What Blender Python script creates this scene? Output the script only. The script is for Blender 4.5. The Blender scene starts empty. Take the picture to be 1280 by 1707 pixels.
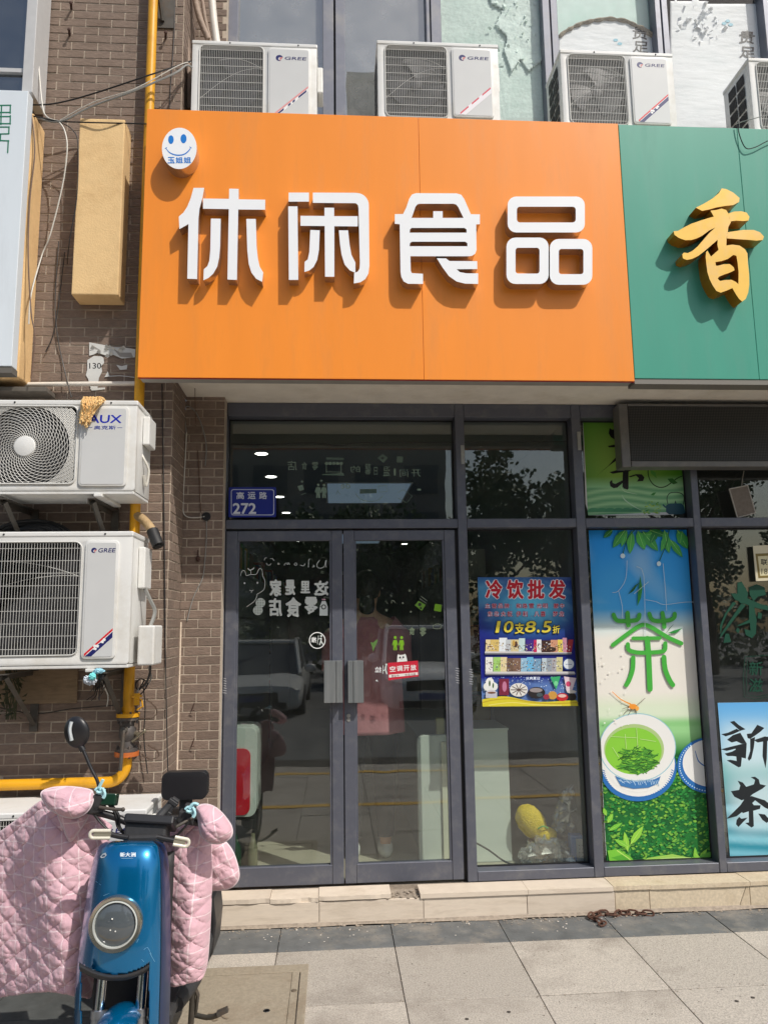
import bpy, bmesh, math, random
from mathutils import Vector, Matrix, Euler, noise as mnoise
from mathutils.geometry import tessellate_polygon

# ------------------------------------------------------------------ camera, sky, sun, exposure
SC = bpy.context.scene
COL = SC.collection
rad = math.radians
FPX, CX, CY = 1260.0, 640.0, 853.5
CAM = Vector((0.0, -4.6, 1.63))
_y, _p, _r = rad(3.9), rad(8.47), rad(-0.79)
_f = Vector((math.sin(_y)*math.cos(_p), math.cos(_y)*math.cos(_p), math.sin(_p)))
_rt = Vector((math.cos(_y), -math.sin(_y), 0.0))
_u = _rt.cross(_f)
RT = _rt*math.cos(_r) + _u*math.sin(_r)
UP = -_rt*math.sin(_r) + _u*math.cos(_r)
cam = bpy.data.cameras.new('camera')
cam.sensor_fit = 'HORIZONTAL'; cam.sensor_width = 36.0; cam.lens = 36.0*FPX/1280.0
cam.clip_start = 0.05; cam.clip_end = 1000.0
camo = bpy.data.objects.new('camera', cam); COL.objects.link(camo)
M = Matrix((RT, UP, -_f)).transposed().to_4x4(); M.translation = CAM
camo.matrix_world = M
SC.camera = camo

SUNV = Vector((0.89, -1.0, 1.65)).normalized()
w = bpy.data.worlds.new('World'); SC.world = w; w.use_nodes = True
nt = w.node_tree; nt.nodes.clear()
sky = nt.nodes.new('ShaderNodeTexSky'); sky.sky_type = 'NISHITA'; sky.sun_disc = False
sky.sun_elevation = math.asin(SUNV.z); sky.sun_rotation = math.atan2(SUNV.x, SUNV.y)
sky.air_density = 1.3; sky.dust_density = 2.5; sky.ozone_density = 1.0
bg = nt.nodes.new('ShaderNodeBackground'); bg.inputs[1].default_value = 0.118
wo = nt.nodes.new('ShaderNodeOutputWorld')
nt.links.new(sky.outputs[0], bg.inputs[0]); nt.links.new(bg.outputs[0], wo.inputs[0])
sl = bpy.data.lights.new('sun', 'SUN'); sl.energy = 3.85; sl.angle = rad(0.55); sl.color = (1.0, 0.95, 0.88)
so = bpy.data.objects.new('sun', sl); COL.objects.link(so); so.location = (6, -8, 12)
so.rotation_euler = SUNV.to_track_quat('Z', 'Y').to_euler()
SC.view_settings.view_transform = 'Standard'
try: SC.view_settings.look = 'None'
except Exception: pass
SC.view_settings.gamma = 1.0
SC.view_settings.exposure = 0.0
SC.view_settings.use_curve_mapping = False
SC.cycles.max_bounces = 10; SC.cycles.transparent_max_bounces = 16
SC.cycles.sample_clamp_indirect = 6.0

# ------------------------------------------------------------------ helpers
RND = random.Random(7)
def U(px, py, Y):
    """a point of the wall plane y = Y as measured in the photograph"""
    d = _f*FPX + RT*(px-CX) - UP*(py-CY)
    return CAM + d*((Y-CAM.y)/d.y)
def GZ(px, py, z=0.0):
    d = _f*FPX + RT*(px-CX) - UP*(py-CY)
    return CAM + d*((z-CAM.z)/d.z)

def srgb(r, g, b):
    def c(v):
        v /= 255.0
        return v/12.92 if v <= 0.04045 else ((v+0.055)/1.055)**2.4
    return (c(r), c(g), c(b))

MATS = {}
def mat(name, col, rough=0.6, metal=0.0, ns=0, na=0.0, bump=0.0, bs=0, coat=0.0, spec=0.5, rand=0.0, stain=None, ss=3.0, detail=4, stretch=None):
    """procedural paint: colour with grain (ns, na), relief (bs, bump), patchy stain and per-object variation"""
    if name in MATS: return MATS[name]
    m = bpy.data.materials.new(name); m.use_nodes = True
    n = m.node_tree; b = n.nodes['Principled BSDF']; L = n.links.new
    b.inputs['Roughness'].default_value = rough; b.inputs['Metallic'].default_value = metal
    b.inputs['Specular IOR Level'].default_value = spec
    if coat: b.inputs['Coat Weight'].default_value = coat; b.inputs['Coat Roughness'].default_value = 0.05
    tc = n.nodes.new('ShaderNodeTexCoord')
    co = tc.outputs['Object']
    if stretch:
        mp = n.nodes.new('ShaderNodeMapping'); mp.inputs['Scale'].default_value = stretch
        L(co, mp.inputs[0]); co = mp.outputs[0]
    if rand:      # alike pieces share a mesh: shift the grain by the piece's own random number
        o2 = n.nodes.new('ShaderNodeObjectInfo'); cm = n.nodes.new('ShaderNodeVectorMath'); cm.operation = 'MULTIPLY_ADD'
        L(o2.outputs['Random'], cm.inputs[0]); cm.inputs[1].default_value = (37.0, 53.0, 11.0); L(co, cm.inputs[2]); co = cm.outputs[0]
    src = None
    rgb = n.nodes.new('ShaderNodeRGB'); rgb.outputs[0].default_value = (*col, 1); src = rgb.outputs[0]
    def mixin(src, fac_out, c2):
        mx = n.nodes.new('ShaderNodeMix'); mx.data_type = 'RGBA'
        L(fac_out, mx.inputs[0]); L(src, mx.inputs[6])
        if isinstance(c2, tuple): mx.inputs[7].default_value = (*c2, 1)
        else: L(c2, mx.inputs[7])
        return mx.outputs[2]
    def mult(src, fac_out, lo, hi):
        mr = n.nodes.new('ShaderNodeMapRange'); mr.inputs[1].default_value = 0.25; mr.inputs[2].default_value = 0.75
        mr.inputs[3].default_value = lo; mr.inputs[4].default_value = hi; L(fac_out, mr.inputs[0])
        vm = n.nodes.new('ShaderNodeVectorMath'); vm.operation = 'SCALE'
        L(src, vm.inputs[0]); L(mr.outputs[0], vm.inputs[3]); return vm.outputs[0]
    if ns:
        nz = n.nodes.new('ShaderNodeTexNoise'); nz.inputs['Scale'].default_value = ns; nz.inputs['Detail'].default_value = detail
        L(co, nz.inputs['Vector']); src = mult(src, nz.outputs[0], 1-na, 1+na)
    if rand:
        oi = n.nodes.new('ShaderNodeObjectInfo')
        mr = n.nodes.new('ShaderNodeMapRange'); mr.inputs[3].default_value = 1-rand; mr.inputs[4].default_value = 1+rand
        L(oi.outputs['Random'], mr.inputs[0])
        vm = n.nodes.new('ShaderNodeVectorMath'); vm.operation = 'SCALE'
        L(src, vm.inputs[0]); L(mr.outputs[0], vm.inputs[3]); src = vm.outputs[0]
    if stain:
        nz = n.nodes.new('ShaderNodeTexNoise'); nz.inputs['Scale'].default_value = ss; nz.inputs['Detail'].default_value = 6; nz.inputs['Roughness'].default_value = 0.7
        L(co, nz.inputs['Vector'])
        mr = n.nodes.new('ShaderNodeMapRange'); mr.inputs[1].default_value = 0.5; mr.inputs[2].default_value = 0.75; mr.inputs[4].default_value = 0.75
        L(nz.outputs[0], mr.inputs[0]); src = mixin(src, mr.outputs[0], stain)
        rr = n.nodes.new('ShaderNodeMapRange'); rr.inputs[3].default_value = rough; rr.inputs[4].default_value = min(1, rough+0.25)
        L(mr.outputs[0], rr.inputs[0]); L(rr.outputs[0], b.inputs['Roughness'])
    L(src, b.inputs['Base Color'])
    if bump:
        nz = n.nodes.new('ShaderNodeTexNoise'); nz.inputs['Scale'].default_value = bs; nz.inputs['Detail'].default_value = 5
        L(co, nz.inputs['Vector'])
        bp = n.nodes.new('ShaderNodeBump'); bp.inputs['Strength'].default_value = bump; bp.inputs['Distance'].default_value = 0.01
        L(nz.outputs[0], bp.inputs['Height']); L(bp.outputs[0], b.inputs['Normal'])
    MATS[name] = m; return m

def emit(name, col, s):
    if name in MATS: return MATS[name]
    m = bpy.data.materials.new(name); m.use_nodes = True
    b = m.node_tree.nodes['Principled BSDF']
    b.inputs['Base Color'].default_value = (*col, 1)
    b.inputs['Emission Color'].default_value = (*col, 1); b.inputs['Emission Strength'].default_value = s
    MATS[name] = m; return m

def print_mat(name, rough=0.45, spec=0.4):
    """flat print: colours of the ink are stored per polygon"""
    if name in MATS: return MATS[name]
    m = bpy.data.materials.new(name); m.use_nodes = True
    n = m.node_tree; b = n.nodes['Principled BSDF']
    a = n.nodes.new('ShaderNodeAttribute'); a.attribute_name = 'Col'
    n.links.new(a.outputs['Color'], b.inputs['Base Color'])
    b.inputs['Roughness'].default_value = rough; b.inputs['Specular IOR Level'].default_value = spec
    MATS[name] = m; return m

def glass_mat(name, tint, ior=1.5, dirt=0.02, extra=0.0, rough=0.0, lo=0.3, hi=1.6):
    if name in MATS: return MATS[name]
    m = bpy.data.materials.new(name); m.use_nodes = True
    n = m.node_tree; n.nodes.clear(); L = n.links.new
    out = n.nodes.new('ShaderNodeOutputMaterial')
    tr = n.nodes.new('ShaderNodeBsdfTransparent'); tr.inputs[0].default_value = (*tint, 1)
    gl = n.nodes.new('ShaderNodeBsdfGlossy'); gl.inputs['Roughness'].default_value = rough
    di = n.nodes.new('ShaderNodeBsdfDiffuse'); di.inputs[0].default_value = (0.5, 0.5, 0.47, 1)
    lw = n.nodes.new('ShaderNodeLayerWeight'); lw.inputs[0].default_value = 0.5
    pw = n.nodes.new('ShaderNodeMath'); pw.operation = 'POWER'; pw.inputs[1].default_value = 5.0; L(lw.outputs['Facing'], pw.inputs[0])
    f0 = ((ior-1)/(ior+1))**2 + extra
    ad = n.nodes.new('ShaderNodeMath'); ad.operation = 'MULTIPLY_ADD'; ad.inputs[1].default_value = 1-f0; ad.inputs[2].default_value = f0; ad.use_clamp = True
    L(pw.outputs[0], ad.inputs[0])
    tc = n.nodes.new('ShaderNodeTexCoord'); nz = n.nodes.new('ShaderNodeTexNoise'); nz.inputs['Scale'].default_value = 6; nz.inputs['Detail'].default_value = 6
    L(tc.outputs['Object'], nz.inputs['Vector'])
    mr = n.nodes.new('ShaderNodeMapRange'); mr.inputs[1].default_value = 0.35; mr.inputs[2].default_value = 0.75; mr.inputs[3].default_value = dirt*lo; mr.inputs[4].default_value = dirt*hi
    L(nz.outputs[0], mr.inputs[0])
    # very slight waviness of float glass
    n2 = n.nodes.new('ShaderNodeTexNoise'); n2.inputs['Scale'].default_value = 2.2; L(tc.outputs['Object'], n2.inputs['Vector'])
    bp = n.nodes.new('ShaderNodeBump'); bp.inputs['Strength'].default_value = 0.03; bp.inputs['Distance'].default_value = 0.02
    L(n2.outputs[0], bp.inputs['Height']); L(bp.outputs[0], gl.inputs['Normal'])
    m0 = n.nodes.new('ShaderNodeMixShader'); L(mr.outputs[0], m0.inputs[0]); L(tr.outputs[0], m0.inputs[1]); L(di.outputs[0], m0.inputs[2])
    m1 = n.nodes.new('ShaderNodeMixShader'); L(ad.outputs[0], m1.inputs[0]); L(m0.outputs[0], m1.inputs[1]); L(gl.outputs[0], m1.inputs[2])
    L(m1.outputs[0], out.inputs[0])
    MATS[name] = m; return m

def tag(o, label=None, cat=None, group=None, kind=None):
    if label: o['label'] = label
    if cat: o['category'] = cat
    if group: o['group'] = group
    if kind: o['kind'] = kind
    return o
def thing(name, label, cat, loc=(0, 0, 0), group=None, rz=0.0):
    o = bpy.data.objects.new(name, None); COL.objects.link(o); o.empty_display_size = 0.05
    o.location = loc; o.rotation_euler = (0, 0, rz)
    return tag(o, label, cat, group)
def copy_tree(o, parent=None):
    c = o.copy(); COL.objects.link(c); c.parent = parent
    for ch in list(o.children): copy_tree(ch, c)
    return c

class MB:
    """collects shapes in world coordinates and links them as ONE mesh object"""
    def __init__(s): s.v = []; s.f = []; s.m = []; s.c = None; s.uv = None
    def add(s, vs, fs, m=0):
        b = len(s.v); s.v += [Vector(v) for v in vs]
        for f in fs: s.f.append([b+i for i in f]); s.m.append(m)
        return s
    def box(s, x0, x1, y0, y1, z0, z1, m=0):
        vs = [(x, y, z) for z in (z0, z1) for y in (y0, y1) for x in (x0, x1)]
        return s.add(vs, [(0,2,3,1),(4,5,7,6),(0,1,5,4),(2,6,7,3),(0,4,6,2),(1,3,7,5)], m)
    def obox(s, c, half, mx, m=0):
        """oriented box: centre, half sizes, 3x3 rotation"""
        vs = [Vector(c) + mx @ Vector((x*half[0], y*half[1], z*half[2])) for z in (-1,1) for y in (-1,1) for x in (-1,1)]
        return s.add(vs, [(0,2,3,1),(4,5,7,6),(0,1,5,4),(2,6,7,3),(0,4,6,2),(1,3,7,5)], m)
    def tube(s, pts, r, n=8, m=0, caps=True, rs=None):
        pts = [Vector(p) for p in pts]; rings = []
        up = Vector((0, 0, 1)); prev = None
        for i, p in enumerate(pts):
            t = (pts[min(i+1, len(pts)-1)] - pts[max(i-1, 0)])
            if t.length < 1e-9: t = Vector((0, 0, 1))
            t.normalize()
            if prev is None:
                a = up if abs(t.dot(up)) < 0.95 else Vector((1, 0, 0))
                e1 = t.cross(a).normalized()
            else:
                e1 = (prev - t*prev.dot(t))
                e1 = e1.normalized() if e1.length > 1e-6 else t.cross(up).normalized()
            prev = e1; e2 = t.cross(e1); rr = rs[i] if rs else r
            rings.append([p + (e1*math.cos(2*math.pi*k/n) + e2*math.sin(2*math.pi*k/n))*rr for k in range(n)])
        b = len(s.v)
        for ri in rings: s.v += ri
        for i in range(len(rings)-1):
            for k in range(n):
                k2 = (k+1) % n
                s.f.append([b+i*n+k, b+i*n+k2, b+(i+1)*n+k2, b+(i+1)*n+k]); s.m.append(m)
        if caps:
            s.f.append([b+k for k in range(n)][::-1]); s.m.append(m)
            e = b+(len(rings)-1)*n; s.f.append([e+k for k in range(n)]); s.m.append(m)
        return s
    def cyl(s, p0, p1, r0, r1=None, n=16, m=0):
        return s.tube([p0, p1], r0, n, m, True, [r0, r0 if r1 is None else r1])
    def lathe(s, c, axis, prof, n=24, m=0):
        """profile [(distance along axis, radius)]"""
        a = Vector(axis).normalized(); q = Vector((0,0,1)) if abs(a.z) < 0.9 else Vector((1,0,0))
        e1 = a.cross(q).normalized(); e2 = a.cross(e1); b = len(s.v); c = Vector(c)
        for (d, r) in prof:
            for k in range(n):
                t = 2*math.pi*k/n; s.v.append(c + a*d + (e1*math.cos(t)+e2*math.sin(t))*r)
        for i in range(len(prof)-1):
            for k in range(n):
                k2 = (k+1) % n; s.f.append([b+i*n+k, b+(i+1)*n+k, b+(i+1)*n+k2, b+i*n+k2]); s.m.append(m)
        if prof[0][1] > 1e-4: s.f.append([b+k for k in range(n)]); s.m.append(m)
        if prof[-1][1] > 1e-4: s.f.append([b+(len(prof)-1)*n+k for k in range(n)][::-1]); s.m.append(m)
        return s
    def ell(s, c, r, n=16, k=10, m=0, mx=None):
        c = Vector(c); vs = []; fs = []
        for i in range(k+1):
            ph = math.pi*i/k
            for j in range(n):
                t = 2*math.pi*j/n
                q = Vector((r[0]*math.sin(ph)*math.cos(t), r[1]*math.sin(ph)*math.sin(t), r[2]*math.cos(ph)))
                vs.append(c + (mx @ q if mx else q))
        for i in range(k):
            for j in range(n):
                j2 = (j+1) % n; fs.append((i*n+j, (i+1)*n+j, (i+1)*n+j2, i*n+j2))
        return s.add(vs, fs, m)
    def grid(s, fn, nu, nv, m=0, keep=None):
        b = len(s.v)
        for j in range(nv+1):
            for i in range(nu+1): s.v.append(Vector(fn(i/nu, j/nv)))
        for j in range(nv):
            for i in range(nu):
                if keep and not keep((i+.5)/nu, (j+.5)/nv): continue
                a = b+j*(nu+1)+i; s.f.append([a, a+1, a+nu+2, a+nu+1]); s.m.append(m)
        return s
    def prism(s, loops, fn, y0, y1, m=0, ms=None):
        """loops of 2D points (first the outline, then holes); fn(x, y, Y) puts a point on plane Y; y0 front, y1 back"""
        loops = [list(l) for l in loops]
        flat = [p for l in loops for p in l]
        tri = tessellate_polygon([[Vector((p[0], p[1], 0)) for p in l] for l in loops])
        n = len(flat); b = len(s.v)
        s.v += [fn(p[0], p[1], y0) for p in flat] + [fn2(p, fn, y0, y1) for p in flat]
        for t in tri: s.f.append([b+i for i in t]); s.m.append(m)
        for t in tri: s.f.append([b+n+i for i in t][::-1]); s.m.append(m)
        k = 0
        for l in loops:
            for i in range(len(l)):
                j = (i+1) % len(l); s.f.append([b+k+i, b+k+j, b+n+k+j, b+n+k+i]); s.m.append(m if ms is None else ms)
            k += len(l)
        return s
    def build(s, name, mats, parent=None, bevel=0.0, seg=2, smooth=None, kind=None, origin=None):
        me = bpy.data.meshes.new(name)
        mats = mats if isinstance(mats, (list, tuple)) else [mats]
        o = bpy.data.objects.new(name, me); COL.objects.link(o)
        off = Vector((0, 0, 0))
        if parent is not None:
            o.parent = parent
            p = parent
            mw = p.matrix_basis.copy()
            while p.parent is not None: p = p.parent; mw = p.matrix_basis @ mw
            inv = mw.inverted(); vs = [inv @ v for v in s.v]
        else:
            if origin is None and s.v:
                xs = [v.x for v in s.v]; ys = [v.y for v in s.v]; zs = [v.z for v in s.v]
                origin = Vector(((min(xs)+max(xs))/2, (min(ys)+max(ys))/2, min(zs)))
            o.location = origin; vs = [v - Vector(origin) for v in s.v]
        me.from_pydata([tuple(v) for v in vs], [], s.f)
        for mm in mats: me.materials.append(mm)
        if len(mats) > 1: me.polygons.foreach_set('material_index', s.m)
        bm = bmesh.new(); bm.from_mesh(me)
        if bevel:
            bmesh.ops.remove_doubles(bm, verts=bm.verts, dist=1e-5)
            bmesh.ops.recalc_face_normals(bm, faces=bm.faces)
            ed = [e for e in bm.edges if len(e.link_faces) == 2 and e.calc_face_angle(0) > rad(30)]
            bmesh.ops.bevel(bm, geom=ed, offset=bevel, segments=seg, affect='EDGES', profile=0.5, clamp_overlap=True)
        else:
            bmesh.ops.recalc_face_normals(bm, faces=bm.faces)
        bm.to_mesh(me); bm.free()
        if smooth is not None:
            me.polygons.foreach_set('use_smooth', [True]*len(me.polygons))
            me.set_sharp_from_angle(angle=rad(smooth))
        if s.uv:
            pass
        me.update()
        if kind: o['kind'] = kind
        return o
def fn2(p, fn, y0, y1):
    q = fn(p[0], p[1], y0); return Vector((q.x, q.y + (y1-y0), q.z))

def arc(cx, cy, rx, ry, a0, a1, n=10):
    return [(cx+rx*math.cos(rad(a0+(a1-a0)*i/n)), cy+ry*math.sin(rad(a0+(a1-a0)*i/n))) for i in range(n+1)]
def rrect(x0, y0, x1, y1, r, n=5):
    r = min(r, abs(x1-x0)/2, abs(y1-y0)/2)
    return (arc(x1-r, y0+r, r, r, -90, 0, n) + arc(x1-r, y1-r, r, r, 0, 90, n) +
            arc(x0+r, y1-r, r, r, 90, 180, n) + arc(x0+r, y0+r, r, r, 180, 270, n))
def spline(pts, n=6, closed=False):
    """Catmull-Rom through points of any dimension"""
    P = [Vector(p) for p in pts]; out = []; N = len(P)
    rng = range(N if closed else N-1)
    for i in rng:
        g = (lambda k: P[k % N]) if closed else (lambda k: P[max(0, min(N-1, k))])
        p0, p1, p2, p3 = g(i-1), g(i), g(i+1), g(i+2)
        for j in range(n):
            t = j/n
            out.append(0.5*((2*p1) + (p2-p0)*t + (2*p0-5*p1+4*p2-p3)*t*t + (3*p1-p0-3*p2+p3)*t**3))
    if not closed: out.append(P[-1])
    return out
def stroke(pts, w, n=6, cap=True):
    """outline polygon of a brush stroke; w one width or a width per point"""
    ws = w if isinstance(w, (list, tuple)) else [w]*len(pts)
    q = spline([(p[0], p[1], ws[i]) for i, p in enumerate(pts)], n) if len(pts) > 2 else [Vector((p[0], p[1], ws[i])) for i, p in enumerate(pts)]
    L, R = [], []
    for i, p in enumerate(q):
        a, b = q[max(0, i-1)], q[min(len(q)-1, i+1)]
        t = Vector((b.x-a.x, b.y-a.y)); t = t.normalized() if t.length > 1e-9 else Vector((1, 0))
        nrm = Vector((-t.y, t.x)); h = max(0.15, p.z/2)
        L.append((p.x+nrm.x*h, p.y+nrm.y*h)); R.append((p.x-nrm.x*h, p.y-nrm.y*h))
    def capp(p, a):
        return [(p.x + p.z/2*math.cos(a+math.pi*k/5), p.y + p.z/2*math.sin(a+math.pi*k/5)) for k in range(1, 5)]
    if cap:
        t = Vector((q[-1].x-q[-2].x, q[-1].y-q[-2].y)); a = math.atan2(t.y, t.x)
        e = capp(q[-1], a-math.pi/2)
        t = Vector((q[0].x-q[1].x, q[0].y-q[1].y)); a = math.atan2(t.y, t.x)
        s0 = capp(q[0], a-math.pi/2)
        return L + e[::-1] + R[::-1] + s0[::-1]
    return L + R[::-1]

# ---- glyphs of Blender's built-in font as flat triangles
_TS = bpy.data.scenes.new('glyphs'); _GL = {}
def glyph(body, off=0.0):
    k = (body, off)
    if k in _GL: return _GL[k]
    c = bpy.data.curves.new('g', 'FONT'); c.body = body; c.size = 1.0; c.offset = off; c.resolution_u = 3
    c.fill_mode = 'FRONT'
    o = bpy.data.objects.new('g', c); _TS.collection.objects.link(o)

    me = bpy.data.meshes.new_from_object(o)
    vs = [(v.co.x, v.co.y) for v in me.vertices]; fs = [list(p.vertices) for p in me.polygons]
    bpy.data.meshes.remove(me); bpy.data.objects.remove(o); bpy.data.curves.remove(c)
    if not vs: vs = [(0, 0)]
    _GL[k] = (vs, fs); return _GL[k]
def glyph_px(body, x0, y0, x1, y1, off=0.0, flip=False, shear=0.0, rot=0.0, base=None):
    """glyph fitted into a pixel box (y down); returns verts, faces"""
    vs, fs = glyph(body, off)
    bx = glyph(body, base if base is not None else off)[0]
    mx, Mx = min(v[0] for v in bx), max(v[0] for v in bx); my, My = min(v[1] for v in bx), max(v[1] for v in bx)
    out = []
    cx, cy = (x0+x1)/2, (y0+y1)/2
    for (x, y) in vs:
        u = (x-mx)/(Mx-mx or 1); v = (y-my)/(My-my or 1)
        if flip: u = 1-u
        X = x0+(x1-x0)*u; Yp = y1-(y1-y0)*v
        X += shear*(cy-Yp)
        if rot:
            a = rad(rot); dx, dy = X-cx, Yp-cy; X, Yp = cx+dx*math.cos(a)-dy*math.sin(a), cy+dx*math.sin(a)+dy*math.cos(a)
        out.append((X, Yp))
    return out, fs

class Print:
    """ink on a flat sheet: polygons in picture measures laid on plane Y, each layer a hair in front of the last"""
    def __init__(s, Y, step=0.0004, cyc=40): s.Y = Y; s.step = 1.0; s.l = 0.0; s.b = 0.0; s.k = 0; s.cyc = cyc; s.mx = 0.0; s.v = []; s.f = []; s.c = []
    def up(s): s.b = s.mx + 4e-5; s.k = 0; return s
    def nxt(s): s.l = s.b + 1.2e-5*(s.k % s.cyc); s.k += 1; s.mx = max(s.mx, s.l)
    def _p(s, x, y): return U(x, y, s.Y) - Vector((0, s.l, 0))
    def tris(s, pts, fs, col):
        s.nxt()
        b = len(s.v); s.v += [s._p(*p) for p in pts]
        for f in fs: s.f.append([b+i for i in f]); s.c.append([col]*len(f))
        return s
    def poly(s, pts, col, holes=()):
        loops = [list(pts)] + [list(h) for h in holes]
        tri = tessellate_polygon([[Vector((p[0], p[1], 0)) for p in l] for l in loops])
        return s.tris([p for l in loops for p in l], [list(t) for t in tri], col)
    def rect(s, x0, y0, x1, y1, col): return s.poly([(x0,y0),(x1,y0),(x1,y1),(x0,y1)], col)
    def ell(s, cx, cy, rx, ry, col, n=24, a0=0, a1=360): return s.poly(arc(cx, cy, rx, ry, a0, a1, n)[:-1 if a1-a0 == 360 else None], col)
    def line(s, pts, w, col, n=5): return s.poly(stroke(pts, w, n), col)
    def text(s, body, x0, y0, x1, y1, col, off=0.0, **k):
        # heavier lettering: the glyph printed again slightly shifted
        d = off*(y1-y0)*1.1; v, f = glyph_px(body, x0+d, y0+d, x1-d, y1-d, 0.0, **k)
        ring = [(0, 0)] if off < .008 else [(d*math.cos(a*math.pi/4), d*math.sin(a*math.pi/4)) for a in range(8)] + [(0, 0)]
        for (ex, ey) in ring: s.tris([(a+ex, b+ey) for a, b in v], f, col)
        return s
    def grad(s, quad, nu, nv, fn):
        """quad: 4 corners TL TR BR BL; fn(u, v) -> colour"""
        s.nxt(); b = len(s.v); q = [Vector(p) for p in quad]
        P = lambda u, v: (q[0]*(1-u)+q[1]*u)*(1-v) + (q[3]*(1-u)+q[2]*u)*v
        cs = []
        for j in range(nv+1):
            for i in range(nu+1):
                p = P(i/nu, j/nv); s.v.append(s._p(p.x, p.y)); cs.append(fn(i/nu, j/nv))
        for j in range(nv):
            for i in range(nu):
                a = j*(nu+1)+i; ix = [a, a+1, a+nu+2, a+nu+1]
                s.f.append([b+k for k in ix]); s.c.append([cs[k] for k in ix])
        return s
    def build(s, name, m, parent=None, origin=None):
        mb = MB(); mb.v = s.v; mb.f = s.f; mb.m = [0]*len(s.f)
        me = bpy.data.meshes.new(name); o = bpy.data.objects.new(name, me); COL.objects.link(o)
        if parent is not None:
            o.parent = parent; p = parent; mw = p.matrix_basis.copy()
            while p.parent is not None: p = p.parent; mw = p.matrix_basis @ mw
            inv = mw.inverted(); vs = [inv @ v for v in s.v]
        else:
            c = sum(s.v, Vector())/len(s.v); o.location = c; vs = [v-c for v in s.v]
        me.from_pydata([tuple(v) for v in vs], [], s.f)
        at = me.color_attributes.new('Col', 'FLOAT_COLOR', 'CORNER')
        flat = []
        for c in s.c:
            for k in c: flat += [k[0], k[1], k[2], 1.0]
        at.data.foreach_set('color', flat)
        me.materials.append(m); me.update(); return o
    def bounds(s):
        xs=[v.x for v in s.v]; zs=[v.z for v in s.v]; return min(xs),max(xs),min(zs),max(zs)

def mixc(a, b, t): t = max(0, min(1, t)); return tuple(a[i]*(1-t)+b[i]*t for i in range(3))
PRINT = print_mat('printed_sheet'); VINYL = print_mat('vinyl_print', 0.5, 0.4)
WHITE = srgb(235, 236, 234); BLACK = (0.01, 0.01, 0.012)
def text3d(body, quadpx, Y, depth, off, m, name, parent, flip=False, shear=0.0, back=None):
    """raised lettering: glyph triangles with sides"""
    v, f = glyph_px(body, *quadpx, off=off, flip=flip, shear=shear)
    me = MB(); n = len(v)
    me.v = [U(p[0], p[1], Y) for p in v]; me.v += [q+Vector((0, depth, 0)) for q in me.v[:n]]
    cnt = {}
    for t in f:
        for i in range(len(t)):
            e = (t[i], t[(i+1) % len(t)]); cnt[e] = 1
    for t in f: me.f.append(list(t)); me.m.append(0); me.f.append([n+i for i in t][::-1]); me.m.append(0)
    for (a, b) in cnt:
        if (b, a) not in cnt: me.f.append([a, b, n+b, n+a]); me.m.append(0)
    return me.build(name, m, parent)
# ------------------------------------------------------------------ materials of the place
M_GRAN = mat('granite_slab', srgb(173,165,154), 0.82, ns=150, na=0.36, bump=0.25, bs=130, rand=0.10, stain=srgb(118,108,98), ss=1.6)
M_SLATE = mat('slate_slab', srgb(96,98,98), 0.72, ns=14, na=0.20, bump=0.2, bs=60, rand=0.08, stain=srgb(150,142,130), ss=5)
M_DSLATE = mat('dark_slate_slab', srgb(78,80,78), 0.75, ns=9, na=0.30, bump=0.25, bs=40, stain=srgb(52,46,42), ss=4)
M_JOINT = mat('joint_dirt', srgb(70,64,58), 0.95, ns=40, na=0.3)
M_BRICK = mat('brown_brick', srgb(124,107,95), 0.85, ns=30, na=0.18, bump=0.35, bs=70, rand=0.17, stain=srgb(102,86,74), ss=4, stretch=(1,1,3))
M_MORT = mat('mortar', srgb(182,168,151), 0.95, ns=30, na=0.18, bump=0.3, bs=80, stain=srgb(120,106,94), ss=3)
M_CONC = mat('painted_concrete', srgb(234,228,216), 0.85, ns=8, na=0.07, bump=0.12, bs=40, stain=srgb(206,196,178), ss=2.5)
M_FRAME = mat('grey_aluminium', srgb(92,95,106), 0.42, metal=0.25, ns=30, na=0.05, stain=srgb(120,120,122), ss=9)
M_RUB = mat('black_rubber', (0.012,0.012,0.013), 0.6)
M_UFRAME = mat('upper_window_frame', srgb(122,124,134), 0.45, metal=0.25, ns=25, na=0.06, stain=srgb(148,146,144), ss=6)
M_GLASS = glass_mat('shop_glass', (0.90,0.935,0.91), 1.5, 0.014, extra=0.055)
M_UGLASS = glass_mat('coated_glass', (0.5,0.58,0.62), 1.5, 0.40, extra=0.24, lo=.8, hi=1.25)
M_TILE = mat('sill_tile', srgb(214,200,182), 0.45, ns=18, na=0.05, rand=0.06, stain=srgb(186,170,150), ss=4, stretch=(1,1,6))
M_TILE2 = mat('sill_tile_speckled', srgb(206,190,164), 0.5, ns=70, na=0.15, rand=0.04, stain=srgb(176,156,126), ss=5)
M_MORTS = mat('cement_bed', srgb(150,138,124), 0.95, ns=50, na=0.25, bump=0.4, bs=60)

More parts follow.
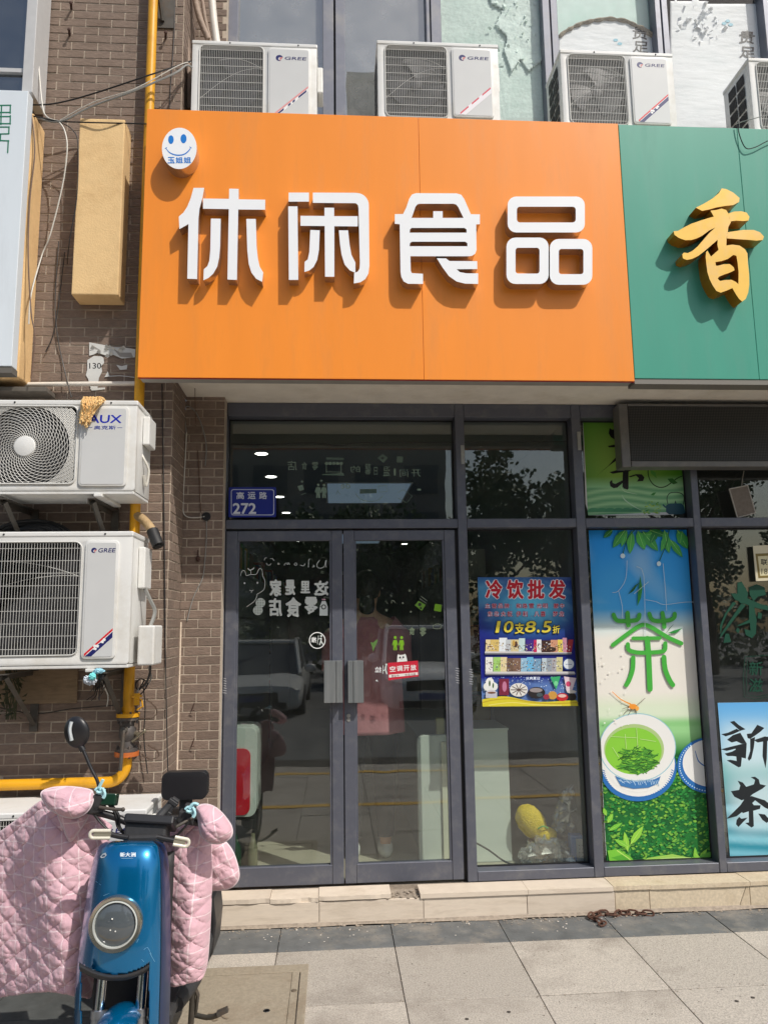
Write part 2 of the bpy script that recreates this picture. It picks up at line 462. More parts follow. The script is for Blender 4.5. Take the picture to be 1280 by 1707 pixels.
# ------------------------------------------------------------------ ground
g = MB(); g.box(-60, 60, -90, -5.001, -0.35, -0.006)
tag(g.build('road', mat('asphalt', (0.13,0.13,0.128), 0.9, ns=60, na=0.25, bump=0.3, bs=120, stain=(0.17,0.165,0.155), ss=0.8)), kind='structure')
g = MB(); g.box(-40, 40, -5.0, 0.0, -0.36, -0.012); g.box(-40, -3.2, -5.0, 0.0, -0.012, 0.0); g.box(4.6, 40, -5.0, 0.0, -0.012, 0.0); g.box(-3.2,4.6,-5.0,-4.55,-0.012,0.0)
pave = g.build('pavement', M_JOINT, origin=(0,0,0)); tag(pave, kind='structure')
xs = [-3.18]; 
xj = [-3.27+0.596*k for k in range(14)]
rows = [(-0.17,-0.468,'s'), (-0.468,-1.04,'g'), (-1.04,-1.62,'g'), (-1.62,-2.2,'g'), (-2.2,-2.78,'g'), (-2.78,-3.36,'g'), (-3.36,-3.94,'g'), (-3.94,-4.55,'g')]
slabmesh = {}
for (ya, yb, k) in rows:
    for i in range(len(xj)-1):
        x0, x1 = xj[i]+0.002, xj[i+1]-0.002
        if x1 < -3.1 or x0 > 4.5: continue
        m = M_SLATE if k == 's' else M_GRAN
        if x1 < -0.86 and yb < -0.9 and yb > -1.7: m = M_DSLATE
        key = (m.name, round(ya-yb, 3))
        if key not in slabmesh:
            q = MB(); q.box(-(x1-x0)/2, (x1-x0)/2, -(ya-yb)/2+0.002, (ya-yb)/2-0.002, -0.03, 0.0)
            o = q.build('slab', m, origin=(0,0,0), bevel=0.0015, seg=1); slabmesh[key] = o.data
        else:
            o = bpy.data.objects.new('slab', slabmesh[key]); COL.objects.link(o)
        o.parent = pave; o.location = ((x0+x1)/2, (ya+yb)/2, RND.uniform(-0.0015, 0.0015)); o.rotation_euler = (RND.uniform(-.002,.002), RND.uniform(-.002,.002), 0)
# yellow lines painted across the forecourt (seen in the door glass)
yl = mat('yellow_paint', srgb(222,176,66), 0.7, ns=40, na=0.2)
for (y) in (-2.55, -4.1):
    q = MB(); q.box(-3, 4.4, y-0.05, y+0.05, 0.003, 0.005)
    tag(q.build('painted_line', yl, pave))

# utility cover in the pavement, lower left
uc = thing('utility_cover', 'tan concrete utility cover with metal rim set in the pavement beside the blue scooter', 'manhole cover', (-0.5, -0.98, 0))
M_TAN = mat('worn_tan_concrete', srgb(150,139,121), 0.9, ns=60, na=0.14, bump=0.3, bs=90, stain=srgb(126,110,90), ss=4)
M_RIM = mat('rusty_rim', srgb(120,108,92), 0.7, metal=0.4, ns=40, na=0.2, stain=srgb(90,66,48), ss=8)
q = MB(); q.box(-0.86,-0.20,-1.32,-0.73,0.001,0.010); q.build('lid', M_TAN, uc, bevel=0.002, seg=1)
q = MB()
for (a,b,c,d) in ((-0.92,-0.125,-0.73,-0.65),(-0.92,-0.125,-1.40,-1.32),(-0.92,-0.86,-1.32,-0.73),(-0.20,-0.165,-1.32,-0.73),(-0.162,-0.125,-1.32,-0.73)): q.box(a+.001,b-.001,c+.001,d-.001,0.001,0.013)
q.build('rim', M_TAN, uc, bevel=0.002, seg=1)
q = MB(); q.lathe((-0.182,-0.92,0.012),(0,0,1),[(0,0.014),(0.004,0.012),(0.005,0.0)],12); q.build('lifting_stud', M_RIM, uc); q = MB(); q.lathe((-0.29,-1.08,0.009),(0,0,1),[(0,0.016),(0.003,0.013),(0.001,0.008),(0.001,0)],12)
q.build('lifting_stud', M_RUB, uc)
# cast character on the lid
v, f = glyph('水', 0.015); q = MB()
q.add([(-0.54+x*0.10, -1.14+y*0.10, 0.0128) for (x, y) in v], f); q.build('cast_lettering', mat('cast_dark', srgb(134,120,100), 0.9), uc)

# ------------------------------------------------------------------ brick pier and recessed brick strip
def brick_wall(name, label, parts, limit):
    """parts: list of (origin, direction along wall, outward normal, length, z0, z1, corner phase)"""
    t = thing(name, label, 'brick wall', parts[0][0])
    back = MB(); spots = []
    for (o, d, nrm, ln, z0, z1, ph, thick) in parts:
        o = Vector(o); d = Vector(d); nrm = Vector(nrm)
        p = [o, o+d*ln]; bk = -nrm*thick
        A, B = p; q = [A, B, B+bk, A+bk]
        vs = [Vector((k.x, k.y, z0)) for k in q] + [Vector((k.x, k.y, z1)) for k in q]
        back.add(vs, [(0,1,2,3),(4,5,6,7),(0,1,5,4),(1,2,6,5),(2,3,7,6),(3,0,4,7)])
        r = 0; z = z0
        while z + 0.045 <= z1 + 0.001:
            s = ph + (0.076 if r % 2 else 0.0); s -= 0.152*math.ceil(max(0, s)/0.152)
            while s < ln:
                a, b = max(0.0, s), min(ln, s+0.145)
                if b-a > 0.02: spots.append((o+d*((a+b)/2)+nrm*0.0, d, nrm, b-a, z))
                s += 0.152
            z += 0.0525; r += 1
    back.build('mortar_bed', M_MORT, t)
    def vis(s):
        p = s[0]; q = Vector((p.x, p.y, s[4])) - CAM; dz = q.dot(_f); X = CX+FPX*q.dot(RT)/dz; Y = CY-FPX*q.dot(UP)/dz
        return (0 if (-20 < X < 1300 and -20 < Y < 1720) else 1)
    spots.sort(key=lambda s: (vis(s), (Vector((s[0].x, s[0].y, s[4]))-CAM).length))
    meshes = {}; rest = MB()
    for i, (c, d, nrm, ln, z) in enumerate(spots):
        if vis(s := spots[i]) and i > limit: continue
        key = round(ln, 3)
        j = (RND.uniform(-.0012,.0012))
        if i < limit:
            ang = math.atan2(d.y, d.x)
            if key not in meshes:
                q = MB(); q.box(-ln/2, ln/2, -0.003, 0.002, 0, 0.0455)
                o = q.build('brick', M_BRICK, bevel=0.001, seg=1, origin=(0,0,0)); meshes[key] = o.data
            else:
                o = bpy.data.objects.new('brick', meshes[key]); COL.objects.link(o)
            o.parent = t
            # local -y of the brick must look along the outward normal
            R = Matrix((d, -nrm, Vector((0,0,1)))).transposed()
            if R.determinant() < 0: R = Matrix((-d, -nrm, Vector((0,0,1)))).transposed()
            o.matrix_basis = Matrix.Translation(Vector((c.x, c.y, z+j)) + nrm*(j) - Vector(parts[0][0])) @ R.to_4x4()
        else:
            R = Matrix((d, nrm, Vector((0,0,1)))).transposed()
            rest.obox(Vector((c.x, c.y, z+0.0225+j))+nrm*(0.002+j), (ln/2, 0.001, 0.02275), R)
    if rest.v: rest.build('brick_courses', M_BRICK, t, kind='stuff')
    return t
PX = -0.888       # right corner of the pier
brick_wall('brick_pier', 'wide brown brick pier left of the shop, carrying the gas pipe and air conditioners',
    [((-2.6, -0.45, 0), (1,0,0), (0,-1,0), 2.6+PX-0.003, 0.0, 6.4, 0.0, 0.3),
     ((PX, -0.447, 0), (0,1,0), (1,0,0), 0.345, 0.0, 6.4, -0.07, 0.1)], 300)
brick_wall('brick_strip', 'narrow recessed strip of brown brick between pier and door frame, with loose wires',
    [((PX+0.002, -0.10, 0.0), (1,0,0), (0,-1,0), 0.232, 0.0, 3.05, 0.03, 0.2)], 300)
brick_wall('upper_brick_strip', 'narrow strip of brown brick beside the upper window, above the shop sign',
    [((PX+0.002, -0.10, 4.3), (1,0,0), (0,-1,0), 0.20, 4.3, 6.4, 0.03, 0.2)], 300)

q = MB(); q.tube([(PX+.006,-.106,.0),(PX+.006,-.106,1.66)], .006, 6); tag(q.build('caulk_line', mat('pale_caulk', srgb(214,196,176), .9, ns=30, na=.15)), 'pale vertical caulk line in the inner corner beside the recessed brick strip', 'caulk')
# ------------------------------------------------------------------ beam above the shop, upper facade
q = MB(); q.box(PX+0.004, 4.4, -0.60, 0.14, 3.012, 4.46)
b = q.build('concrete_beam', M_CONC, bevel=0.006); tag(b, 'painted concrete beam whose pale underside shows below the orange sign', 'beam')
# dark room volumes of the upper floor
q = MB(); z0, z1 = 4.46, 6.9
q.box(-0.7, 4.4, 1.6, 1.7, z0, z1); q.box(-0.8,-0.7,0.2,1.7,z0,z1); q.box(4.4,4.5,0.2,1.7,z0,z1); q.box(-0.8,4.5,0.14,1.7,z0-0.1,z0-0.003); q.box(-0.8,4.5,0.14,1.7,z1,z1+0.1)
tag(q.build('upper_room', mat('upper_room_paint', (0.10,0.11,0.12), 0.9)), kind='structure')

uw = thing('upper_window', 'long upper window with grey frames behind the row of air conditioners', 'window', (1.8, 0, 4.46))
def frame_bar(parent, name, px0, px1, py, Y0, Y1, z0, z1, m, lip=0.0):
    a, b = U(px0, py, Y0).x, U(px1, py, Y0).x
    q = MB(); q.box(a, b, Y0, Y1, z0, z1); return q.build(name, m, parent, bevel=0.003, seg=1)
for (a, b) in ((380,396),(538,556),(559,575),(711,717),(719,736),(906,918),(920,931),(1095,1104),(1106,1116),(1277,1290),(1450,1470)):
    frame_bar(uw, 'mullion', a, b, 60, -0.02 if a not in (396,) else 0, 0.08, 4.465, 6.6, M_UFRAME)
q = MB(); q.box(-0.69, 4.3, -0.015, 0.075, 4.462, 4.50); q.build('bottom_rail', M_UFRAME, uw, bevel=0.003, seg=1)
q = MB(); q.box(-0.69, 4.3, -0.015, 0.075, 6.6, 6.66); q.build('top_rail', M_UFRAME, uw, bevel=0.003, seg=1)
for (a, b, m) in ((396,538,M_UGLASS),(575,711,M_UGLASS),(736,906,None),(931,1095,None),(1116,1277,None),(1290,1450,M_UGLASS)):
    xa, xb = U(a,60,0.03).x-0.01, U(b,60,0.03).x+0.01
    q = MB(); q.box(xa, xb, 0.036, 0.042, 4.50, 6.6)
    q.build('pane', M_UGLASS if m else glass_mat('clear_glass', (0.985,0.99,0.985), 1.5, 0.008, extra=-0.015), uw)
# peeling films and papers behind three panes
M_FILM = mat('peeling_green_film', srgb(204,220,213), 0.8, ns=45, na=0.10, stain=srgb(176,202,193), ss=3.2, bump=0.6, bs=26)
def sheet(name, label, cat, pts, Y, m, amp=0.006, sc=14, seed=0.0):
    """crinkled sheet filling a px outline"""
    xs = [p[0] for p in pts]; ys = [p[1] for p in pts]; x0,x1,y0,y1 = min(xs),max(xs),min(ys),max(ys)
    bm = bmesh.new()
    q = MB(); n = 46
    def inside(px, py):
        c = False; j = len(pts)-1
        for i in range(len(pts)):
            if (pts[i][1] > py) != (pts[j][1] > py) and px < (pts[j][0]-pts[i][0])*(py-pts[i][1])/(pts[j][1]-pts[i][1])+pts[i][0]: c = not c
            j = i
        return c
    bm.free()
    def fn(u, v):
        px, py = x0+(x1-x0)*u, y0+(y1-y0)*v
        p = U(px, py, Y); d = mnoise.noise(Vector((px*0.02*sc/14, py*0.02*sc/14, seed)))+0.5*mnoise.noise(Vector((px*0.06*sc/14, py*0.06*sc/14, seed+5)))
        p.y += d*amp; return p
    q.grid(fn, n, n, keep=lambda u, v: inside(x0+(x1-x0)*u, y0+(y1-y0)*v))
    o = q.build(name, m, smooth=60)
    sd = o.modifiers.new('thickness', 'SOLIDIFY'); sd.thickness = 0.002
    return tag(o, label, cat) if label else o
sheet('window_film', 'mottled pale green film inside the third upper pane', 'window film', [(728,-30),(913,-30),(930,215),(738,215)], 0.07, M_FILM, 0.006)
pk = sheet('peeled_patch', None, None, [(812,-30),(905,-30),(912,20),(900,60),(905,100),(880,118),(868,96),(852,120),(840,84),(846,60),(826,40),(838,14),(818,4)], 0.055, mat('peeled_white_film', srgb(218,232,226), .8, ns=20, na=.08, stain=srgb(196,216,208), ss=14, bump=.7, bs=30), 0.008, seed=2.0)
pk.parent = bpy.data.objects['window_film']; pk.matrix_parent_inverse = bpy.data.objects['window_film'].matrix_world.inverted() if False else Matrix.Translation(-bpy.data.objects['window_film'].location)
q = MB()
for k in range(46):
    c = U(RND.uniform(815,905), RND.uniform(0,118), .05); s = RND.uniform(.008,.022)
    a = Vector((RND.uniform(-1,1), RND.uniform(-.8,0), RND.uniform(-1,1))).normalized()*s; b2 = Vector((RND.uniform(-1,1), RND.uniform(-.6,.2), RND.uniform(-1,1))).normalized()*s
    q.add([c-a, c+b2*.6, c+a, c-b2], [(0,1,2),(0,2,3)])
q.build('peeled_flake', MATS['peeled_white_film'], bpy.data.objects['window_film'], kind='stuff')
M_FILM2 = mat('pale_green_film', srgb(212,232,226), 0.75, ns=14, na=0.06, stain=srgb(190,224,212), ss=2.5)
sheet('window_film', 'smooth mint film above the torn white paper in the fourth upper pane', 'window film', [(924,-30),(1102,-30),(1118,215),(924,215)], 0.085, M_FILM2, 0.003)
M_PAPER = mat('white_poster_paper', srgb(240,241,243), 0.8, ns=6, na=0.03, stain=srgb(222,228,230), ss=4, bump=0.7, bs=11, stretch=(.5,1,1.6))
top = [(931,60),(945,50),(960,42),(980,35),(1000,32),(1022,31),(1045,35),(1062,42),(1078,50),(1090,58),(1099,66)]
pp = sheet('torn_paper', 'white paper with arched torn top edge behind the third air conditioner', 'torn paper', top+[(1104,215),(930,215)], 0.066, M_PAPER, 0.0003)
# curled tear edge as a brown-grey roll
q = MB(); q.tube([U(x, y+RND.uniform(-1,1), 0.058) for (x, y) in spline(top, 4)], 0.010, 6, rs=[0.007+0.008*abs(math.sin(i*0.9)) for i in range(len(spline(top,4)))])
q.tube([U(x,y,0.055) for (x,y) in spline([(1078,52),(1088,58),(1096,66),(1090,70)],5)], 0.018, 6)
q.build('curled_edge', mat('curled_paper_back', srgb(150,140,124), 0.9, ns=30, na=0.3), pp)
pp2 = sheet('torn_paper', 'large white paper with crumpled torn top and two black characters in the fifth upper pane', 'torn paper', [(1117,4),(1125,-3),(1140,2),(1160,-4),(1180,4),(1230,5),(1272,8),(1285,215),(1120,215)], 0.066, M_PAPER, 0.0003, seed=4.0)
# crumpled flaps
q = MB()
for k in range(42):
    px = 1168+RND.gauss(0,20); py = 36+RND.gauss(0,16)
    if px < 1120 or py < 3: continue
    c = U(px, py, 0.061); s = RND.uniform(0.012,0.032)
    a = Vector((RND.uniform(-1,1), RND.uniform(-1,.2), RND.uniform(-1,1))).normalized()*s; b2 = Vector((RND.uniform(-1,1), RND.uniform(-.8,.4), RND.uniform(-1,1))).normalized()*s
    q.add([c-a, c+b2*0.6+Vector((0,-.012,0)), c+a, c-b2], [(0,1,2),(0,2,3)])
q.build('crumpled_flap', M_PAPER, pp2, kind='stuff')
pr = Print(0.0630)
for (cx, t1, t2) in ((1067,55,77),(1245,62,86)):
    pr.text('贵', cx-13, t1-12, cx+13, t1+10, BLACK, 0.015, rot=4); pr.text('足', cx-12, t2-9, cx+14, t2+10, BLACK, 0.015, rot=4)
for (x, y) in ((1033,72),(1026,66),(1213,34),(1218,40),(1207,38)): pr.ell(x, y, 4, 2.5, srgb(120,180,200))
pr.build('brush_lettering', PRINT, pp2)

# ------------------------------------------------------------------ shop front frame
sf = thing('shop_facade', 'grey aluminium shop front framing the double door and side windows', 'shop front', (0.9, 0, 0.145))
ZB, ZT = 0.147, 3.010
def jamb(px0, px1, py, z0=ZB, z1=ZT, Y0=0.0, Y1=0.12, name='mullion'):
    a, b = U(px0, py, Y0).x, U(px1, py, Y0).x
    q = MB(); q.box(a, b, Y0, Y1, z0, z1); q.build(name, M_FRAME, sf, bevel=0.003, seg=1); return a, b
JL = jamb(361, 378, 760, Y0=0.004)
M2 = jamb(759.5, 774.5, 745)
M3 = jamb(954.5, 969.5, 745)
M4 = jamb(1156, 1167.5, 862)
M5 = jamb(1412, 1430, 862)
zt = U(600, 675, 0).z; zt2 = U(600, 694, 0).z; zr1 = U(800, 864.5, 0).z; zr2 = U(800, 879.5, 0).z
spans = [(JL[1], M2[0]), (M2[1], M3[0]), (M3[1], M4[0]), (M4[1], M5[0])]
for (a, b) in spans:
    q = MB(); q.box(a+.001, b-.001, 0.002, 0.118, zt2, ZT); q.build('head_rail', M_FRAME, sf, bevel=0.003, seg=1)
    q = MB(); q.box(a+.001, b-.001, 0.002, 0.118, zr2, zr1); q.build('transom', M_FRAME, sf, bevel=0.003, seg=1)
for (a, b) in spans[1:]:
    q = MB(); q.box(a+.001, b-.001, 0.002, 0.118, ZB, ZB+0.055); q.build('bottom_rail', M_FRAME, sf, bevel=0.003, seg=1)
GY = 0.098
def pane(a, b, z0, z1, Y=GY, lab=None):
    q = MB(); q.box(a+.002, b-.002, Y, Y+0.006, z0+.002, z1-.002); return q.build('pane', M_GLASS, sf)
for (a, b) in spans: pane(a, b, zr1, zt2)
for (a, b) in spans[1:]: pane(a, b, ZB+0.055, zr2)
# rubber beads round the fixed panes
for i, (a, b) in enumerate(spans):
    for (z0, z1) in ([(zr1, zt2)] + ([(ZB+0.055, zr2)] if i else [])):
        q = MB(); t = 0.008
        q.box(a+.002,a+t,GY-0.012,GY-.001,z0+.002,z1-.002); q.box(b-t,b-.002,GY-0.012,GY-.001,z0+.002,z1-.002)
        q.box(a+t,b-t,GY-0.012,GY-.001,z0+.002,z0+t); q.box(a+t,b-t,GY-0.012,GY-.001,z1-t,z1-.002)
        q.build('glazing_bead', M_RUB, sf)
# small corner brackets screwed to the frame
M_GALV = mat('galvanised_steel', srgb(168,168,164), 0.45, metal=0.7, ns=25, na=0.15)
for (px, py) in ((369,715),(771,758),(965,735)):
    c = U(px, py, 0.0); q = MB(); q.box(c.x-.011, c.x+.011, -0.006, -0.001, c.z-.06, c.z+.06)
    for dz in (-.04, 0.0, .04): q.lathe((c.x, -0.006, c.z+dz), (0,-1,0), [(0,.005),(.002,.004),(.0022,0)], 8)
    q.build('corner_bracket', M_GALV, sf, bevel=0.001, seg=1)

# ---- two door leaves
DT = zr2-0.012
def leaf(a, b, label, hx0, hx1, z0=0.158):
    t = thing('glass_door', label, 'door', ((a+b)/2, 0.01, z0))
    st, top, bot = 0.066, 0.062, 0.105
    for (x0, x1) in ((a, a+st), (b-st, b)):
        q = MB(); q.box(x0, x1, 0.012, 0.06, z0, DT); q.build('stile', M_FRAME, t, bevel=0.003, seg=1)
        gx = x1 if x0 == a else x0
        s = 1 if x0 == a else -1
        q = MB(); q.box(min(gx+s*.0005, gx+s*.012), max(gx+s*.0005, gx+s*.012), 0.020, 0.05, z0+bot, DT-top); q.build('glazing_strip', M_FRAME, t)
    q = MB(); q.box(a+st+.0005, b-st-.0005, 0.0135, 0.058, z0, z0+bot); q.build('bottom_rail', M_FRAME, t, bevel=0.003, seg=1)
    q = MB(); q.box(a+st+.0005, b-st-.0005, 0.0135, 0.058, DT-top, DT); q.build('top_rail', M_FRAME, t, bevel=0.003, seg=1)
    q = MB(); q.box(a+st+.001, b-st-.001, 0.036, 0.042, z0+bot+.001, DT-top-.001); q.build('pane', M_GLASS, t)
    # wide box pull with a shallow groove
    zA, zB = U((hx0+hx1)/2, 1172, -0.05).z, U((hx0+hx1)/2, 1102, -0.05).z
    xa, xb = U(hx0, 1137, -0.05).x, U(hx1, 1137, -0.05).x
    mid = xa+(xb-xa)*(0.34 if hx0 > 572 else 0.66)
    h = MB(); h.box(xa, mid-.0012, -0.052, 0.011, zA, zB); h.box(mid+.0012, xb, -0.055, 0.011, zA, zB); h.box(mid-.0011, mid+.0011, -0.049, 0.010, zA+.001, zB-.001)
    h.build('pull_handle', mat('brushed_handle', srgb(128,132,133), 0.4, metal=0.45, ns=20, na=0.10, stretch=(8,1,0.4), stain=srgb(150,150,148), ss=4), t, bevel=0.002, seg=1)
    return t
xl0, xr1 = JL[1]+0.004, M2[0]-0.020
xm = U(572.7, 1150, 0.01).x
dl = leaf(xl0, xm-0.003, 'left leaf of the grey glass door, with white mirrored lettering', 540, 571)
dr = leaf(xm+0.003, xr1, 'right leaf of the grey glass door, with the key lock and red notice', 580, 606)
q = MB(); q.box(xr1+0.002, M2[0]-.001, 0.03, 0.10, ZB, DT); q.build('door_gap_post', M_RUB, sf)
c = U(581, 1197, 0.012); q = MB(); q.lathe((c.x, 0.012, c.z+.012), (0,-1,0), [(0,.012),(.006,.011),(.006,.0)], 16); q.lathe((c.x, 0.012, c.z-.012), (0,-1,0), [(0,.011),(.004,.010),(.004,.0)], 16)
q.box(c.x-.0015, c.x+.0015, 0.003, 0.0055, c.z+.006, c.z+.018); q.build('key_lock', M_GALV, dr)

# ---- step and sill of tiles
step = MB(); step.box(PX+0.24, 4.4, -0.135, 0.02, 0.0, 0.118); step.box(PX+0.24, 4.4, 0.02, 0.14, 0.0, 0.14)
st_o = step.build('step', M_MORTS, origin=(0,0,0)); tag(st_o, kind='structure')
fx = [U(p, 1520, -0.15).x for p in (352, 366, 532, 706, 879, 1026, 1084, 1252, 1420)]
for i in range(len(fx)-1):
    a, b = fx[i]+.0015, fx[i+1]-.0015; q = MB()
    m = M_TILE if i < 5 else M_TILE2
    if i == 6:
        s2 = U(1232, 1515, -.15).x; s1 = U(1244, 1480, -.15).x
        for poly in ([(a,0.006),(s2-.001,0.006),(s1-.001,0.122),(a,0.122)], [(s2+.001,0.006),(b,0.006),(b,0.122),(s1+.001,0.122)]):
            q = MB(); q.prism([poly], lambda x, y, Y: Vector((x, Y, y)), -0.151+RND.uniform(-.002,.002), -0.139); q.build('tile', m, st_o, bevel=0.0012, seg=1)
        continue
    y = -0.151+RND.uniform(-.002,.002)
    q.box(a, b, y, y+0.012, 0.005, 0.122); q.build('tile', m, st_o, bevel=0.0012, seg=1)
# top slabs: broken and chipped along the door
tx = [352, 450, 531, 652, 700, 880, 1022, 1084, 1250, 1420]
for i in range(len(tx)-1):
    a, b = U(tx[i], 1488, -.15).x+.001, U(tx[i+1], 1488, -.15).x-.001
    if i == 3: continue                                   # missing slab, rough bed shows
    yb = -0.002
    n = 14; fr = []
    chip = i in (0, 1, 2)
    for k in range(n+1):
        x = a+(b-a)*k/n; e = -0.160
        if chip: e += 0.030*max(0, mnoise.noise(Vector((x*9, i*3.1, 0))))+0.010*abs(mnoise.noise(Vector((x*40, i, 2))))
        elif i > 5: e += 0.006*abs(mnoise.noise(Vector((x*30, i, 2))))
        fr.append((x, e))
    poly = [(x, e) for (x, e) in fr] + [(b, yb), (a, yb)]
    dz = RND.uniform(-0.002, 0.002) + (0.004 if i in (0, 2) else 0)
    q = MB(); n2 = len(poly)
    q.v = [Vector((x, y, 0.146+dz)) for (x, y) in poly] + [Vector((x, y, 0.1225+dz)) for (x, y) in poly]
    tri = tessellate_polygon([[Vector((x, y, 0)) for (x, y) in poly]])
    q.f = [list(t) for t in tri] + [[n2+k for k in t][::-1] for t in tri] + [[k, (k+1) % n2, n2+(k+1) % n2, n2+k] for k in range(n2)]
    q.m = [0]*len(q.f)
    q.build('sill_slab', M_TILE if i < 6 else M_TILE2, st_o, bevel=0.0015, seg=1)
# rubble of cement in the gap and along the foot of the step
q = MB()
for k in range(160):
    x = RND.uniform(U(640,1490,-.1).x, U(712,1490,-.1).x) if k < 60 else RND.uniform(-0.7, 2.4)
    y, z = (RND.uniform(-.15,-.03), 0.126) if k < 60 else (-0.165-abs(RND.gauss(0,.02)), 0.002)
    r = RND.uniform(.003,.011); q.ell((x, y, z), (r, r*RND.uniform(.5,1), r*.5), 6, 4)
tag(q.build('cement_crumbs', M_MORTS), kind='stuff')
q = MB()
def crumb(u, v):
    x = -0.75+5.0*u; d = 0.012+0.026*max(0, mnoise.noise(Vector((x*3, 0, 7)))+0.25)
    return Vector((x, -0.150-d*v, 0.0025+0.016*(1-v)**2+0.002*mnoise.noise(Vector((x*40, v*3, 0)))*(1-v)))
q.grid(crumb, 260, 4); tag(q.build('cement_fillet', M_MORTS, smooth=40), kind='structure')

# grit, dust and small litter on the paving
def grit(n, m, seed, rfun, label=None):
    r = random.Random(seed); q = MB()
    for k in range(n):
        x, y, s = rfun(r); h = s*r.uniform(.3,.6)
        q.add([(x-s,y-s*.4,.0015),(x+s*.6,y-s,.0015),(x+s,y+s*.5,.0015),(x-s*.3,y+s,.0015),(x,y,.0015+h)], [(0,1,4),(1,2,4),(2,3,4),(3,0,4)])
    tag(q.build('grit', m), kind='stuff')
def gj(r):
    if r.random() < .55: x, y = r.uniform(-.9,3.0), -.19-abs(r.gauss(0,.035))
    elif r.random() < .5: x, y = xj[r.randrange(4,11)]+r.gauss(0,.008), r.uniform(-1.5,-.2)
    else: x, y = r.uniform(-.9,3.0), r.choice((-.468,-1.04))+r.gauss(0,.009)
    return x, y, r.uniform(.0012,.0045)
grit(900, MATS['cement_bed'], 3, gj)
grit(420, mat('dark_grit', srgb(70,62,54), .95), 4, lambda r: (r.uniform(-.9,3.0), r.uniform(-1.5,-.18), r.uniform(.0012,.003)))
grit(60, mat('pale_crumb', srgb(214,206,196), .9), 5, lambda r: (r.uniform(-.7,1.6), -.2-abs(r.gauss(0,.10)), r.uniform(.002,.006)))
# ------------------------------------------------------------------ orange shop sign
SY = -0.72
def metal_panel(name, rgb, rough=0.38):
    m = mat(name, srgb(*rgb), rough, ns=1.6, na=0.04, spec=0.45, bump=0.10, bs=1.4, stain=srgb(*[int(c*.90+8) for c in rgb]), ss=2.2, stretch=(3.2,1,.5))
    return m
M_ORANGE = metal_panel('orange_panel_paint', (242,143,44)); M_GREEN = metal_panel('green_panel_paint', (66,152,130))
M_RED = mat('red_edge', srgb(160,30,36), 0.5)
SX0, SX1 = -1.017, 1.648; SZ0, SZ1 = U(640,632,SY).z, U(640,193,SY).z
seam = U(702, 420, SY).x
sg = thing('shop_sign', 'large orange shop sign with raised white letters over the glass door', 'sign', ((SX0+SX1)/2, SY, SZ0))
for (a, b) in ((SX0, seam-.0007), (seam+.0007, SX1-.0012)):
    q = MB(); q.box(a, b, SY, SY+0.016, SZ0, SZ1); q.build('panel', M_ORANGE, sg, bevel=0.002, seg=2)
q = MB(); q.box(SX0+.004, SX1-.004, SY+0.0165, SY+0.10, SZ0+0.004, SZ1-.004); q.build('backing_frame', mat('sign_frame', srgb(150,148,142), .6, ns=10, na=.1), sg)
q = MB(); q.box(SX0+.002, SX1-.002, SY+0.004, SY+0.012, SZ0-0.004, SZ0-.0005); q.build('bottom_trim', M_RED, sg)
# letters
M_LET = mat('white_acrylic', srgb(238,240,242), 0.4, ns=5, na=0.02)
M_LSIDE = mat('letter_steel_side', srgb(205,196,186), 0.18, metal=0.85, ns=12, na=0.1)
LY = SY-0.068
def c4(p): return [(240+x/3.048, 180+y/3.048) for (x, y) in p]
def c5(p): return [(640+x/3.048, 280+y/3.048) for (x, y) in p]
def letter(polys):
    q = MB()
    for loops in polys: q.prism(loops, lambda x, y, Y: U(x, y, Y), LY, SY+0.001, 0, 1)
    o = q.build('letter', [M_LET, M_LSIDE], sg)
    return o
R = lambda x0, y0, x1, y1: [(x0,y0),(x1,y0),(x1,y1),(x0,y1)]
letter([[c4([(252,404),(306,404),(297,455),(282,510),(277,560),(270,868),(220,866),(226,588),(180,614),(177,550),(200,530),(220,500),(238,455)])],
        [c4([(300,458),(432,460),(433,408),(481,409),(481,462),(616,464),(615,515),(479,514),(472,872),(424,870),(431,512),(300,510)])],
        [c4([(340,560),(390,561),(387,700),(382,760),(372,805),(352,840),(328,862),(302,874),(304,818),(322,802),(332,775),(337,720)])],
        [c4([(520,562),(568,562),(572,700),(578,760),(588,805),(606,835),(600,882),(570,866),(546,835),(532,790),(525,720)])]])
letter([[c4(R(735,428,838,474))], [c4([(733,498),(780,498),(784,872),(736,872)])],
        [c4([(858,428),(1070,429)]+arc(1080,492,62,62,-85,0,8)+[(1145,800),(1140,840),(1124,868),(1100,884),(1066,890),(1068,836),(1086,830),(1095,815),(1097,790),(1090,510),(1087,492),(1076,482),(858,480)])],
        [c4([(795,546),(917,547),(917,505),(966,505),(966,548),(1086,548),(1086,600),(967,599),(967,856),(920,856),(918,598),(795,597)])],
        [c4([(845,618),(893,620),(889,720),(880,770),(862,806),(840,824),(815,832),(816,780),(832,768),(840,730)])],
        [c4([(990,620),(1037,620),(1044,690),(1054,745),(1074,784),(1074,836),(1046,824),(1020,795),(1004,745),(996,690)])]])
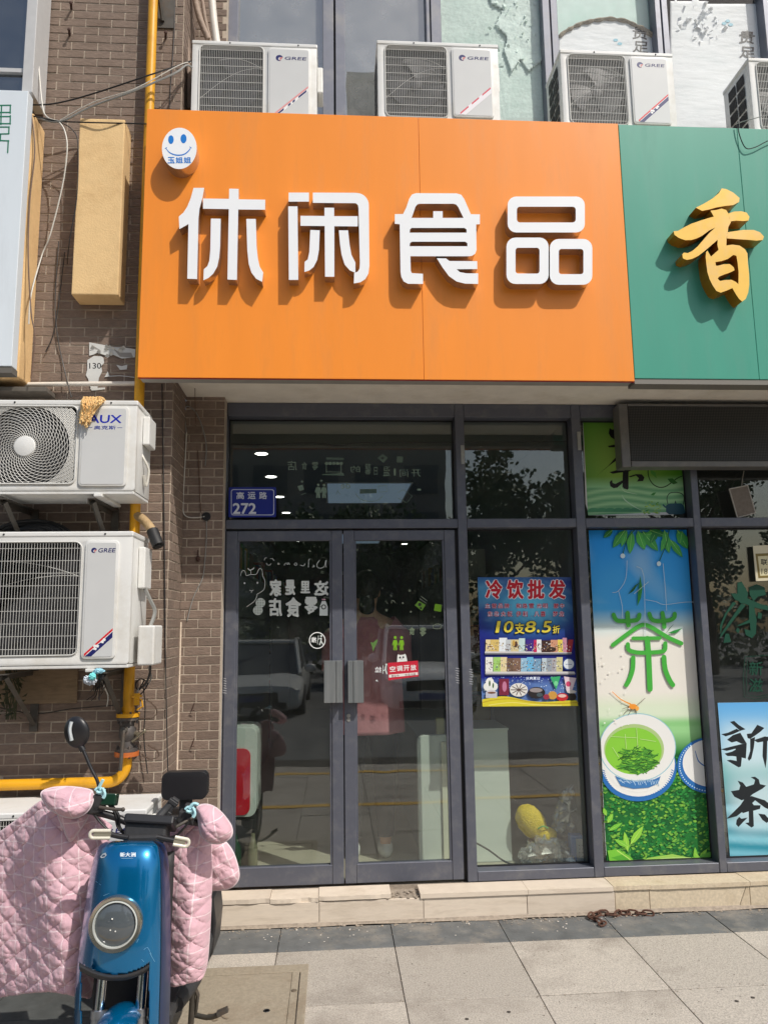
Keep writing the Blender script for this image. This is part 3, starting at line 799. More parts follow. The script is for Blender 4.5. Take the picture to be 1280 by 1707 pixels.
letter([[c5([(55,233),(97,232),(113,200),(128,155),(142,133),(162,126),(368,127),(392,134),(407,155),(425,196),(441,233),(487,234),(487,284),(468,285),(470,415),(463,434),(447,445),(430,447),(134,447),(136,522),(142,533),(198,536),(198,588),(122,587),(100,575),(88,552),(84,525),(80,284),(55,282)]),
         c5([(140,252),(160,195),(170,183),(182,180),(353,180),(366,184),(376,195),(404,252),(298,252),(298,218),(250,218),(250,252)]),
         c5([(130,327),(132,310),(142,303),(408,303),(419,310),(420,327)]), c5([(130,396),(132,380),(142,373),(412,373),(423,380),(424,396)])],
        [c5([(268,457),(315,458),(332,471),(473,472),(474,512),(368,513),(386,528),(420,534),(478,534),(478,588),(410,586),(368,575),(330,548),(298,505)])]])
letter([[c5(rrect(628,143,1020,326,44)), c5(rrect(675,195,974,275,16)[::-1])], [c5(rrect(622,352,836,588,46)), c5(rrect(668,404,790,535,14)[::-1])],
        [c5(rrect(842,359,1058,592,46)), c5(rrect(888,410,1013,538,14)[::-1])]])
# smiling badge
bd = thing('badge', 'round white smiling badge with blue face on the orange sign corner', 'badge', U(299,247,SY))
BY = SY-0.085
q = MB(); c = U(299, 246.5, BY)
rx = (U(328,247,BY).x-U(270,247,BY).x)/2; rz = (U(299,212,BY).z-U(299,281,BY).z)/2
n = 48
q.v = [Vector((c.x+rx*math.cos(2*math.pi*k/n), y, c.z+rz*math.sin(2*math.pi*k/n))) for y in (BY, SY-.001) for k in range(n)]
q.f = [list(range(n))] + [[k, (k+1) % n, n+(k+1) % n, n+k] for k in range(n)] + [[n+k for k in range(n)][::-1]]; q.m = [0]+[1]*n+[0]
q.build('disc', [M_LET, M_LSIDE], bd)
BLUE = srgb(20,120,205)
pr = Print(BY-.0006)
pr.ell(285,232,4.6,7.2,BLUE).ell(306,230.5,5,7.6,BLUE)
pr.line([(276.5,246),(282,253),(290,257),(299,258),(308,256),(315,250),(318,245)], [0.8,1.6,2,2,2,1.6,0.8], BLUE)
pr.line([(275.5,247),(278,245)],1,BLUE).line([(316.5,244),(319,246)],1,BLUE)
for ch, x in (('玉',279.5),('姐',293),('姐',306.5)): pr.text(ch, x, 261, x+12, 271.5, BLUE, 0.025)
pr.build('face_print', PRINT, bd)

# ------------------------------------------------------------------ green neighbouring sign with golden character
gs = thing('tea_shop_sign', 'green shop sign with a golden brush character, right of the orange sign', 'sign', (2.6, SY, SZ0))
GZ0 = U(1150, 631, SY).z; gseam = [SX1+.0012, U(1247,420,SY).x, U(1450,420,SY).x]
for a, b in zip(gseam, gseam[1:]):
    q = MB(); q.box(a+.001, b-.001, SY+0.002, SY+0.10, GZ0, SZ1-.004); q.build('panel', M_GREEN, gs, bevel=0.002)
q = MB(); q.box(gseam[0], gseam[-1], SY+.006, SY+.1, GZ0-0.03, GZ0-.001); q.build('bottom_trim', mat('grey_trim', srgb(120,116,108), 0.6), gs)
def cx(p): return [(1090+x/6.737, 290+y/6.737) for (x, y) in p]
M_GOLD = mat('gold_paint_letter', srgb(236,190,84), 0.36, metal=0.15, ns=6, na=0.08, stain=srgb(212,176,128), ss=4)
M_GSIDE = mat('gold_paint_side', srgb(196,132,34), 0.3, metal=0.5, ns=10, na=0.12)
q = MB(); GYF = SY-0.085
F = lambda x, y, Y: U(x, y, Y)
sm = lambda p, n=4: [tuple(v[:2]) for v in spline([(a, b, 0) for a, b in p], n, True)]
for outl in ([(470,375),(560,330),(660,270),(730,210),(760,158),(810,165),(890,205),(960,265),(955,310),(890,345),(800,355),(700,372),(620,395),(540,410)],
             [(838,440),(900,418),(980,415),(1040,430),(1072,478),(1060,520),(1000,525),(920,520),(850,530)],
             [(825,650),(900,640),(1000,625),(1120,625),(1190,650),(1235,700),(1220,738),(1150,745),(1040,735),(930,728),(820,720)]):
    q.prism([cx(outl)], F, GYF, SY+.002, 0, 1)
q.prism([cx([(635,408),(700,400),(760,385),(810,400),(836,440),(850,500),(862,540),(835,590),(828,650),(815,720),(812,800),(880,790),(960,800),(1020,840),(1050,890),(1055,1000),(1068,1120),(1070,1240),(1058,1330),(1030,1400),(990,1430),(955,1400),(915,1340),(880,1278),(820,1305),(750,1330),(700,1310),(660,1250),(625,1180),(600,1100),(588,1010),(580,930),(584,875),(600,858),(640,925),(690,880),(725,850),(712,790),(715,735),(640,800),(570,860),(500,915),(430,950),(370,962),(325,945),(318,900),(335,880),(380,885),(430,862),(490,810),(560,730),(620,660),(688,598),(620,630),(540,690),(480,720),(420,738),(350,740),(280,715),(230,680),(220,640),(270,635),(330,600),(420,555),(520,520),(600,495),(672,475)]),
         cx([(690,985),(760,975),(830,950),(890,905),(925,915),(940,1000),(950,1100),(948,1235),(920,1210),(870,1185),(800,1188),(740,1198),(716,1172),(730,1150),(790,1125),(850,1105),(905,1078),(895,1045),(850,1008),(780,1010),(715,1028),(694,1025)])], F, GYF, SY+.002, 0, 1)
q.build('letter', [M_GOLD, M_GSIDE], gs)

# ------------------------------------------------------------------ left neighbour: pale sign, plaster boxes, bay window
M_PLAS = mat('yellow_plaster', srgb(222,186,134), 0.92, ns=26, na=0.06, bump=0.22, bs=130, stain=srgb(196,158,108), ss=3.4)
lx = U(50, 300, -0.62).x
q = MB(); zt_, zb_ = U(30,150,-0.70).z, U(20,610,-0.70).z
ns_ = thing('neighbour_sign', 'pale grey metal sign with outlined green character at the left edge', 'sign', (lx-.4, -0.70, zb_))
M_PALE = metal_panel('pale_panel_paint', (214,222,228))
q.box(lx-0.9, lx-0.004, -0.70, -0.63, zb_, zt_); q.build('panel', M_PALE, ns_, bevel=0.003)
q = MB(); q.box(lx-0.9, lx-0.004, -0.695, -0.46, zb_-0.035, zb_-.002); q.build('bottom_trim', mat('dark_trim', srgb(96,92,86), 0.7), ns_)
GRN = srgb(24,112,84)
pr = Print(-0.7008)
d3 = lambda pts: [(x/5.333, 100+y/5.333) for (x, y) in pts]
for pts in ([(-60,400),(96,398)],[(14,400),(12,462)],[(92,396),(90,470)],[(-60,462),(92,462)],[(92,490),(90,566)],[(-40,500),(92,498)],[(10,462),(8,570)],[(-40,562),(92,562)],[(-30,592),(82,592)],[(80,590),(78,652)],[(-40,655),(80,652)],[(5,655),(3,715)],[(3,712),(78,716)],[(74,712),(68,820)],[(-90,400),(-96,820)]):
    pr.line(d3(pts), 2.2, GRN)
pr.build('character_print', PRINT, ns_)
# plaster boxes
q = MB(); zt_, zb_ = U(60,192,-0.60).z, U(45,632,-0.60).z
q.box(lx-0.85, lx+0.002, -0.625, -0.455, zb_, zt_)
o = q.build('plaster_box', M_PLAS, bevel=0.012, seg=3); tag(o, 'yellow plaster box carrying the pale neighbour sign, wires hanging down its side', 'plaster box')
a, b = U(131,197,-0.59).x, U(208.5,197,-0.59).x
a2 = U(123,440,-.59).x
q = MB(); q.box((a+a2)/2, b, -0.59, -0.45, U(165,491,-.59).z, U(165,197,-.59).z)
o = q.build('plaster_box', mat('yellow_plaster_two', srgb(226,192,140), 0.92, ns=22, na=0.05, bump=0.22, bs=120, stain=srgb(200,162,112), ss=4), bevel=0.006, seg=2); tag(o, 'tall free standing yellow plaster box on bricks between pale sign and orange sign', 'plaster box')
# dark slab under neighbour sign
q = MB(); q.box(-2.6, lx+0.14, -0.60, -0.46, U(20,652,-0.60).z, zb_-0.04); tag(q.build('ledge', mat('dark_ledge', srgb(92,86,78), 0.9, ns=20, na=0.2), bevel=0.004), 'dark ledge below the pale sign and its plaster box', 'ledge')
# bay window
bw = thing('bay_window', 'blue glazed bay window with grey frame above the pale neighbour sign', 'window', (lx-0.4, -0.6, 4.7))
zb2 = U(30,152,-.66).z
q = MB(); q.box(lx-0.9, lx-0.062, -0.618, -0.610, zb2, 6.6); q.build('pane', glass_mat('blue_coated_glass', (0.25,0.34,0.42), 1.8, 0.04, extra=0.16), bw)
q = MB(); q.box(lx-0.058, lx, -0.66, -0.47, zb2, 6.6); q.build('corner_post', mat('bay_frame', srgb(190,190,190), 0.5, ns=20, na=0.05), bw, bevel=0.003)
q = MB(); q.box(lx-0.9, lx-0.06, -0.59, -0.47, zb2, 6.6); q.build('backing', mat('bay_backing', (0.05,0.07,0.10), 0.8), bw)
q = MB(); q.box(lx-0.9, lx-0.06, -0.640, -0.60, U(20,120,-.62).z-.012, U(20,120,-.62).z+.012); q.build('transom', MATS['bay_frame'], bw)

# torn poster 130 on the bricks
tp = thing('torn_poster', 'torn remains of a white poster reading 130 on bricks by the yellow pipe', 'poster', U(185,610,-.458))
pr = Print(-0.4585)
d = lambda pts: [(x/3.2, 400+y/3.2) for (x, y) in pts]
G1, G2 = srgb(206,206,202), srgb(150,146,140)
pr.poly(d([(476,545),(560,560),(600,570),(660,572),(722,582),(720,625),(650,632),(600,610),(560,614),(520,600),(495,612),(476,616)]), G1)
pr.up().poly(d([(485,555),(540,590),(500,580)]), G2).poly(d([(600,575),(640,600),(700,600),(712,628),(640,622)]), G2)
pr.poly(d([(466,640),(500,618),(540,620),(552,628),(556,655),(540,672),(545,700),(528,735),(520,790),(500,800),(484,790),(470,740),(458,720),(466,690)]), G1)
pr.poly(d([(575,700),(586,728),(560,728)]), G1).poly(d([(480,790),(560,786),(560,795),(490,804)]), G1).poly(d([(620,665),(650,672),(680,664),(676,690),(640,692)]), G1)
pr.line(d([(560,728),(640,724),(716,732)]), 1.2, G1)
pr.up().text('130', 476/3.2, 400+655/3.2, 540/3.2, 400+686/3.2, BLACK, 0.012)
pr.build('paper', PRINT, tp)
q = MB()
for k in range(12):
    x = RND.uniform(150,224); c = U(x, 582+RND.uniform(-6,10), -0.462); s = .014
    q.add([c+Vector((-s,0,-s*.5)), c+Vector((0,-.012,s*.4)), c+Vector((s,0,-.3*s)), c+Vector((0,.002,-s))], [(0,1,2),(0,2,3)])
q.build('curled_scrap', mat('scrap_paper', srgb(200,200,196), 0.8), tp, kind='stuff')
# ------------------------------------------------------------------ air conditioner outdoor units
M_ACW = mat('ac_white_enamel', srgb(219,219,216), 0.42, ns=6, na=0.04, stain=srgb(186,180,166), ss=2.4)
M_ACP = mat('ac_panel', srgb(200,201,200), 0.5, ns=8, na=0.02)
M_DARK = mat('dark_cavity', (0.012,0.012,0.013), 0.7)
M_FAN = mat('black_fan', (0.02,0.02,0.022), 0.45)
M_WIRE = mat('grille_wire', srgb(204,203,198), 0.45)
M_STEEL = mat('dull_bracket', srgb(92,88,82), 0.6, metal=0.5, ns=20, na=0.2, stain=srgb(110,86,66), ss=6)
NAVY, RED = srgb(30,34,98), srgb(206,40,52)
def ac_unit(label, group, x0, x1, z0, z1, Y, D=0.31, gx=(0.06,0.57), panel=(0.61,0.95), stripe=(RED, NAVY), nbars=36, kind='bars', brand='GREE', gz=(0.06,0.94), pz=(0.07,0.93), hub=None, logo=0.83):
    W, H = x1-x0, z1-z0
    t = thing('air_conditioner', label, 'air conditioner', ((x0+x1)/2, Y+D/2, z0), group)
    q = MB(); gx0, gx1 = x0+W*gx[0], x0+W*gx[1]; gz0, gz1 = z0+H*gz[0], z0+H*gz[1]
    # casing: front plate with an opening, box behind, lid and base
    fn = lambda a, b, yy: Vector((a, yy, b))
    outer = rrect(x0, z0+0.012, x1, z1-0.012, 0.012, 3); hole = rrect(gx0, gz0, gx1, gz1, 0.035, 5)
    q.prism([outer, hole[::-1]], fn, Y, Y+0.03)
    q.box(x0+.001, x1-.001, Y+0.03, Y+D, z0+.013, z1-.013)
    q.build('casing', M_ACW, t, bevel=0.004, seg=2, smooth=35)
    q = MB(); q.box(x0-.004, x1+.004, Y-.004, Y+D+.004, z1-.026, z1); q.build('lid', M_ACW, t, bevel=0.006, seg=2)
    q = MB(); q.box(x0+.003, x1-.003, Y+.002, Y+D-.002, z0-.006, z0+.010)
    for fxx in (0.2, 0.8): q.box(x0+W*fxx-.02, x0+W*fxx+.02, Y-.02, Y+D+.02, z0-.022, z0-.0065)
    q.build('base', M_ACW, t, bevel=0.003, seg=1)
    cxx, czz = ((gx0+gx1)/2, (gz0+gz1)/2) if hub is None else hub
    rad_ = min(gx1-gx0, gz1-gz0)/2*0.93
    # cavity plate and fan behind the grille
    q = MB(); q.prism([rrect(gx0+.002, gz0+.002, gx1-.002, gz1-.002, .03, 4)], fn, Y+0.0275, Y+0.0295); q.build('cavity', M_DARK, t)
    q = MB()
    for k in range(3):
        a0 = k*2*math.pi/3+0.4
        def bl(u, v, a0=a0):
            r = rad_*(0.22+0.74*v); a = a0+u*1.35+v*0.35
            return (cxx+r*math.cos(a), Y+0.024-0.008*u, czz+r*math.sin(a))
        q.grid(bl, 8, 4)
    q.lathe((cxx, Y+0.026, czz), (0,-1,0), [(0,rad_*.24),(.008,rad_*.2),(.010,0)], 16)
    q.build('fan', M_FAN, t, smooth=40)
    q = MB()
    if kind == 'bars':
        for k in range(nbars):
            x = gx0+(gx1-gx0)*(k+.5)/nbars; q.box(x-.0008, x+.0008, Y-.004, Y-.002, gz0+.004, gz1-.004)
        for k in range(9):
            z = gz0+(gz1-gz0)*(k+.5)/9; q.box(gx0+.003, gx1-.003, Y-.0018, Y+.0005, z-.0010, z+.0010)
        for sg_ in (0,):
            q.tube([(gx0+(gx1-gx0)*u, Y+.001, gz0+(gz1-gz0)*(0.25+0.45*math.sin(u*1.75))) for u in [i/12 for i in range(13)]], .0014, 4)
            q.tube([(gx0+(gx1-gx0)*(.3+.7*u), Y+.001, gz0+(gz1-gz0)*(0.80+0.05*math.sin(u*3)-0.12*u*u)) for u in [i/10 for i in range(11)]], .0014, 4)
        ring = rrect(gx0-.001, gz0-.001, gx1+.001, gz1+.001, .035, 5); ring = [(a, Y-.003, b) for a, b in ring]
        q.tube(ring+[ring[0]], .0038, 6)
    else:
        R1 = rad_*1.06
        def clipped(pts, rr_):
            run = []
            for (x, y, z) in pts:
                if gx0 < x < gx1 and gz0 < z < gz1: run.append((x, y, z))
                else:
                    if len(run) > 1: q.tube(run, rr_, 4)
                    run = []
            if len(run) > 1: q.tube(run, rr_, 4)
        for k in range(13):
            r = R1*(0.28+0.76*k/12); clipped([(cxx+r*math.cos(a), Y-.002-0.012*max(0,1-(r/R1)**2), czz+r*math.sin(a)) for a in [i*2*math.pi/72 for i in range(73)]], .0012)
        for k in range(40):
            a0 = 2*math.pi*k/40
            clipped([(cxx+r*math.cos(a0+1.5*(r/R1)), Y-.003-0.012*max(0,1-(r/R1)**2), czz+r*math.sin(a0+1.5*(r/R1))) for r in [R1*(0.26+1.24*i/22) for i in range(23)]], .0016)
        for k in range(12):
            r = R1*(1.1+.035*k); clipped([(cxx+r*math.cos(a), Y-.001, czz+r*math.sin(a)) for a in [i*2*math.pi/90 for i in range(91)]], .0028)
        for k in range(30):      # corner louvres
            s = gx0+(gx1-gx0)*k/30
        ring = rrect(gx0-.001, gz0-.001, gx1+.001, gz1+.001, .03, 5); ring = [(a, Y-.003, b) for a, b in ring]
        q.tube(ring+[ring[0]], .005, 6)
        hb = MB(); hb.lathe((cxx, Y-.008, czz), (0,-1,0), [(0,R1*.26),(.006,R1*.27),(.012,R1*.25),(.016,R1*.15),(.017,0)], 32); hb.build('hub_cap', M_ACW, t, smooth=35)
    q.build('grille', M_WIRE, t, kind='stuff')
    # raised service panel
    px0, px1, pz0, pz1 = x0+W*panel[0], x0+W*panel[1], z0+H*pz[0], z0+H*pz[1]
    q = MB(); q.prism([rrect(px0, pz0, px1, pz1, .02, 4)], fn, Y-.010, Y-.0005); q.build('panel', M_ACW, t, bevel=0.004, seg=2, smooth=40)
    q = MB(); q.prism([rrect(px0+.010, pz0+.010, px1-.012, pz1-.012, .012, 4)], fn, Y-.0115, Y-.0102); pf = q.build('panel_face', M_ACP, t)
    # print: emblem, name and corner stripe, in metres on the panel
    class PP(Print):
        def _p(s, a, b): return Vector((a, s.Y-s.l, b))
        def text(s, body, X0, Z0, X1, Z1, col, off=0.0, shear=0.0):
            d = off*(Z1-Z0)*.8
            for (ex, ez) in ((-d,0),(d,0),(0,-d),(0,d),(0,0)): s.text1(body, X0+ex+d, Z0+ez+d, X1+ex-d, Z1+ez-d, col, shear)
            return s
        def text1(s, body, X0, Z0, X1, Z1, col, shear=0.0):
            vs, fs = glyph(body, 0.0); mx=min(v[0] for v in vs); Mx=max(v[0] for v in vs); my=min(v[1] for v in vs); My=max(v[1] for v in vs)
            pts = []
            for (a, b) in vs:
                v = (b-my)/(My-my); pts.append((X0+(X1-X0)*(a-mx)/(Mx-mx)+shear*(v-.5)*(Z1-Z0), Z0+(Z1-Z0)*v))
            return s.tris(pts, fs, col)
    pr = PP(Y-.0120, .0003); pw = px1-px0; lz = z0+H*logo
    if brand == 'GREE':
        ex = px0+pw*.26; er = pw*.085
        pr.ell(ex, lz, er, er*.95, NAVY, 20, 20, 290); pr.up().ell(ex+er*.25, lz-er*.25, er*.55, er*.5, srgb(200,201,200)); pr.up().poly([(ex+er*.1,lz-er*.9),(ex+er*.95,lz+er*.1),(ex+er*.75,lz+er*.3),(ex+er*.1,lz+er*.1)], srgb(196,120,120))
        pr.text('GREE', ex+er*1.5, lz-.0105, px1-pw*.10, lz+.0105, NAVY, 0.025, 0.18)
        bz0 = pz0+.012; bw_ = pw*.86; X1 = px1-.014
        def band(o0, o1, col, lo=0.0, hi=1.0):
            ex0 = X1-bw_*0.95; ht = bw_*0.95*0.92
            P_ = lambda t, o: (ex0+(X1-ex0)*t, bz0+o+ht*t)
            a, b, c, dd = P_(lo, o0), P_(hi, o0), P_(hi, o1), P_(lo, o1)
            pts = []
            for p in ((lo,o0),(hi,o0),(hi,o1),(lo,o1)):
                u_, o_ = p; x, z = P_(u_, o_); pts.append((x, max(bz0, z)))
            if o1 < 0 or o0 < 0:
                t0 = max(lo, -min(o0, o1)/ht*1.0); pts = [P_(max(lo,-o0/ht), o0) if o0 < 0 else P_(lo,o0), P_(hi,o0), P_(hi,o1), P_(max(lo,-o1/ht), o1) if o1 < 0 else P_(lo,o1)]
            pr.poly(pts, col)
        if stripe == 'worn':
            pr.up(); band(0.0, .012, srgb(224,150,150)); band(-.022, -.002, WHITE); pr.up()
            for (lo, hi) in ((.12,.3),(.42,.5),(.55,.62),(.72,.95)): band(-.018, -.004, NAVY, lo, hi)
        elif stripe == 'faded':
            pr.up(); band(-.04, .004, srgb(232,228,232)); pr.up()
            for (lo, hi) in ((.05,.3),(.4,.62),(.72,.98)): band(-.008, .004, srgb(206,70,90), lo, hi)
        else:
            pr.up(); band(-.034, .014, WHITE); pr.up(); band(0.0, .013, RED); band(-.032, -.004, NAVY)
            pr.up(); mx_, mz_ = X1-bw_*.45, bz0+bw_*.40
            for (dx, dz) in ((-.018,-.020),(-.008,-.008),(-.02,-.006),(.014,.012),(.022,.022)): pr.poly([(mx_+dx-.008,mz_+dz-.003),(mx_+dx+.006,mz_+dz-.006),(mx_+dx+.009,mz_+dz+.005),(mx_+dx-.003,mz_+dz+.007)], WHITE)
    else:
        pr.text('AUX', px0+pw*.16, lz-.021, px0+pw*.86, lz+.021, srgb(22,40,168), 0.04, 0.05)
        pr.text('奥克斯', px0+pw*.28, lz-.054, px0+pw*.74, lz-.034, srgb(40,60,150), 0.014)
        pr.poly([(px0+pw*.14,lz-.045),(px0+pw*.25,lz-.045),(px0+pw*.25,lz-.043),(px0+pw*.14,lz-.043)], srgb(40,60,150)).poly([(px0+pw*.77,lz-.045),(px0+pw*.88,lz-.045),(px0+pw*.88,lz-.043),(px0+pw*.77,lz-.043)], srgb(40,60,150))
    pr.build('logo_print', PRINT, pf)
    # side: louvred openings and valve cover
    q = MB()
    for i in range(2):
        for j in range(5): q.box(x0-.0055, x0-.0045, Y+.06+i*.10, Y+.145+i*.10, z0+.05+j*(H-.1)/5, z0+.05+(j+.82)*(H-.1)/5)
    q.build('side_vent', M_DARK, t)
    q = MB(); q.box(x1+.0005, x1+.035, Y+.12, Y+.26, z0+H*.58, z0+H*.90); q.build('terminal_cover', M_ACW, t, bevel=0.006)
    q = MB()
    for (a, b) in ((.3,.985),(.85,.985)): q.lathe((x0+W*a, Y-.004, z1-.013),(0,-1,0),[(0,.005),(.003,.004),(.003,0)],8)
    q.build('screw', M_DARK, t)
    return t
GT = 'air conditioners on the ledge above the signs'
def upx(px0, px1, pyt, Y): return U(px0, pyt, Y).x, U(px1, pyt, Y).x
YT = -0.47
zt_ = U(430, 70, YT).z
a = upx(321, 528, 75, YT)
ac1 = ac_unit('white air conditioner with worn purple stripe, above the left end of the orange sign', GT, a[0], a[1], zt_-.54, zt_, YT, stripe='worn', logo=.80)
a = upx(629, 829, 75, YT); zt2_ = U(730, 70, YT).z
ac2 = ac_unit('white air conditioner with faded pink dashed stripe, above the middle of the orange sign', GT, a[0], a[1], zt2_-.54, zt2_, YT, stripe='faded', logo=.80)
a = upx(931, 1116, 92, YT); zt3_ = U(1020, 91, YT).z
ac3 = ac_unit('white air conditioner with red and blue stripe, in front of the arched torn paper', GT, a[0], a[1], zt3_-.53, zt3_, YT-.03, logo=.82)
a = U(1247, 98, YT).x; zt4_ = U(1262, 96, YT).z
ac4 = ac_unit('white air conditioner with dark side vents, rightmost above the green sign', GT, a, a+.74, zt4_-.53, zt4_, YT)
# lower units on the pier
YL = -0.86
xr = U(221, 900, YL).x
za1, za0 = U(120, 667, YL).z, U(120, 822, YL).z
px = lambda p, y: U(p, y, YL).x
GL = 'air conditioners on the brick pier'
W_ = 0.85
ac5 = ac_unit('white air conditioner with round spiral grille, topmost on the brick pier', GL, xr-W_, xr, za0, za1, YL, 0.30, kind='spiral', brand='AUX', gx=((px(-70,745)-xr+W_)/W_, (px(127,745)-xr+W_)/W_), gz=(.10,.93), panel=((px(134,745)-xr+W_)/W_, .955), hub=(px(43,745), U(43,745,YL).z), logo=.79)
zg1, zg0 = U(120, 886, YL).z, U(120, 1113, YL).z
ac6 = ac_unit('large white air conditioner with barred grille and red blue stripe, middle on the pier', GL, xr-W_-.02, xr, zg0, zg1, YL, 0.32, gx=((px(-150,1000)-xr+W_+.02)/(W_+.02), (px(133,1000)-xr+W_+.02)/(W_+.02)), gz=(.09,.92), panel=((px(140,1000)-xr+W_+.02)/(W_+.02), .93), pz=(.06,.93), nbars=58, logo=.855)
xr3 = U(243, 1355, YL).x; z3 = U(120, 1353, YL).z
ac7 = ac_unit('dusty cream air conditioner low on the pier behind the scooter', GL, xr3-.85, xr3, z3-.52, z3, YL, 0.33)
# external box on the large unit, brackets under units
q = MB(); c0, c1 = U(237,1043,-.72), U(262,1108,-.72); q.box(c0.x, c1.x, -.80, -.62, c1.z, c0.z); q.build('valve_cover', M_ACW, ac6, bevel=0.008)
def bracket(label, x, z, Yf, depth):
    t = thing('bracket', label, 'bracket', (x, -.456, z))
    q = MB(); q.box(x-.018, x+.018, -.456-depth, -.456, z-.030, z-.026); q.box(x-.018, x-.014, -.456-depth, -.456, z-.055, z-.030)
    q.tube([(x, -.456-depth*.92, z-.04), (x, -.475, z-.30)], .014, 4); q.build('arm', M_STEEL, t)
    q = MB(); q.box(x-.02, x+.02, -.470, -.457, z-.34, z-.02); q.build('wall_plate', M_STEEL, t)
bracket('steel bracket under the right end of the spiral grille unit', U(160,835,-.8).x, za0, YL, .42)
bracket('steel bracket under the left end of the spiral grille unit', U(14,835,-.8).x, za0, YL, .42)
bracket('steel bracket under the right end of the large unit, beside the hanging cloth', U(178,1118,-.8).x, zg0, YL, .42)
bracket('weathered bracket under the left end of the large unit', U(16,1118,-.8).x, zg0, YL, .42)

# ------------------------------------------------------------------ gas pipe with valve
M_YEL = mat('yellow_gas_pipe', srgb(222,160,24), 0.42, ns=10, na=0.06, stain=srgb(170,120,30), ss=4)
GP = -0.53
gp = thing('gas_pipe', 'yellow gas pipe running down the pier, with dark valve and elbow to the left', 'gas pipe', (U(232,660,GP).x, GP, 0.5))
xg = U(231.5, 680, GP).x
zv1, zv2 = U(208,1190,GP).z, U(208,1253,GP).z
q = MB(); q.tube([(xg, GP, 6.4), (xg, GP, zv1+.004)], 0.027, 16); q.build('riser', M_YEL, gp, smooth=40)
zh = U(120, 1306, GP).z
el = [(xg, GP, zv2-.004), (xg, GP, zh+.09)] + [(xg-.09+.09*math.cos(rad(a)), GP, zh+.09-.09*math.sin(rad(a))) for a in range(0, 91, 10)] + [(xg-1.4, GP, zh)]
q = MB(); q.tube(el, 0.027, 16); q.build('elbow_pipe', M_YEL, gp, smooth=40)
q = MB()
q.lathe((xg,GP,zv1-.016),(0,0,1),[(0,.058),(.018,.058),(.020,.032),(.05,.031)],20); q.build('flange', M_YEL, gp, smooth=35)
q = MB(); q.lathe((xg,GP,zv2-.022),(0,0,1),[(0,.060),(.022,.060),(.023,.03)],20); q.build('flange', mat('rusty_orange_flange', srgb(196,104,44), 0.6, ns=30, na=0.25, stain=srgb(120,60,34), ss=6), gp, smooth=35)
M_CAST = mat('grey_cast_iron', srgb(86,82,80), 0.6, metal=0.4, ns=40, na=0.3, stain=srgb(140,120,104), ss=9)
q = MB(); q.lathe((xg,GP,zv2+.001),(0,0,1),[(0,.056),(.014,.056),(.016,.034),(.05,.030),(.07,.042),(.11,.042),(.125,.032),(zv1-zv2-.036,.036),(zv1-zv2-.034,.054),(zv1-zv2-.019,.054)],20)
for k in range(6):
    a = k*math.pi/3; q.cyl((xg+.046*math.cos(a),GP+.046*math.sin(a),zv2-.03),(xg+.046*math.cos(a),GP+.046*math.sin(a),zv2+.03),.006,n=6)
    q.cyl((xg+.046*math.cos(a),GP+.046*math.sin(a),zv1-.05),(xg+.046*math.cos(a),GP+.046*math.sin(a),zv1+.012),.006,n=6)
q.build('valve_body', M_CAST, gp, smooth=35)
q = MB(); v0 = U(206,1218,GP-.06); q.lathe((v0.x,GP-.03,v0.z),(0,-1,0),[(0,.016),(.03,.016),(.032,.012)],12)
q.tube([(v0.x,GP-.058,v0.z),(v0.x,GP-.064,v0.z-.03),(U(201,1285,GP-.06).x,GP-.064,U(201,1285,GP-.06).z)], .008, 6, rs=[.010,.010,.009]); q.build('valve_lever', M_STEEL, gp, smooth=40)
q = MB()
for (py, sx) in ((1200,0),(1262,4)):
    c = [U(232+sx,py-2,GP-.02), U(250+sx,py-2,GP-.05), U(261+sx,py-9,GP-.05), U(258+sx,py-22,GP-.05), U(244+sx,py-34,GP-.04)] if py == 1200 else [U(236,1258,GP-.02), U(250,1266,GP-.05), U(263,1262,GP-.05), U(262,1252,GP-.05), U(246,1242,GP-.04)]
    sp = spline(c, 5)
    for a, b in zip(sp, sp[1:]):
        q.add([a+Vector((0,-.012,0)), a+Vector((0,.012,0)), b+Vector((0,.012,0)), b+Vector((0,-.012,0))], [(0,1,2,3)])
o = q.build('bonding_strap', mat('copper_strap', srgb(110,92,80), 0.5, metal=0.6, ns=20, na=0.2), gp); sd = o.modifiers.new('thickness','SOLIDIFY'); sd.thickness=.002
q = MB(); c = Vector((xg, GP, zv2)); q.tube([c+Vector((.03,-.02,.05)), U(233,1226,GP-.03), U(240,1220,GP-.05)],.007,8); q.ell(U(241,1219,GP-.05),(.008,.008,.012),8,6); q.tube([c+Vector((.03,0,.09)),c+Vector((.06,-.02,.085))],.012,8); q.build('test_tap', mat('brass_tap', srgb(150,140,120), .4, metal=.7), gp, smooth=40)
q = MB(); c = U(229,1165,GP); q.box(c.x-.008,c.x+.02,GP-.035,GP-.03,c.z-.03,c.z+.03); q.tube([c+Vector((-.02,-.03,.012)),c+Vector((.03,-.03,.016))],.006,6); q.tube([U(225,1168,GP-.03),U(236,1166,GP-.035),U(238,1178,GP-.035),U(228,1184,GP-.03)],.005,6); q.build('pipe_clamp', M_YEL, gp)
# wall clamp of the pipe near the top
q = MB(); c = U(278,22,-.456); q.box(c.x-.05,c.x+.045,-.462,-.457,c.z-.10,c.z+.09); q.tube([(xg+.02,GP,c.z+.15),(xg+.03,GP-.02,c.z+.10),(c.x-.02,-.468,c.z-.06)],.012,6); q.build('wall_clamp', M_STEEL, gp)

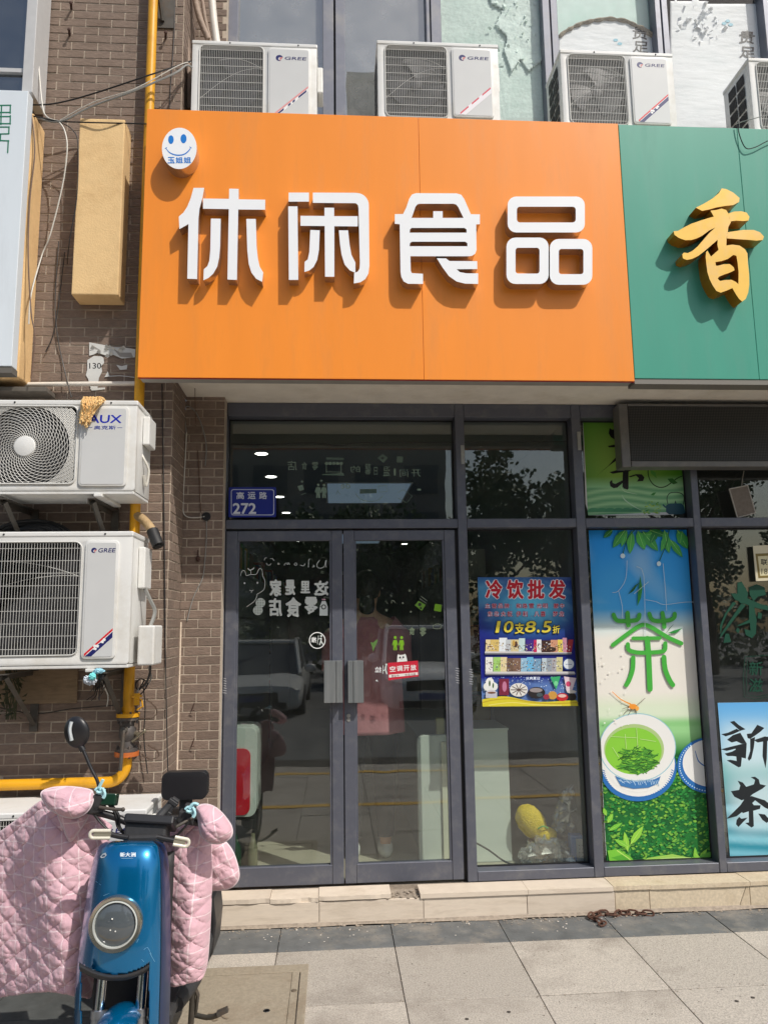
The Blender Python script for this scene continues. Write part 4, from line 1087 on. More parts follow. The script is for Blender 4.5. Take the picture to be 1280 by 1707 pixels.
# white conduit, insulated pipe, straw, cloths
q = MB(); q.tube([U(42,641,-.49),U(120,640,-.49),U(229,639,-.49)],.013,10); tag(q.build('conduit', mat('white_pvc', srgb(214,206,194), .5, ns=12, na=.06), smooth=40), 'short white plastic conduit running from plaster box to the gas pipe', 'conduit')
t = thing('insulated_pipe', 'insulated refrigerant pipe stub with black foam end beside the gas pipe', 'pipe', U(250,880,-.6))
pp_ = [U(222,858,-.52),U(236,864,-.56),U(248,876,-.60),U(257,890,-.63)]
q = MB(); q.tube(spline(pp_,4),.024,10); q.build('foil_sleeve', mat('tape_wrap', srgb(168,142,104), .7, ns=20, na=.2, bump=.5, bs=60), t, smooth=40)
q = MB(); q.tube(spline([U(254,885,-.625),U(259,898,-.645),U(264,910,-.66)],4),.031,12); q.tube([U(262,905,-.652),U(264,912,-.664)],.016,8); q.build('foam_end', M_RUB, t, smooth=40)
t = thing('straw_bundle', 'bunch of dry straw coloured stalks hanging over the spiral grille unit', 'straw', U(150,700,YL-.02)); q = MB()
for k in range(260):
    x0 = 137+34*RND.random(); y0 = 661+8*RND.random()
    L_ = RND.uniform(.2,1.0)*(1-max(0,(x0-150))/34); 
    p0 = U(x0, y0, YL-.02-RND.random()*.03); p1 = U(x0-3*RND.random(), y0+10*L_+4, YL-.03-RND.random()*.03); p2 = U(136+.35*(x0-137)+RND.uniform(-5,9), y0+14+30*L_*RND.uniform(.7,1.15), YL-.018-RND.random()*.03)
    q.tube([p0+Vector((0,RND.uniform(0,.1),.004)), p0, p1, p2], .0028, 3)
    q.ell(p2, (.004,.004,.006), 5, 3)
q.build('stalk', mat('straw', srgb(236,200,140), .85, ns=60, na=.25), t, kind='stuff')
def crumple(name, label, cat, c, r, m, seed, parent=None, squash=(1,1,1)):
    def fn(u, v):
        th, ph = u*2*math.pi, v*math.pi
        dirv = Vector((math.sin(ph)*math.cos(th), math.sin(ph)*math.sin(th), math.cos(ph)))
        rr = r*(0.8+0.45*abs(mnoise.noise(dirv*2.6+Vector((seed,0,0))))+0.3*mnoise.noise(dirv*5+Vector((0,seed,0))))
        return Vector(c)+Vector((dirv.x*squash[0],dirv.y*squash[1],dirv.z*squash[2]))*rr
    q = MB(); q.grid(fn, 40, 24); o = q.build(name, m, parent, smooth=30)
    return tag(o, label, cat) if label else o
M_CLB = mat('pale_blue_cloth', srgb(150,200,216), .9, ns=14, na=.15); M_CLW = mat('grey_white_cloth', srgb(190,198,206), .9, ns=16, na=.15)
t = thing('cloth_bundle', 'crumpled white and pale blue cloth tied under the large air conditioner', 'cloth', U(155,1125,YL-.02))
crumple('cloth', None, None, U(150,1134,YL-.03), .026, M_CLW, 1.0, t, (1.2,.8,.9)); crumple('cloth', None, None, U(154,1128,YL-.045), .017, mat('aqua_cloth', srgb(120,214,214), .9), 2.0, t); crumple('cloth', None, None, U(165,1119,YL-.03), .020, M_CLB, 3.0, t, (1.3,.8,.6))
crumple('tie', None, None, U(168,1128,YL-.01), .016, M_RUB, 4.0, t, (.8,.6,1.6))
q = MB()
for k in range(14): 
    p = U(160+RND.uniform(-10,14),1142+RND.uniform(-12,20),YL+.05); q.tube([U(168,1125,YL), p+Vector((0,.05,0)), p+Vector((RND.uniform(-.02,.02),0,-.02))],.0022,4)
q.build('tie', M_RUB, t)
# worn board behind the large unit
q = MB(); c0, c1 = U(36,1118,-.47), U(128,1172,-.47); q.box(c0.x-.2,c1.x,-.475,-.462,c1.z,c0.z+.03); tag(q.build('board', mat('worn_board', srgb(136,116,92), .9, ns=12, na=.15, stain=srgb(92,76,60), ss=5, stretch=(1,1,6)), bevel=.003), 'worn pale board on bricks below the large air conditioner', 'board')
# dark coil of hose between the two lower units
q = MB()
for k in range(5):
    c = U(55,905,-.62); q.tube([(c.x+(.20+.01*k)*math.cos(a), -.62+.03*math.sin(a*3+k), c.z-.06+(.13+.012*k)*math.sin(a)) for a in [i*math.pi/20 for i in range(0,21)]], .009, 6)
tag(q.build('hose_coil', M_RUB), 'dark coiled hose between the spiral grille unit and the large unit', 'hose')
# dead leaves at left edge by the lower units
q = MB()
for k in range(60):
    c = U(RND.uniform(-6,40), RND.uniform(1120,1195), -.5-RND.random()*.12); a = RND.uniform(0,6.3); s = RND.uniform(.012,.03)
    q.add([c, c+Vector((math.cos(a)*s, RND.uniform(-s,s), math.sin(a)*s)), c+Vector((math.cos(a+.5)*s*1.6, RND.uniform(-s,s), math.sin(a+.5)*s*1.6))], [(0,1,2)])
for k in range(10): q.tube([U(15+RND.uniform(-14,14),1110,-.5), U(20+RND.uniform(-14,14),1150,-.55), U(18+RND.uniform(-10,10),1200,-.53)], .003, 4)
tag(q.build('dry_weed', mat('dry_weed', srgb(64,66,44), .9, ns=20, na=.3)), 'dry dark weed tangled under the left bracket at the picture edge', 'plant')
# wall boxes, pipes behind the first air conditioner
M_BRNP = mat('brown_wrapped_pipe', srgb(150,130,114), .7, ns=16, na=.15, bump=.5, bs=40)
for (pts, r, m, lab) in (([(333,-30),(342,30),(352,72)],.012,M_BRNP,'thin brown wrapped pipe above the leftmost ledge air conditioner'),
        ([(351,-30),(356,30),(362,75)],.024,MATS['white_pvc'],'thick cream wrapped pipe above the leftmost ledge air conditioner'),
        ([(306,-30),(312,80),(316,180)],.016,M_BRNP,'brown drain pipe beside the corner of the pier, left of the ledge unit'),
        ([(322,-30),(330,20),(348,66)],.020,M_BRNP,'slanting brown pipe reaching down to the leftmost ledge unit')):
    q = MB(); q.tube(spline([U(x,y,-.30) for x,y in pts],4), r, 10); tag(q.build('pipe', m, smooth=40), lab, 'pipe')
# anchors sticking from upper brick
for (x, y, l) in ((116,58,'small rusty anchor bolt high on the pier, left'), (276,63,'small rusty anchor bolt high on the pier, right of the gas pipe'), (119,14,'tiny bolt hole plug near the top of the pier')):
    q = MB(); c = U(x,y,-.456); q.cyl(c, c+Vector((.01,-.04,.006)), .007, n=8); q.ell(c+Vector((.01,-.04,.006)),(.011,.006,.011),8,6); tag(q.build('anchor_bolt', mat('rust', srgb(70,48,40), .8, ns=30, na=.3)), l, 'bolt')

# ------------------------------------------------------------------ wires
M_WB = mat('black_cable', (0.015,0.015,0.016), .5); M_WW = mat('white_cable', srgb(204,200,190), .5); M_WG = mat('grey_cable', srgb(140,140,136), .5); M_WBR = mat('brown_cable', srgb(96,70,54), .6)
def wire(label, pts, r, m, n=5, Yd=-.47):
    q = MB(); P = [U(p[0], p[1], p[2] if len(p) > 2 else Yd) for p in pts]
    q.tube(spline(P, 5), r, n); return tag(q.build('cable', m, smooth=60), label, 'cable')
wire('black cable sagging across bricks from the neighbour sign to the ledge unit', [(50,174,-.6),(90,172,-.6),(150,157,-.6),(250,124,-.62),(318,101,-.5)], .0045, M_WB)
wire('pale twisted cables sagging from the pier to the leftmost ledge unit', [(62,196,-.6),(100,202,-.62),(150,178,-.62),(220,152,-.62),(290,122,-.58),(310,108,-.52),(320,112,-.48)], .006, M_WG)
wire('second pale cable close above the sagging pale bundle', [(100,200,-.61),(155,170,-.62),(225,147,-.62),(298,108,-.56),(318,103,-.48)], .003, M_WW)
wire('white cable dropping from the top of the picture to the cable knot', [(61,-20,-.56),(63,80,-.58),(70,170,-.60),(78,194,-.62),(98,201,-.62)], .004, M_WW)
wire('white cable hanging in a long bow between pale sign and plaster box', [(98,202,-.62),(108,218,-.62),(112,250,-.62),(104,310,-.6),(84,390,-.58),(70,425,-.56),(52,490,-.63),(48,540,-.63)], .004, M_WW)
wire('black cable running level behind the top of the plaster box', [(52,192,-.62),(98,201,-.62),(132,203,-.6),(170,204,-.61),(216,205,-.58),(246,206,-.56)], .004, M_WB)
wire('dark cable hanging down beside the plaster box', [(98,202,-.62),(120,215,-.61),(130,240,-.605),(128,330,-.6),(116,400,-.58),(112,440,-.5)], .003, M_WB)
wire('black cable hanging down the bricks to the spiral grille unit', [(98,402,-.47),(92,500,-.47),(96,560,-.47),(106,610,-.47),(119,662,-.55)], .003, M_WB)
wire('short black cable end on bricks left of the torn poster', [(108,420,-.47),(96,520,-.47),(88,560,-.47),(76,586,-.47)], .003, M_WB)
wire('brown cables running down the plaster box under the pale sign', [(52,186,-.635),(58,250,-.635),(50,330,-.635),(47,420,-.635),(52,520,-.635),(58,560,-.635),(52,630,-.635)], .004, M_WBR)
wire('thin dark cable down the pier corner beside the gas pipe', [(270,640,-.46),(272,760,-.46),(274,900,-.46),(276,1100,-.46),(279,1250,-.46),(281,1320,-.46)], .003, M_WB)
wire('thin dark cable near the top of the pier right of the gas pipe', [(292,-20,-.46),(290,60,-.46),(284,150,-.46),(283,180,-.46)], .0025, M_WB)
YS = -.108
wire('white looped cable clipped down the recessed brick strip to the wall hole', [(311,720,YS),(309,760,YS),(307,800,YS),(305,840,YS),(306,855,YS),(313,862,YS),(328,863,YS),(341,861,YS-.002)], .0035, M_WW)
wire('white cable arching at the top of the recessed brick strip', [(311,722,YS),(308,700,YS),(307,684,YS),(313,677,YS),(324,684,YS),(333,700,YS),(341,725,YS),(344,748,YS),(342,776,YS)], .0035, M_WG)
wire('thin brown wire dropping from the beam to the wall hole', [(325,640,-.3),(326,700,YS),(331,770,YS),(333,820,YS),(335,855,YS)], .0022, M_WBR)
wire('thin wire hanging from the wall hole beside the door frame', [(344,868,YS),(344,900,YS),(340,950,YS),(336,968,YS),(325,990,YS),(318,1010,YS),(312,1035,YS)], .0028, M_WG)
wire('loose dark wire ends beside the valve strap', [(240,1135,-.55),(230,1150,-.55),(226,1140,-.55),(235,1132,-.55),(246,1140,-.55),(236,1156,-.55),(225,1162,-.55)], .0035, M_WB)
wire('black drain hose curving from the large unit to the gas pipe', [(250,1105,-.66),(250,1120,-.62),(244,1138,-.58),(232,1150,-.55)], .006, M_WB)
wire('loose pale pigtail wire ends at the side of the spiral grille unit', [(232,752,-.72),(240,765,-.72),(248,785,-.7),(243,810,-.7),(240,792,-.72)], .007, M_WW)
wire('wrapped pipe pair at the side of the large unit', [(240,978,-.70),(250,1000,-.68),(258,1020,-.66),(250,1045,-.68)], .010, M_WG)
wire('thin wire lying slack over the top of the green sign', [(1226,206,-.62),(1245,200,-.7),(1275,192,-.66),(1300,186,-.6)], .003, M_WG)
wire('dark slack wire looped on the face of the green sign', [(1229,206,-.735),(1233,226,-.735),(1243,246,-.735),(1258,245,-.735),(1276,236,-.735),(1300,225,-.735)], .003, M_WB)
wire('thin dark wire stretched across the inside of the transom glass', [(385,740,.09),(440,741,.09),(520,738,.09),(565,743,.09),(600,738,.09),(760,737,.09),(950,736,.09)], .0018, M_WB)
q = MB(); c = U(344,861,-.108); q.lathe(c,(0,-1,0),[(0,.026),(.004,.026),(.005,.020),(.001,.018),(.001,0)],16); tag(q.build('wall_hole', M_DARK), 'dark round cable hole in the recessed brick strip', 'hole')
q = MB(); c = U(330,931,-.11); q.ell(c,(.012,.01,.018),8,6); q.tube([c+Vector((0,-.005,.05)),c,c+Vector((.006,-.006,-.02))],.003,5); tag(q.build('hook', MATS['rust']), 'small rusty hook on the recessed brick strip', 'hook')
for (x,y,l) in ((321,1182,'upper of two small bent hooks on the recessed brick strip'),(322,1241,'lower of two small bent hooks on the recessed brick strip')):
    q = MB(); q.tube([U(324,y-10,-.112),U(321,y,-.118),U(318,y+4,-.118),U(324,y+3,-.125)],.003,5); tag(q.build('hook', MATS['rust']), l, 'hook')

wire('grey cable curling out of the large unit behind the gas valve', [(247,1112,-.6),(252,1128,-.56),(246,1142,-.54),(234,1146,-.55),(228,1158,-.56),(236,1170,-.55)], .004, M_WG)
wire('thin black cable dropping beside the lower gas valve flange', [(238,1138,-.52),(242,1180,-.5),(240,1230,-.49),(246,1290,-.48)], .003, M_WB)
wire('thin dark cable crossing the bricks below the worn board', [(0,1180,-.47),(60,1190,-.465),(120,1182,-.465),(190,1176,-.5)], .003, M_WB)
wire('pale cable tail dangling from the bottom of the large unit', [(168,1112,-.6),(172,1140,-.58),(180,1160,-.57),(178,1178,-.57)], .003, M_WW)
# ------------------------------------------------------------------ LED display box over the tea shop
ld = thing('led_display', 'long black LED display box in grey frame hung across the tea shop transom', 'LED display', (U(1160,720,-.12).x, -.12, 2.8))
LYF = -0.13
x0, x1 = U(1034,725,LYF).x, U(1500,725,LYF).x
zA, zB = U(1160,768,LYF).z, U(1160,676,LYF).z; zC = U(1160,779,LYF).z
M_LEDF = mat('led_frame', srgb(112,110,108), .45, metal=.4, ns=15, na=.08, stain=srgb(140,136,128), ss=8)
M_LED = mat('led_face', (0.010,0.010,0.010), .55)
n_ = M_LED.node_tree; b_ = n_.nodes['Principled BSDF']
tc_ = n_.nodes.new('ShaderNodeTexCoord'); mp_ = n_.nodes.new('ShaderNodeMapping'); mp_.inputs['Scale'].default_value = (95,1,95)
vo_ = n_.nodes.new('ShaderNodeTexVoronoi'); vo_.inputs['Scale'].default_value = 1.0; vo_.inputs['Randomness'].default_value = 0.0
n_.links.new(tc_.outputs['Object'], mp_.inputs[0]); n_.links.new(mp_.outputs[0], vo_.inputs['Vector'])
cr_ = n_.nodes.new('ShaderNodeMapRange'); cr_.inputs[1].default_value=.32; cr_.inputs[2].default_value=.40; cr_.inputs[3].default_value=1; cr_.inputs[4].default_value=0
n_.links.new(vo_.outputs['Distance'], cr_.inputs[0])
mx_ = n_.nodes.new('ShaderNodeMix'); mx_.data_type='RGBA'; mx_.inputs[6].default_value=(0.008,0.008,0.008,1); mx_.inputs[7].default_value=(0.05,0.05,0.047,1)
n_.links.new(cr_.outputs[0], mx_.inputs[0]); n_.links.new(mx_.outputs[2], b_.inputs['Base Color'])
q = MB(); q.box(x0+.06, x1, LYF+.006, -.03, zA, zB-.004); q.build('screen', M_LED, ld)
q = MB(); q.box(x0, x0+.058, LYF, -.02, zC, zB+.01); q.build('end_cap', M_LEDF, ld, bevel=.008, seg=2)
q = MB(); q.box(x0+.059, x1, LYF, -.02, zC+.004, zA-.001); q.build('bottom_rail', M_LEDF, ld, bevel=.004)
q = MB(); q.box(x0+.059, x1, LYF, -.02, zB-.003, zB+.012); q.build('top_rail', M_LEDF, ld, bevel=.004)

# ------------------------------------------------------------------ house number plate
YP = -0.014
npl = thing('number_plate', 'blue street number plate 高运路 272 at the left end of the transom', 'number plate', U(420,838,YP))
c0, c1 = U(381.5,812,YP), U(460,862,YP)
q = MB(); q.prism([rrect(c0.x, c1.z, c1.x, c0.z, .008, 3)], lambda a,b,Y: Vector((a,Y,b)), YP, YP+.004); q.build('plate', mat('blue_plate', srgb(24,38,128), .35), npl, bevel=.0008, seg=1)
pr = Print(YP-.0006)
pr.poly(rrect(385,815.5,457,859,4), srgb(190,196,214), [rrect(386.2,816.7,455.8,857.8,3.4)[::-1]])
TX = srgb(206,210,218)
for ch, x in (('高',394),('运',413),('路',432)): pr.text(ch, x, 820, x+13, 832, TX, .02)
pr.text('272', 388, 838.5, 427, 857, TX, .03)
pr.build('lettering', PRINT, npl)

# ------------------------------------------------------------------ posters
def backing(pts, Y, name, parent, m, th=.0015, curl=None):
    q = MB(); q.prism([pts], lambda x,y,YY: U(x,y,YY), Y, Y+th); return q.build(name, m, parent)
M_SHEET = mat('poster_back', srgb(225,225,222), .7)
PY = GY-0.004
# ice cream poster
ip = thing('ice_poster', 'blue cold drinks poster with red and yellow lettering and shelves of ice cream', 'poster', U(880,1070,PY))
c6 = lambda x, y: (780+x/5.818, 940+y/5.818)
C6 = lambda pts: [c6(*p) for p in pts]
quad = C6([(92,130),(1000,130),(1065,1375),(137,1385)])
backing(quad, PY, 'sheet', ip, M_SHEET)
pr = Print(PY-.0005, .00025, 120)
NB, CYN, LB = srgb(14,24,120), srgb(90,190,226), srgb(20,90,180)
def bgc(u, v):
    d1 = math.exp(-(((u-.55)/.35)**2+((v-.22)/.16)**2)); d2 = math.exp(-(((u-.1)/.25)**2+((v-.12)/.12)**2))*.5
    c = mixc(NB, CYN, 1.0*max(d1, d2)); c = mixc(c, srgb(20,40,160), max(0, 1-abs(v-.75)/.3)*.25)
    if v > .78: c = mixc(c, srgb(120,160,215), min(1,(v-.78)/.06)*(.55+.4*mnoise.noise(Vector((u*9,v*9,3)))))
    ray_ = max(0, math.sin(math.atan2(v+.02, u-.55)*26)); return mixc(c, (0.35,0.65,0.8), .10*ray_ if v < .35 else 0)
pr.grad(quad, 40, 54, bgc); pr.up()
T1 = srgb(190,22,44); W1 = srgb(238,232,236)
for ch, a in zip('冷饮批发', (165,370,572,778)):
    p0, p1 = c6(a,150), c6(a+172,345); pr.text(ch, p0[0]-.4, p0[1]-.4, p1[0]+.4, p1[1]+.4, W1, .075)
pr.up()
for ch, a in zip('冷饮批发', (165,370,572,778)):
    p0, p1 = c6(a,150), c6(a+172,345); pr.text(ch, p0[0]+.6, p0[1]+.6, p1[0]-.6, p1[1]-.6, T1, .032)
def row(s_, xs_, y0, y1, wch, col, oc, off, off2):
    pr.up()
    for ch, a in zip(s_, xs_):
        if ch == ' ': continue
        p0, p1 = c6(a,y0), c6(a+wch,y1)
        if ch in '.：': 
            pr.ell(p0[0]+.6, p1[1]-.8, .55, .55, col, 8)
            if ch == '：': pr.ell(p0[0]+.6, p0[1]+2.5, .55, .55, col, 8)
            continue
        pr.text(ch, p0[0]-.2, p0[1]-.2, p1[0]+.2, p1[1]+.2, oc, off2)
    pr.up()
    for ch, a in zip(s_, xs_):
        if ch in ' .：': continue
        p0, p1 = c6(a,y0), c6(a+wch,y1); pr.text(ch, p0[0], p0[1], p1[0], p1[1], col, off)
row('主营品牌：和路雪.光明.蒙牛', [165,228,290,350,412,465,526,588,640,664,722,786,828,886], 385, 432, 50, srgb(176,26,56), srgb(214,218,240), .014, .10)
row('东北大板.伊利.八喜.梦龙', [188,250,316,378,432,464,526,610,640,700,790,820,880], 460, 512, 50, srgb(176,26,56), srgb(214,218,240), .014, .10)
YE = srgb(224,206,70)
for lay, off, col, gr in ((0,.07,srgb(14,30,60),.9),(1,.02,YE,0)):
    pr.up()
    for s_, a, b, y0, y1 in (('1',272,306,555,668),('0',345,438,555,668),('支',450,545,572,680),('8',553,655,555,665),('.',665,692,638,668),('5',720,805,555,668),('折',818,888,598,675)):
        p0, p1 = c6(a,y0), c6(b,y1); pr.text(s_, p0[0]-gr, p0[1]-gr, p1[0]+gr, p1[1]+gr, col, off, **({'shear':.18} if s_ in '1085' else {}))
rp = random.Random(21)
def shelf(y, x0_, x1_):
    pr.up(); pr.poly(C6([(x0_,y),(x1_,y),(x1_+12,y+20),(x0_-6,y+20)]), srgb(206,204,204)); pr.poly(C6([(x0_-6,y+20),(x1_+12,y+20),(x1_+8,y+34),(x0_-2,y+34)]), srgb(120,120,130))
shelf(845,165,990); shelf(1045,170,1025)
def pack(x, y0, w, y1, col, tilt=0):
    pr.poly(C6([(x+tilt,y0),(x+w+tilt,y0),(x+w,y1),(x,y1)]), col)
BR, CRM = srgb(84,54,40), srgb(226,208,160)
pr.up()
for (x,w,y0,c,t) in ((168,46,735,CRM,2),(214,86,735,srgb(214,186,110),4),(298,76,718,srgb(226,232,236),2),(360,60,735,srgb(190,196,200),4),(410,88,735,srgb(214,198,150),2),(488,60,722,srgb(190,214,214),2),(555,78,735,srgb(60,40,130),4),(632,34,738,srgb(196,40,90),4),(664,46,735,srgb(226,226,226),-2),(708,90,742,srgb(62,40,34),2),(796,70,738,srgb(206,150,120),2),(872,62,735,srgb(226,206,90),-6),(918,44,718,srgb(196,140,160),-6),(950,50,735,srgb(170,50,60),18)): pack(x,y0,w,850 if x<560 else 858,c,t)
for (x,w,y0,c,t) in ((166,72,905,srgb(232,232,226),2),(242,70,905,srgb(160,206,110),2),(312,62,905,CRM,2),(372,70,915,srgb(110,86,70),2),(436,72,915,srgb(128,100,84),2),(508,60,915,srgb(150,190,214),2),(566,62,905,srgb(110,180,220),2),(628,76,920,srgb(120,160,190),2),(712,48,915,srgb(190,206,214),2),(756,52,915,srgb(150,160,170),2),(806,50,915,srgb(170,170,176),2),(852,60,905,srgb(206,200,150),2)): pack(x,y0,w,1045,c,t)
pr.up()
for k in range(460):
    top_ = rp.random() < .55; x = rp.uniform(172,985 if top_ else 900); y = rp.uniform(765,840) if top_ else rp.uniform(935,1035)
    p = c6(x, y); pr.ell(p[0], p[1], rp.uniform(.3,1.25), rp.uniform(.3,1.1), rp.choice([BR, srgb(40,30,30), CRM, srgb(236,236,236), srgb(120,60,50), srgb(70,90,140), srgb(150,120,90)]), 8)
p = c6(810,830); pr.ell(p[0],p[1],7,4,srgb(64,44,36),16); p = c6(462,780); pr.ell(p[0],p[1],2.6,5,BR,12); p = c6(440,770); pr.ell(p[0],p[1],2.2,5,srgb(200,160,80),12)
p = c6(972,972); pr.up().ell(p[0],p[1],10.5,10.5,srgb(40,70,140),24); pr.up().ell(p[0],p[1],8.6,8.4,srgb(224,232,238),24); pr.up().line([(p[0]-5,p[1]+.5),(p[0]+5,p[1]+.5)],.8,srgb(60,90,150))
pr.up()
for k in range(240):
    x, y = rp.uniform(140,1050), rp.uniform(1095,1260); p = c6(x,y); pr.ell(p[0],p[1],rp.uniform(.3,1.0),rp.uniform(.3,.8),rp.choice([srgb(180,206,236),srgb(220,232,244),srgb(90,130,190)]),6)
pr.up()
def wave(x): return 1300-26*math.sin((x-137)/300.0)*math.exp(-(x-360)**2/160000)+8
pr.poly(C6([(134,1315)]+[(x, 1322-38*math.exp(-((x-340)/170.0)**2)+16*math.exp(-((x-720)/200.0)**2)) for x in range(150,1063,20)]+[(1064,1378),(137,1384)]), srgb(214,200,50))
pr.up(); pr.line(C6([(137,1345),(260,1318),(420,1310),(600,1340),(800,1355),(1060,1345)]), 1.6, srgb(190,160,40)).line(C6([(200,1370),(420,1345),(640,1365),(900,1372)]), 1.2, srgb(232,222,120))
# sundaes and bowls
def E(cx_,cy_,rx_,ry_,col,n=20): p = c6(cx_,cy_); pr.ell(p[0],p[1],rx_/5.818,ry_/5.818,col,n)
pr.up(); E(215,1190,70,50,srgb(226,230,224)); E(208,1150,40,46,srgb(234,236,230)); E(222,1260,52,40,srgb(206,200,206)); pack(168,1240,110,1300,srgb(190,190,200)); pack(298,1115,95,1275,srgb(120,36,60)); E(488,1222,88,66,srgb(222,220,214)); E(660,1250,84,56,srgb(40,34,36)); E(908,1292,56,40,srgb(190,40,46)); E(1005,1290,40,36,srgb(40,34,32)); E(815,1275,44,40,srgb(200,150,70)); E(755,1290,30,26,srgb(150,50,70))
pr.poly(C6([(792,1100),(892,1090),(850,1220)]), srgb(60,170,110)).poly(C6([(925,1092),(1045,1108),(1000,1240),(950,1235)]), srgb(226,206,214))
pr.up()
for a in range(0,360,36): pr.line([c6(488,1222), c6(488+76*math.cos(rad(a)),1222+54*math.sin(rad(a)))], 1.3, srgb(84,66,60))
E(655,1225,62,22,srgb(150,140,140)); E(690,1270,30,20,srgb(70,84,90)); E(350,1190,22,50,srgb(190,120,150)); E(206,1160,9,30,srgb(70,100,60),10); E(240,1180,8,26,srgb(70,100,60),10); E(908,1280,40,16,srgb(226,190,180)); E(1000,1240,46,16,srgb(210,206,200)); E(968,1165,24,26,srgb(206,70,110)); E(848,1160,20,24,srgb(120,210,150)); E(225,1250,40,10,srgb(120,80,60))
pr.text('冰爽夏日', *c6(555,1095), *c6(690,1125), srgb(226,238,250), .02)
pr.build('print', PRINT, ip)

# tall tea poster
tp_ = thing('tea_poster', 'tall tea poster with green 茶 character over a bowl of green tea', 'poster', U(1090,1160,PY))
quad = [(981,884),(1148,883),(1191.5,1444),(1012,1449)]
out = [(981,884)]+[(1144,883),(1150,889)]+[(1191.5,1441),(1185,1445)]+[(1160,1447),(1110,1446),(1075,1448),(1030,1450),(1016,1440),(1010,1425)]
backing(out, PY, 'sheet', tp_, M_SHEET, .0018)
def qmap(u, v): 
    a = Vector(quad[0])*(1-u)+Vector(quad[1])*u; b = Vector(quad[3])*(1-u)+Vector(quad[2])*u; p = a*(1-v)+b*v; return (p.x, p.y)
pr = Print(PY-.0006, .0003, 400)
SK1, SK2, PALE = srgb(0,146,232), srgb(70,168,226), srgb(230,226,216)
LEAFD, LEAFM, LEAFL = srgb(18,92,46), srgb(44,140,60), srgb(150,206,70)
def tcol(u, v):
    nn = mnoise.noise(Vector((u*5,v*11,1)))
    c = mixc(SK1, SK2, v/.26+nn*.2)
    if v > .20: c = mixc(c, srgb(196,224,226), (v-.235)/.05)
    if v > .27: c = mixc(c, PALE, (v-.27)/.05+.2*nn)
    if v > .48: c = mixc(c, srgb(206,224,190), (v-.48)/.06)
    if v > .52: c = mixc(srgb(214,226,200), srgb(140,200,130), (v-.55)/.02) if v < .585 else srgb(150,206,140)
    if v > .60: c = mixc(c, srgb(32,120,48), (v-.60)/.06)
    if v > .66: c = mixc(srgb(30,120,46), srgb(16,84,40), .5+.9*mnoise.noise(Vector((u*9,v*26,4))))
    cl = max(0, mnoise.noise(Vector((u*3+2, v*9, 9))))*(1 if v<.22 else 0); c = mixc(c, srgb(170,206,226), cl*.8)
    return c
pr.grad(quad, 50, 150, tcol)
rp = random.Random(5)
pr.up()
# wall of tea bushes: many small leaves
for k in range(1700):
    u, v = rp.uniform(.01,.985), rp.uniform(.665,.985)
    if u > .88-(v-.66)*.2 and v < .70: continue
    x, y = qmap(u, v); a = rp.uniform(-.9,.5); L_ = rp.uniform(4.5,9.0); w_ = L_*.34
    col = mixc(mixc(LEAFD, LEAFM, rp.random()*1.2), LEAFL, max(0, rp.random()-.55)*1.7)
    dx, dy = math.cos(a)*L_, math.sin(a)*L_; nx, ny = -math.sin(a)*w_, math.cos(a)*w_
    pr.poly([(x-dx/2,y-dy/2),(x+nx,y+ny),(x+dx/2,y+dy/2),(x-nx*.7,y-ny*.7)], col)
pr.up()
# young shoots
def leafp(x, y, L_, a, w_, col, vein=None):
    a = rad(a); P_ = lambda t, s: (x+math.cos(a)*t*L_-math.sin(a)*s*w_, y+math.sin(a)*t*L_+math.cos(a)*s*w_)
    pr.poly([P_(0,0),P_(.2,.35),P_(.5,.5),P_(.8,.28),P_(1,0),P_(.8,-.28),P_(.5,-.5),P_(.2,-.35)], col)
    if vein: pr.poly([P_(0,.03),P_(.9,.01),P_(.9,-.01),P_(0,-.03)], vein)
LV = srgb(196,226,120)
for (x,y,l,a,w_) in ((1012,1372,18,-60,9),(1010,1360,14,-110,7),(1014,1385,26,-30,8),(1046,1420,34,-100,10),(1050,1408,38,-55,12),(1046,1412,26,-150,9),(1160,1440,28,-95,8),(1164,1435,24,-55,8),(1168,1440,24,-120,7)): leafp(x,y,l,a,w_,mixc(LEAFL,srgb(110,190,60),rp.random()),LV)
pr.up()
for pts, c_ in (([(1012,1418),(1030,1416),(1050,1428),(1066,1447),(1030,1449),(1016,1440)], srgb(120,196,60)),([(1050,1446),(1080,1430),(1120,1424),(1160,1432),(1184,1440),(1150,1446),(1100,1446)], srgb(160,206,90)),([(1150,1444),(1168,1425),(1190,1418),(1191,1442)], srgb(110,186,70)),([(1018,1430),(1040,1424),(1058,1446)], srgb(90,170,50))): pr.poly(pts, c_)
pr.up(); pr.line([(1028,1418),(1048,1432),(1068,1448)],1.6,srgb(190,226,110)).line([(1070,1447),(1100,1432),(1150,1430)],1,srgb(200,230,140))
# far bowl lid at right, with blue border
def clipx(pts, Xf):      # keep polygon left of the sheet's right edge
    r = []
    for i in range(len(pts)):
        a, b = pts[i-1], pts[i]; fa, fb = a[0]-Xf(a[1]), b[0]-Xf(b[1])
        if (fa <= 0) != (fb <= 0): t = fa/(fa-fb); r.append((a[0]+(b[0]-a[0])*t, a[1]+(b[1]-a[1])*t))
        if fb <= 0: r.append(b)
    return r
Xr = lambda y: 1148+(y-883)*(43.5/561)-.5
Xl = lambda y: 981+(y-884)*(31/565)+.5
def clipl(pts): return [(-x, y) for x, y in clipx([(-x, y) for x, y in pts], lambda y: -Xl(y))]
PB = srgb(40,110,180); POR = srgb(232,232,228)
def disc(cx_, cy_, rx_, ry_, col, side='r'):
    p = arc(cx_,cy_,rx_,ry_,0,360,40)[:-1]; p = clipl(clipx(p, Xr)); pr.poly(p, col)
disc(1183,1276,55,47,PB); pr.up(); disc(1185,1272,48,40,POR)
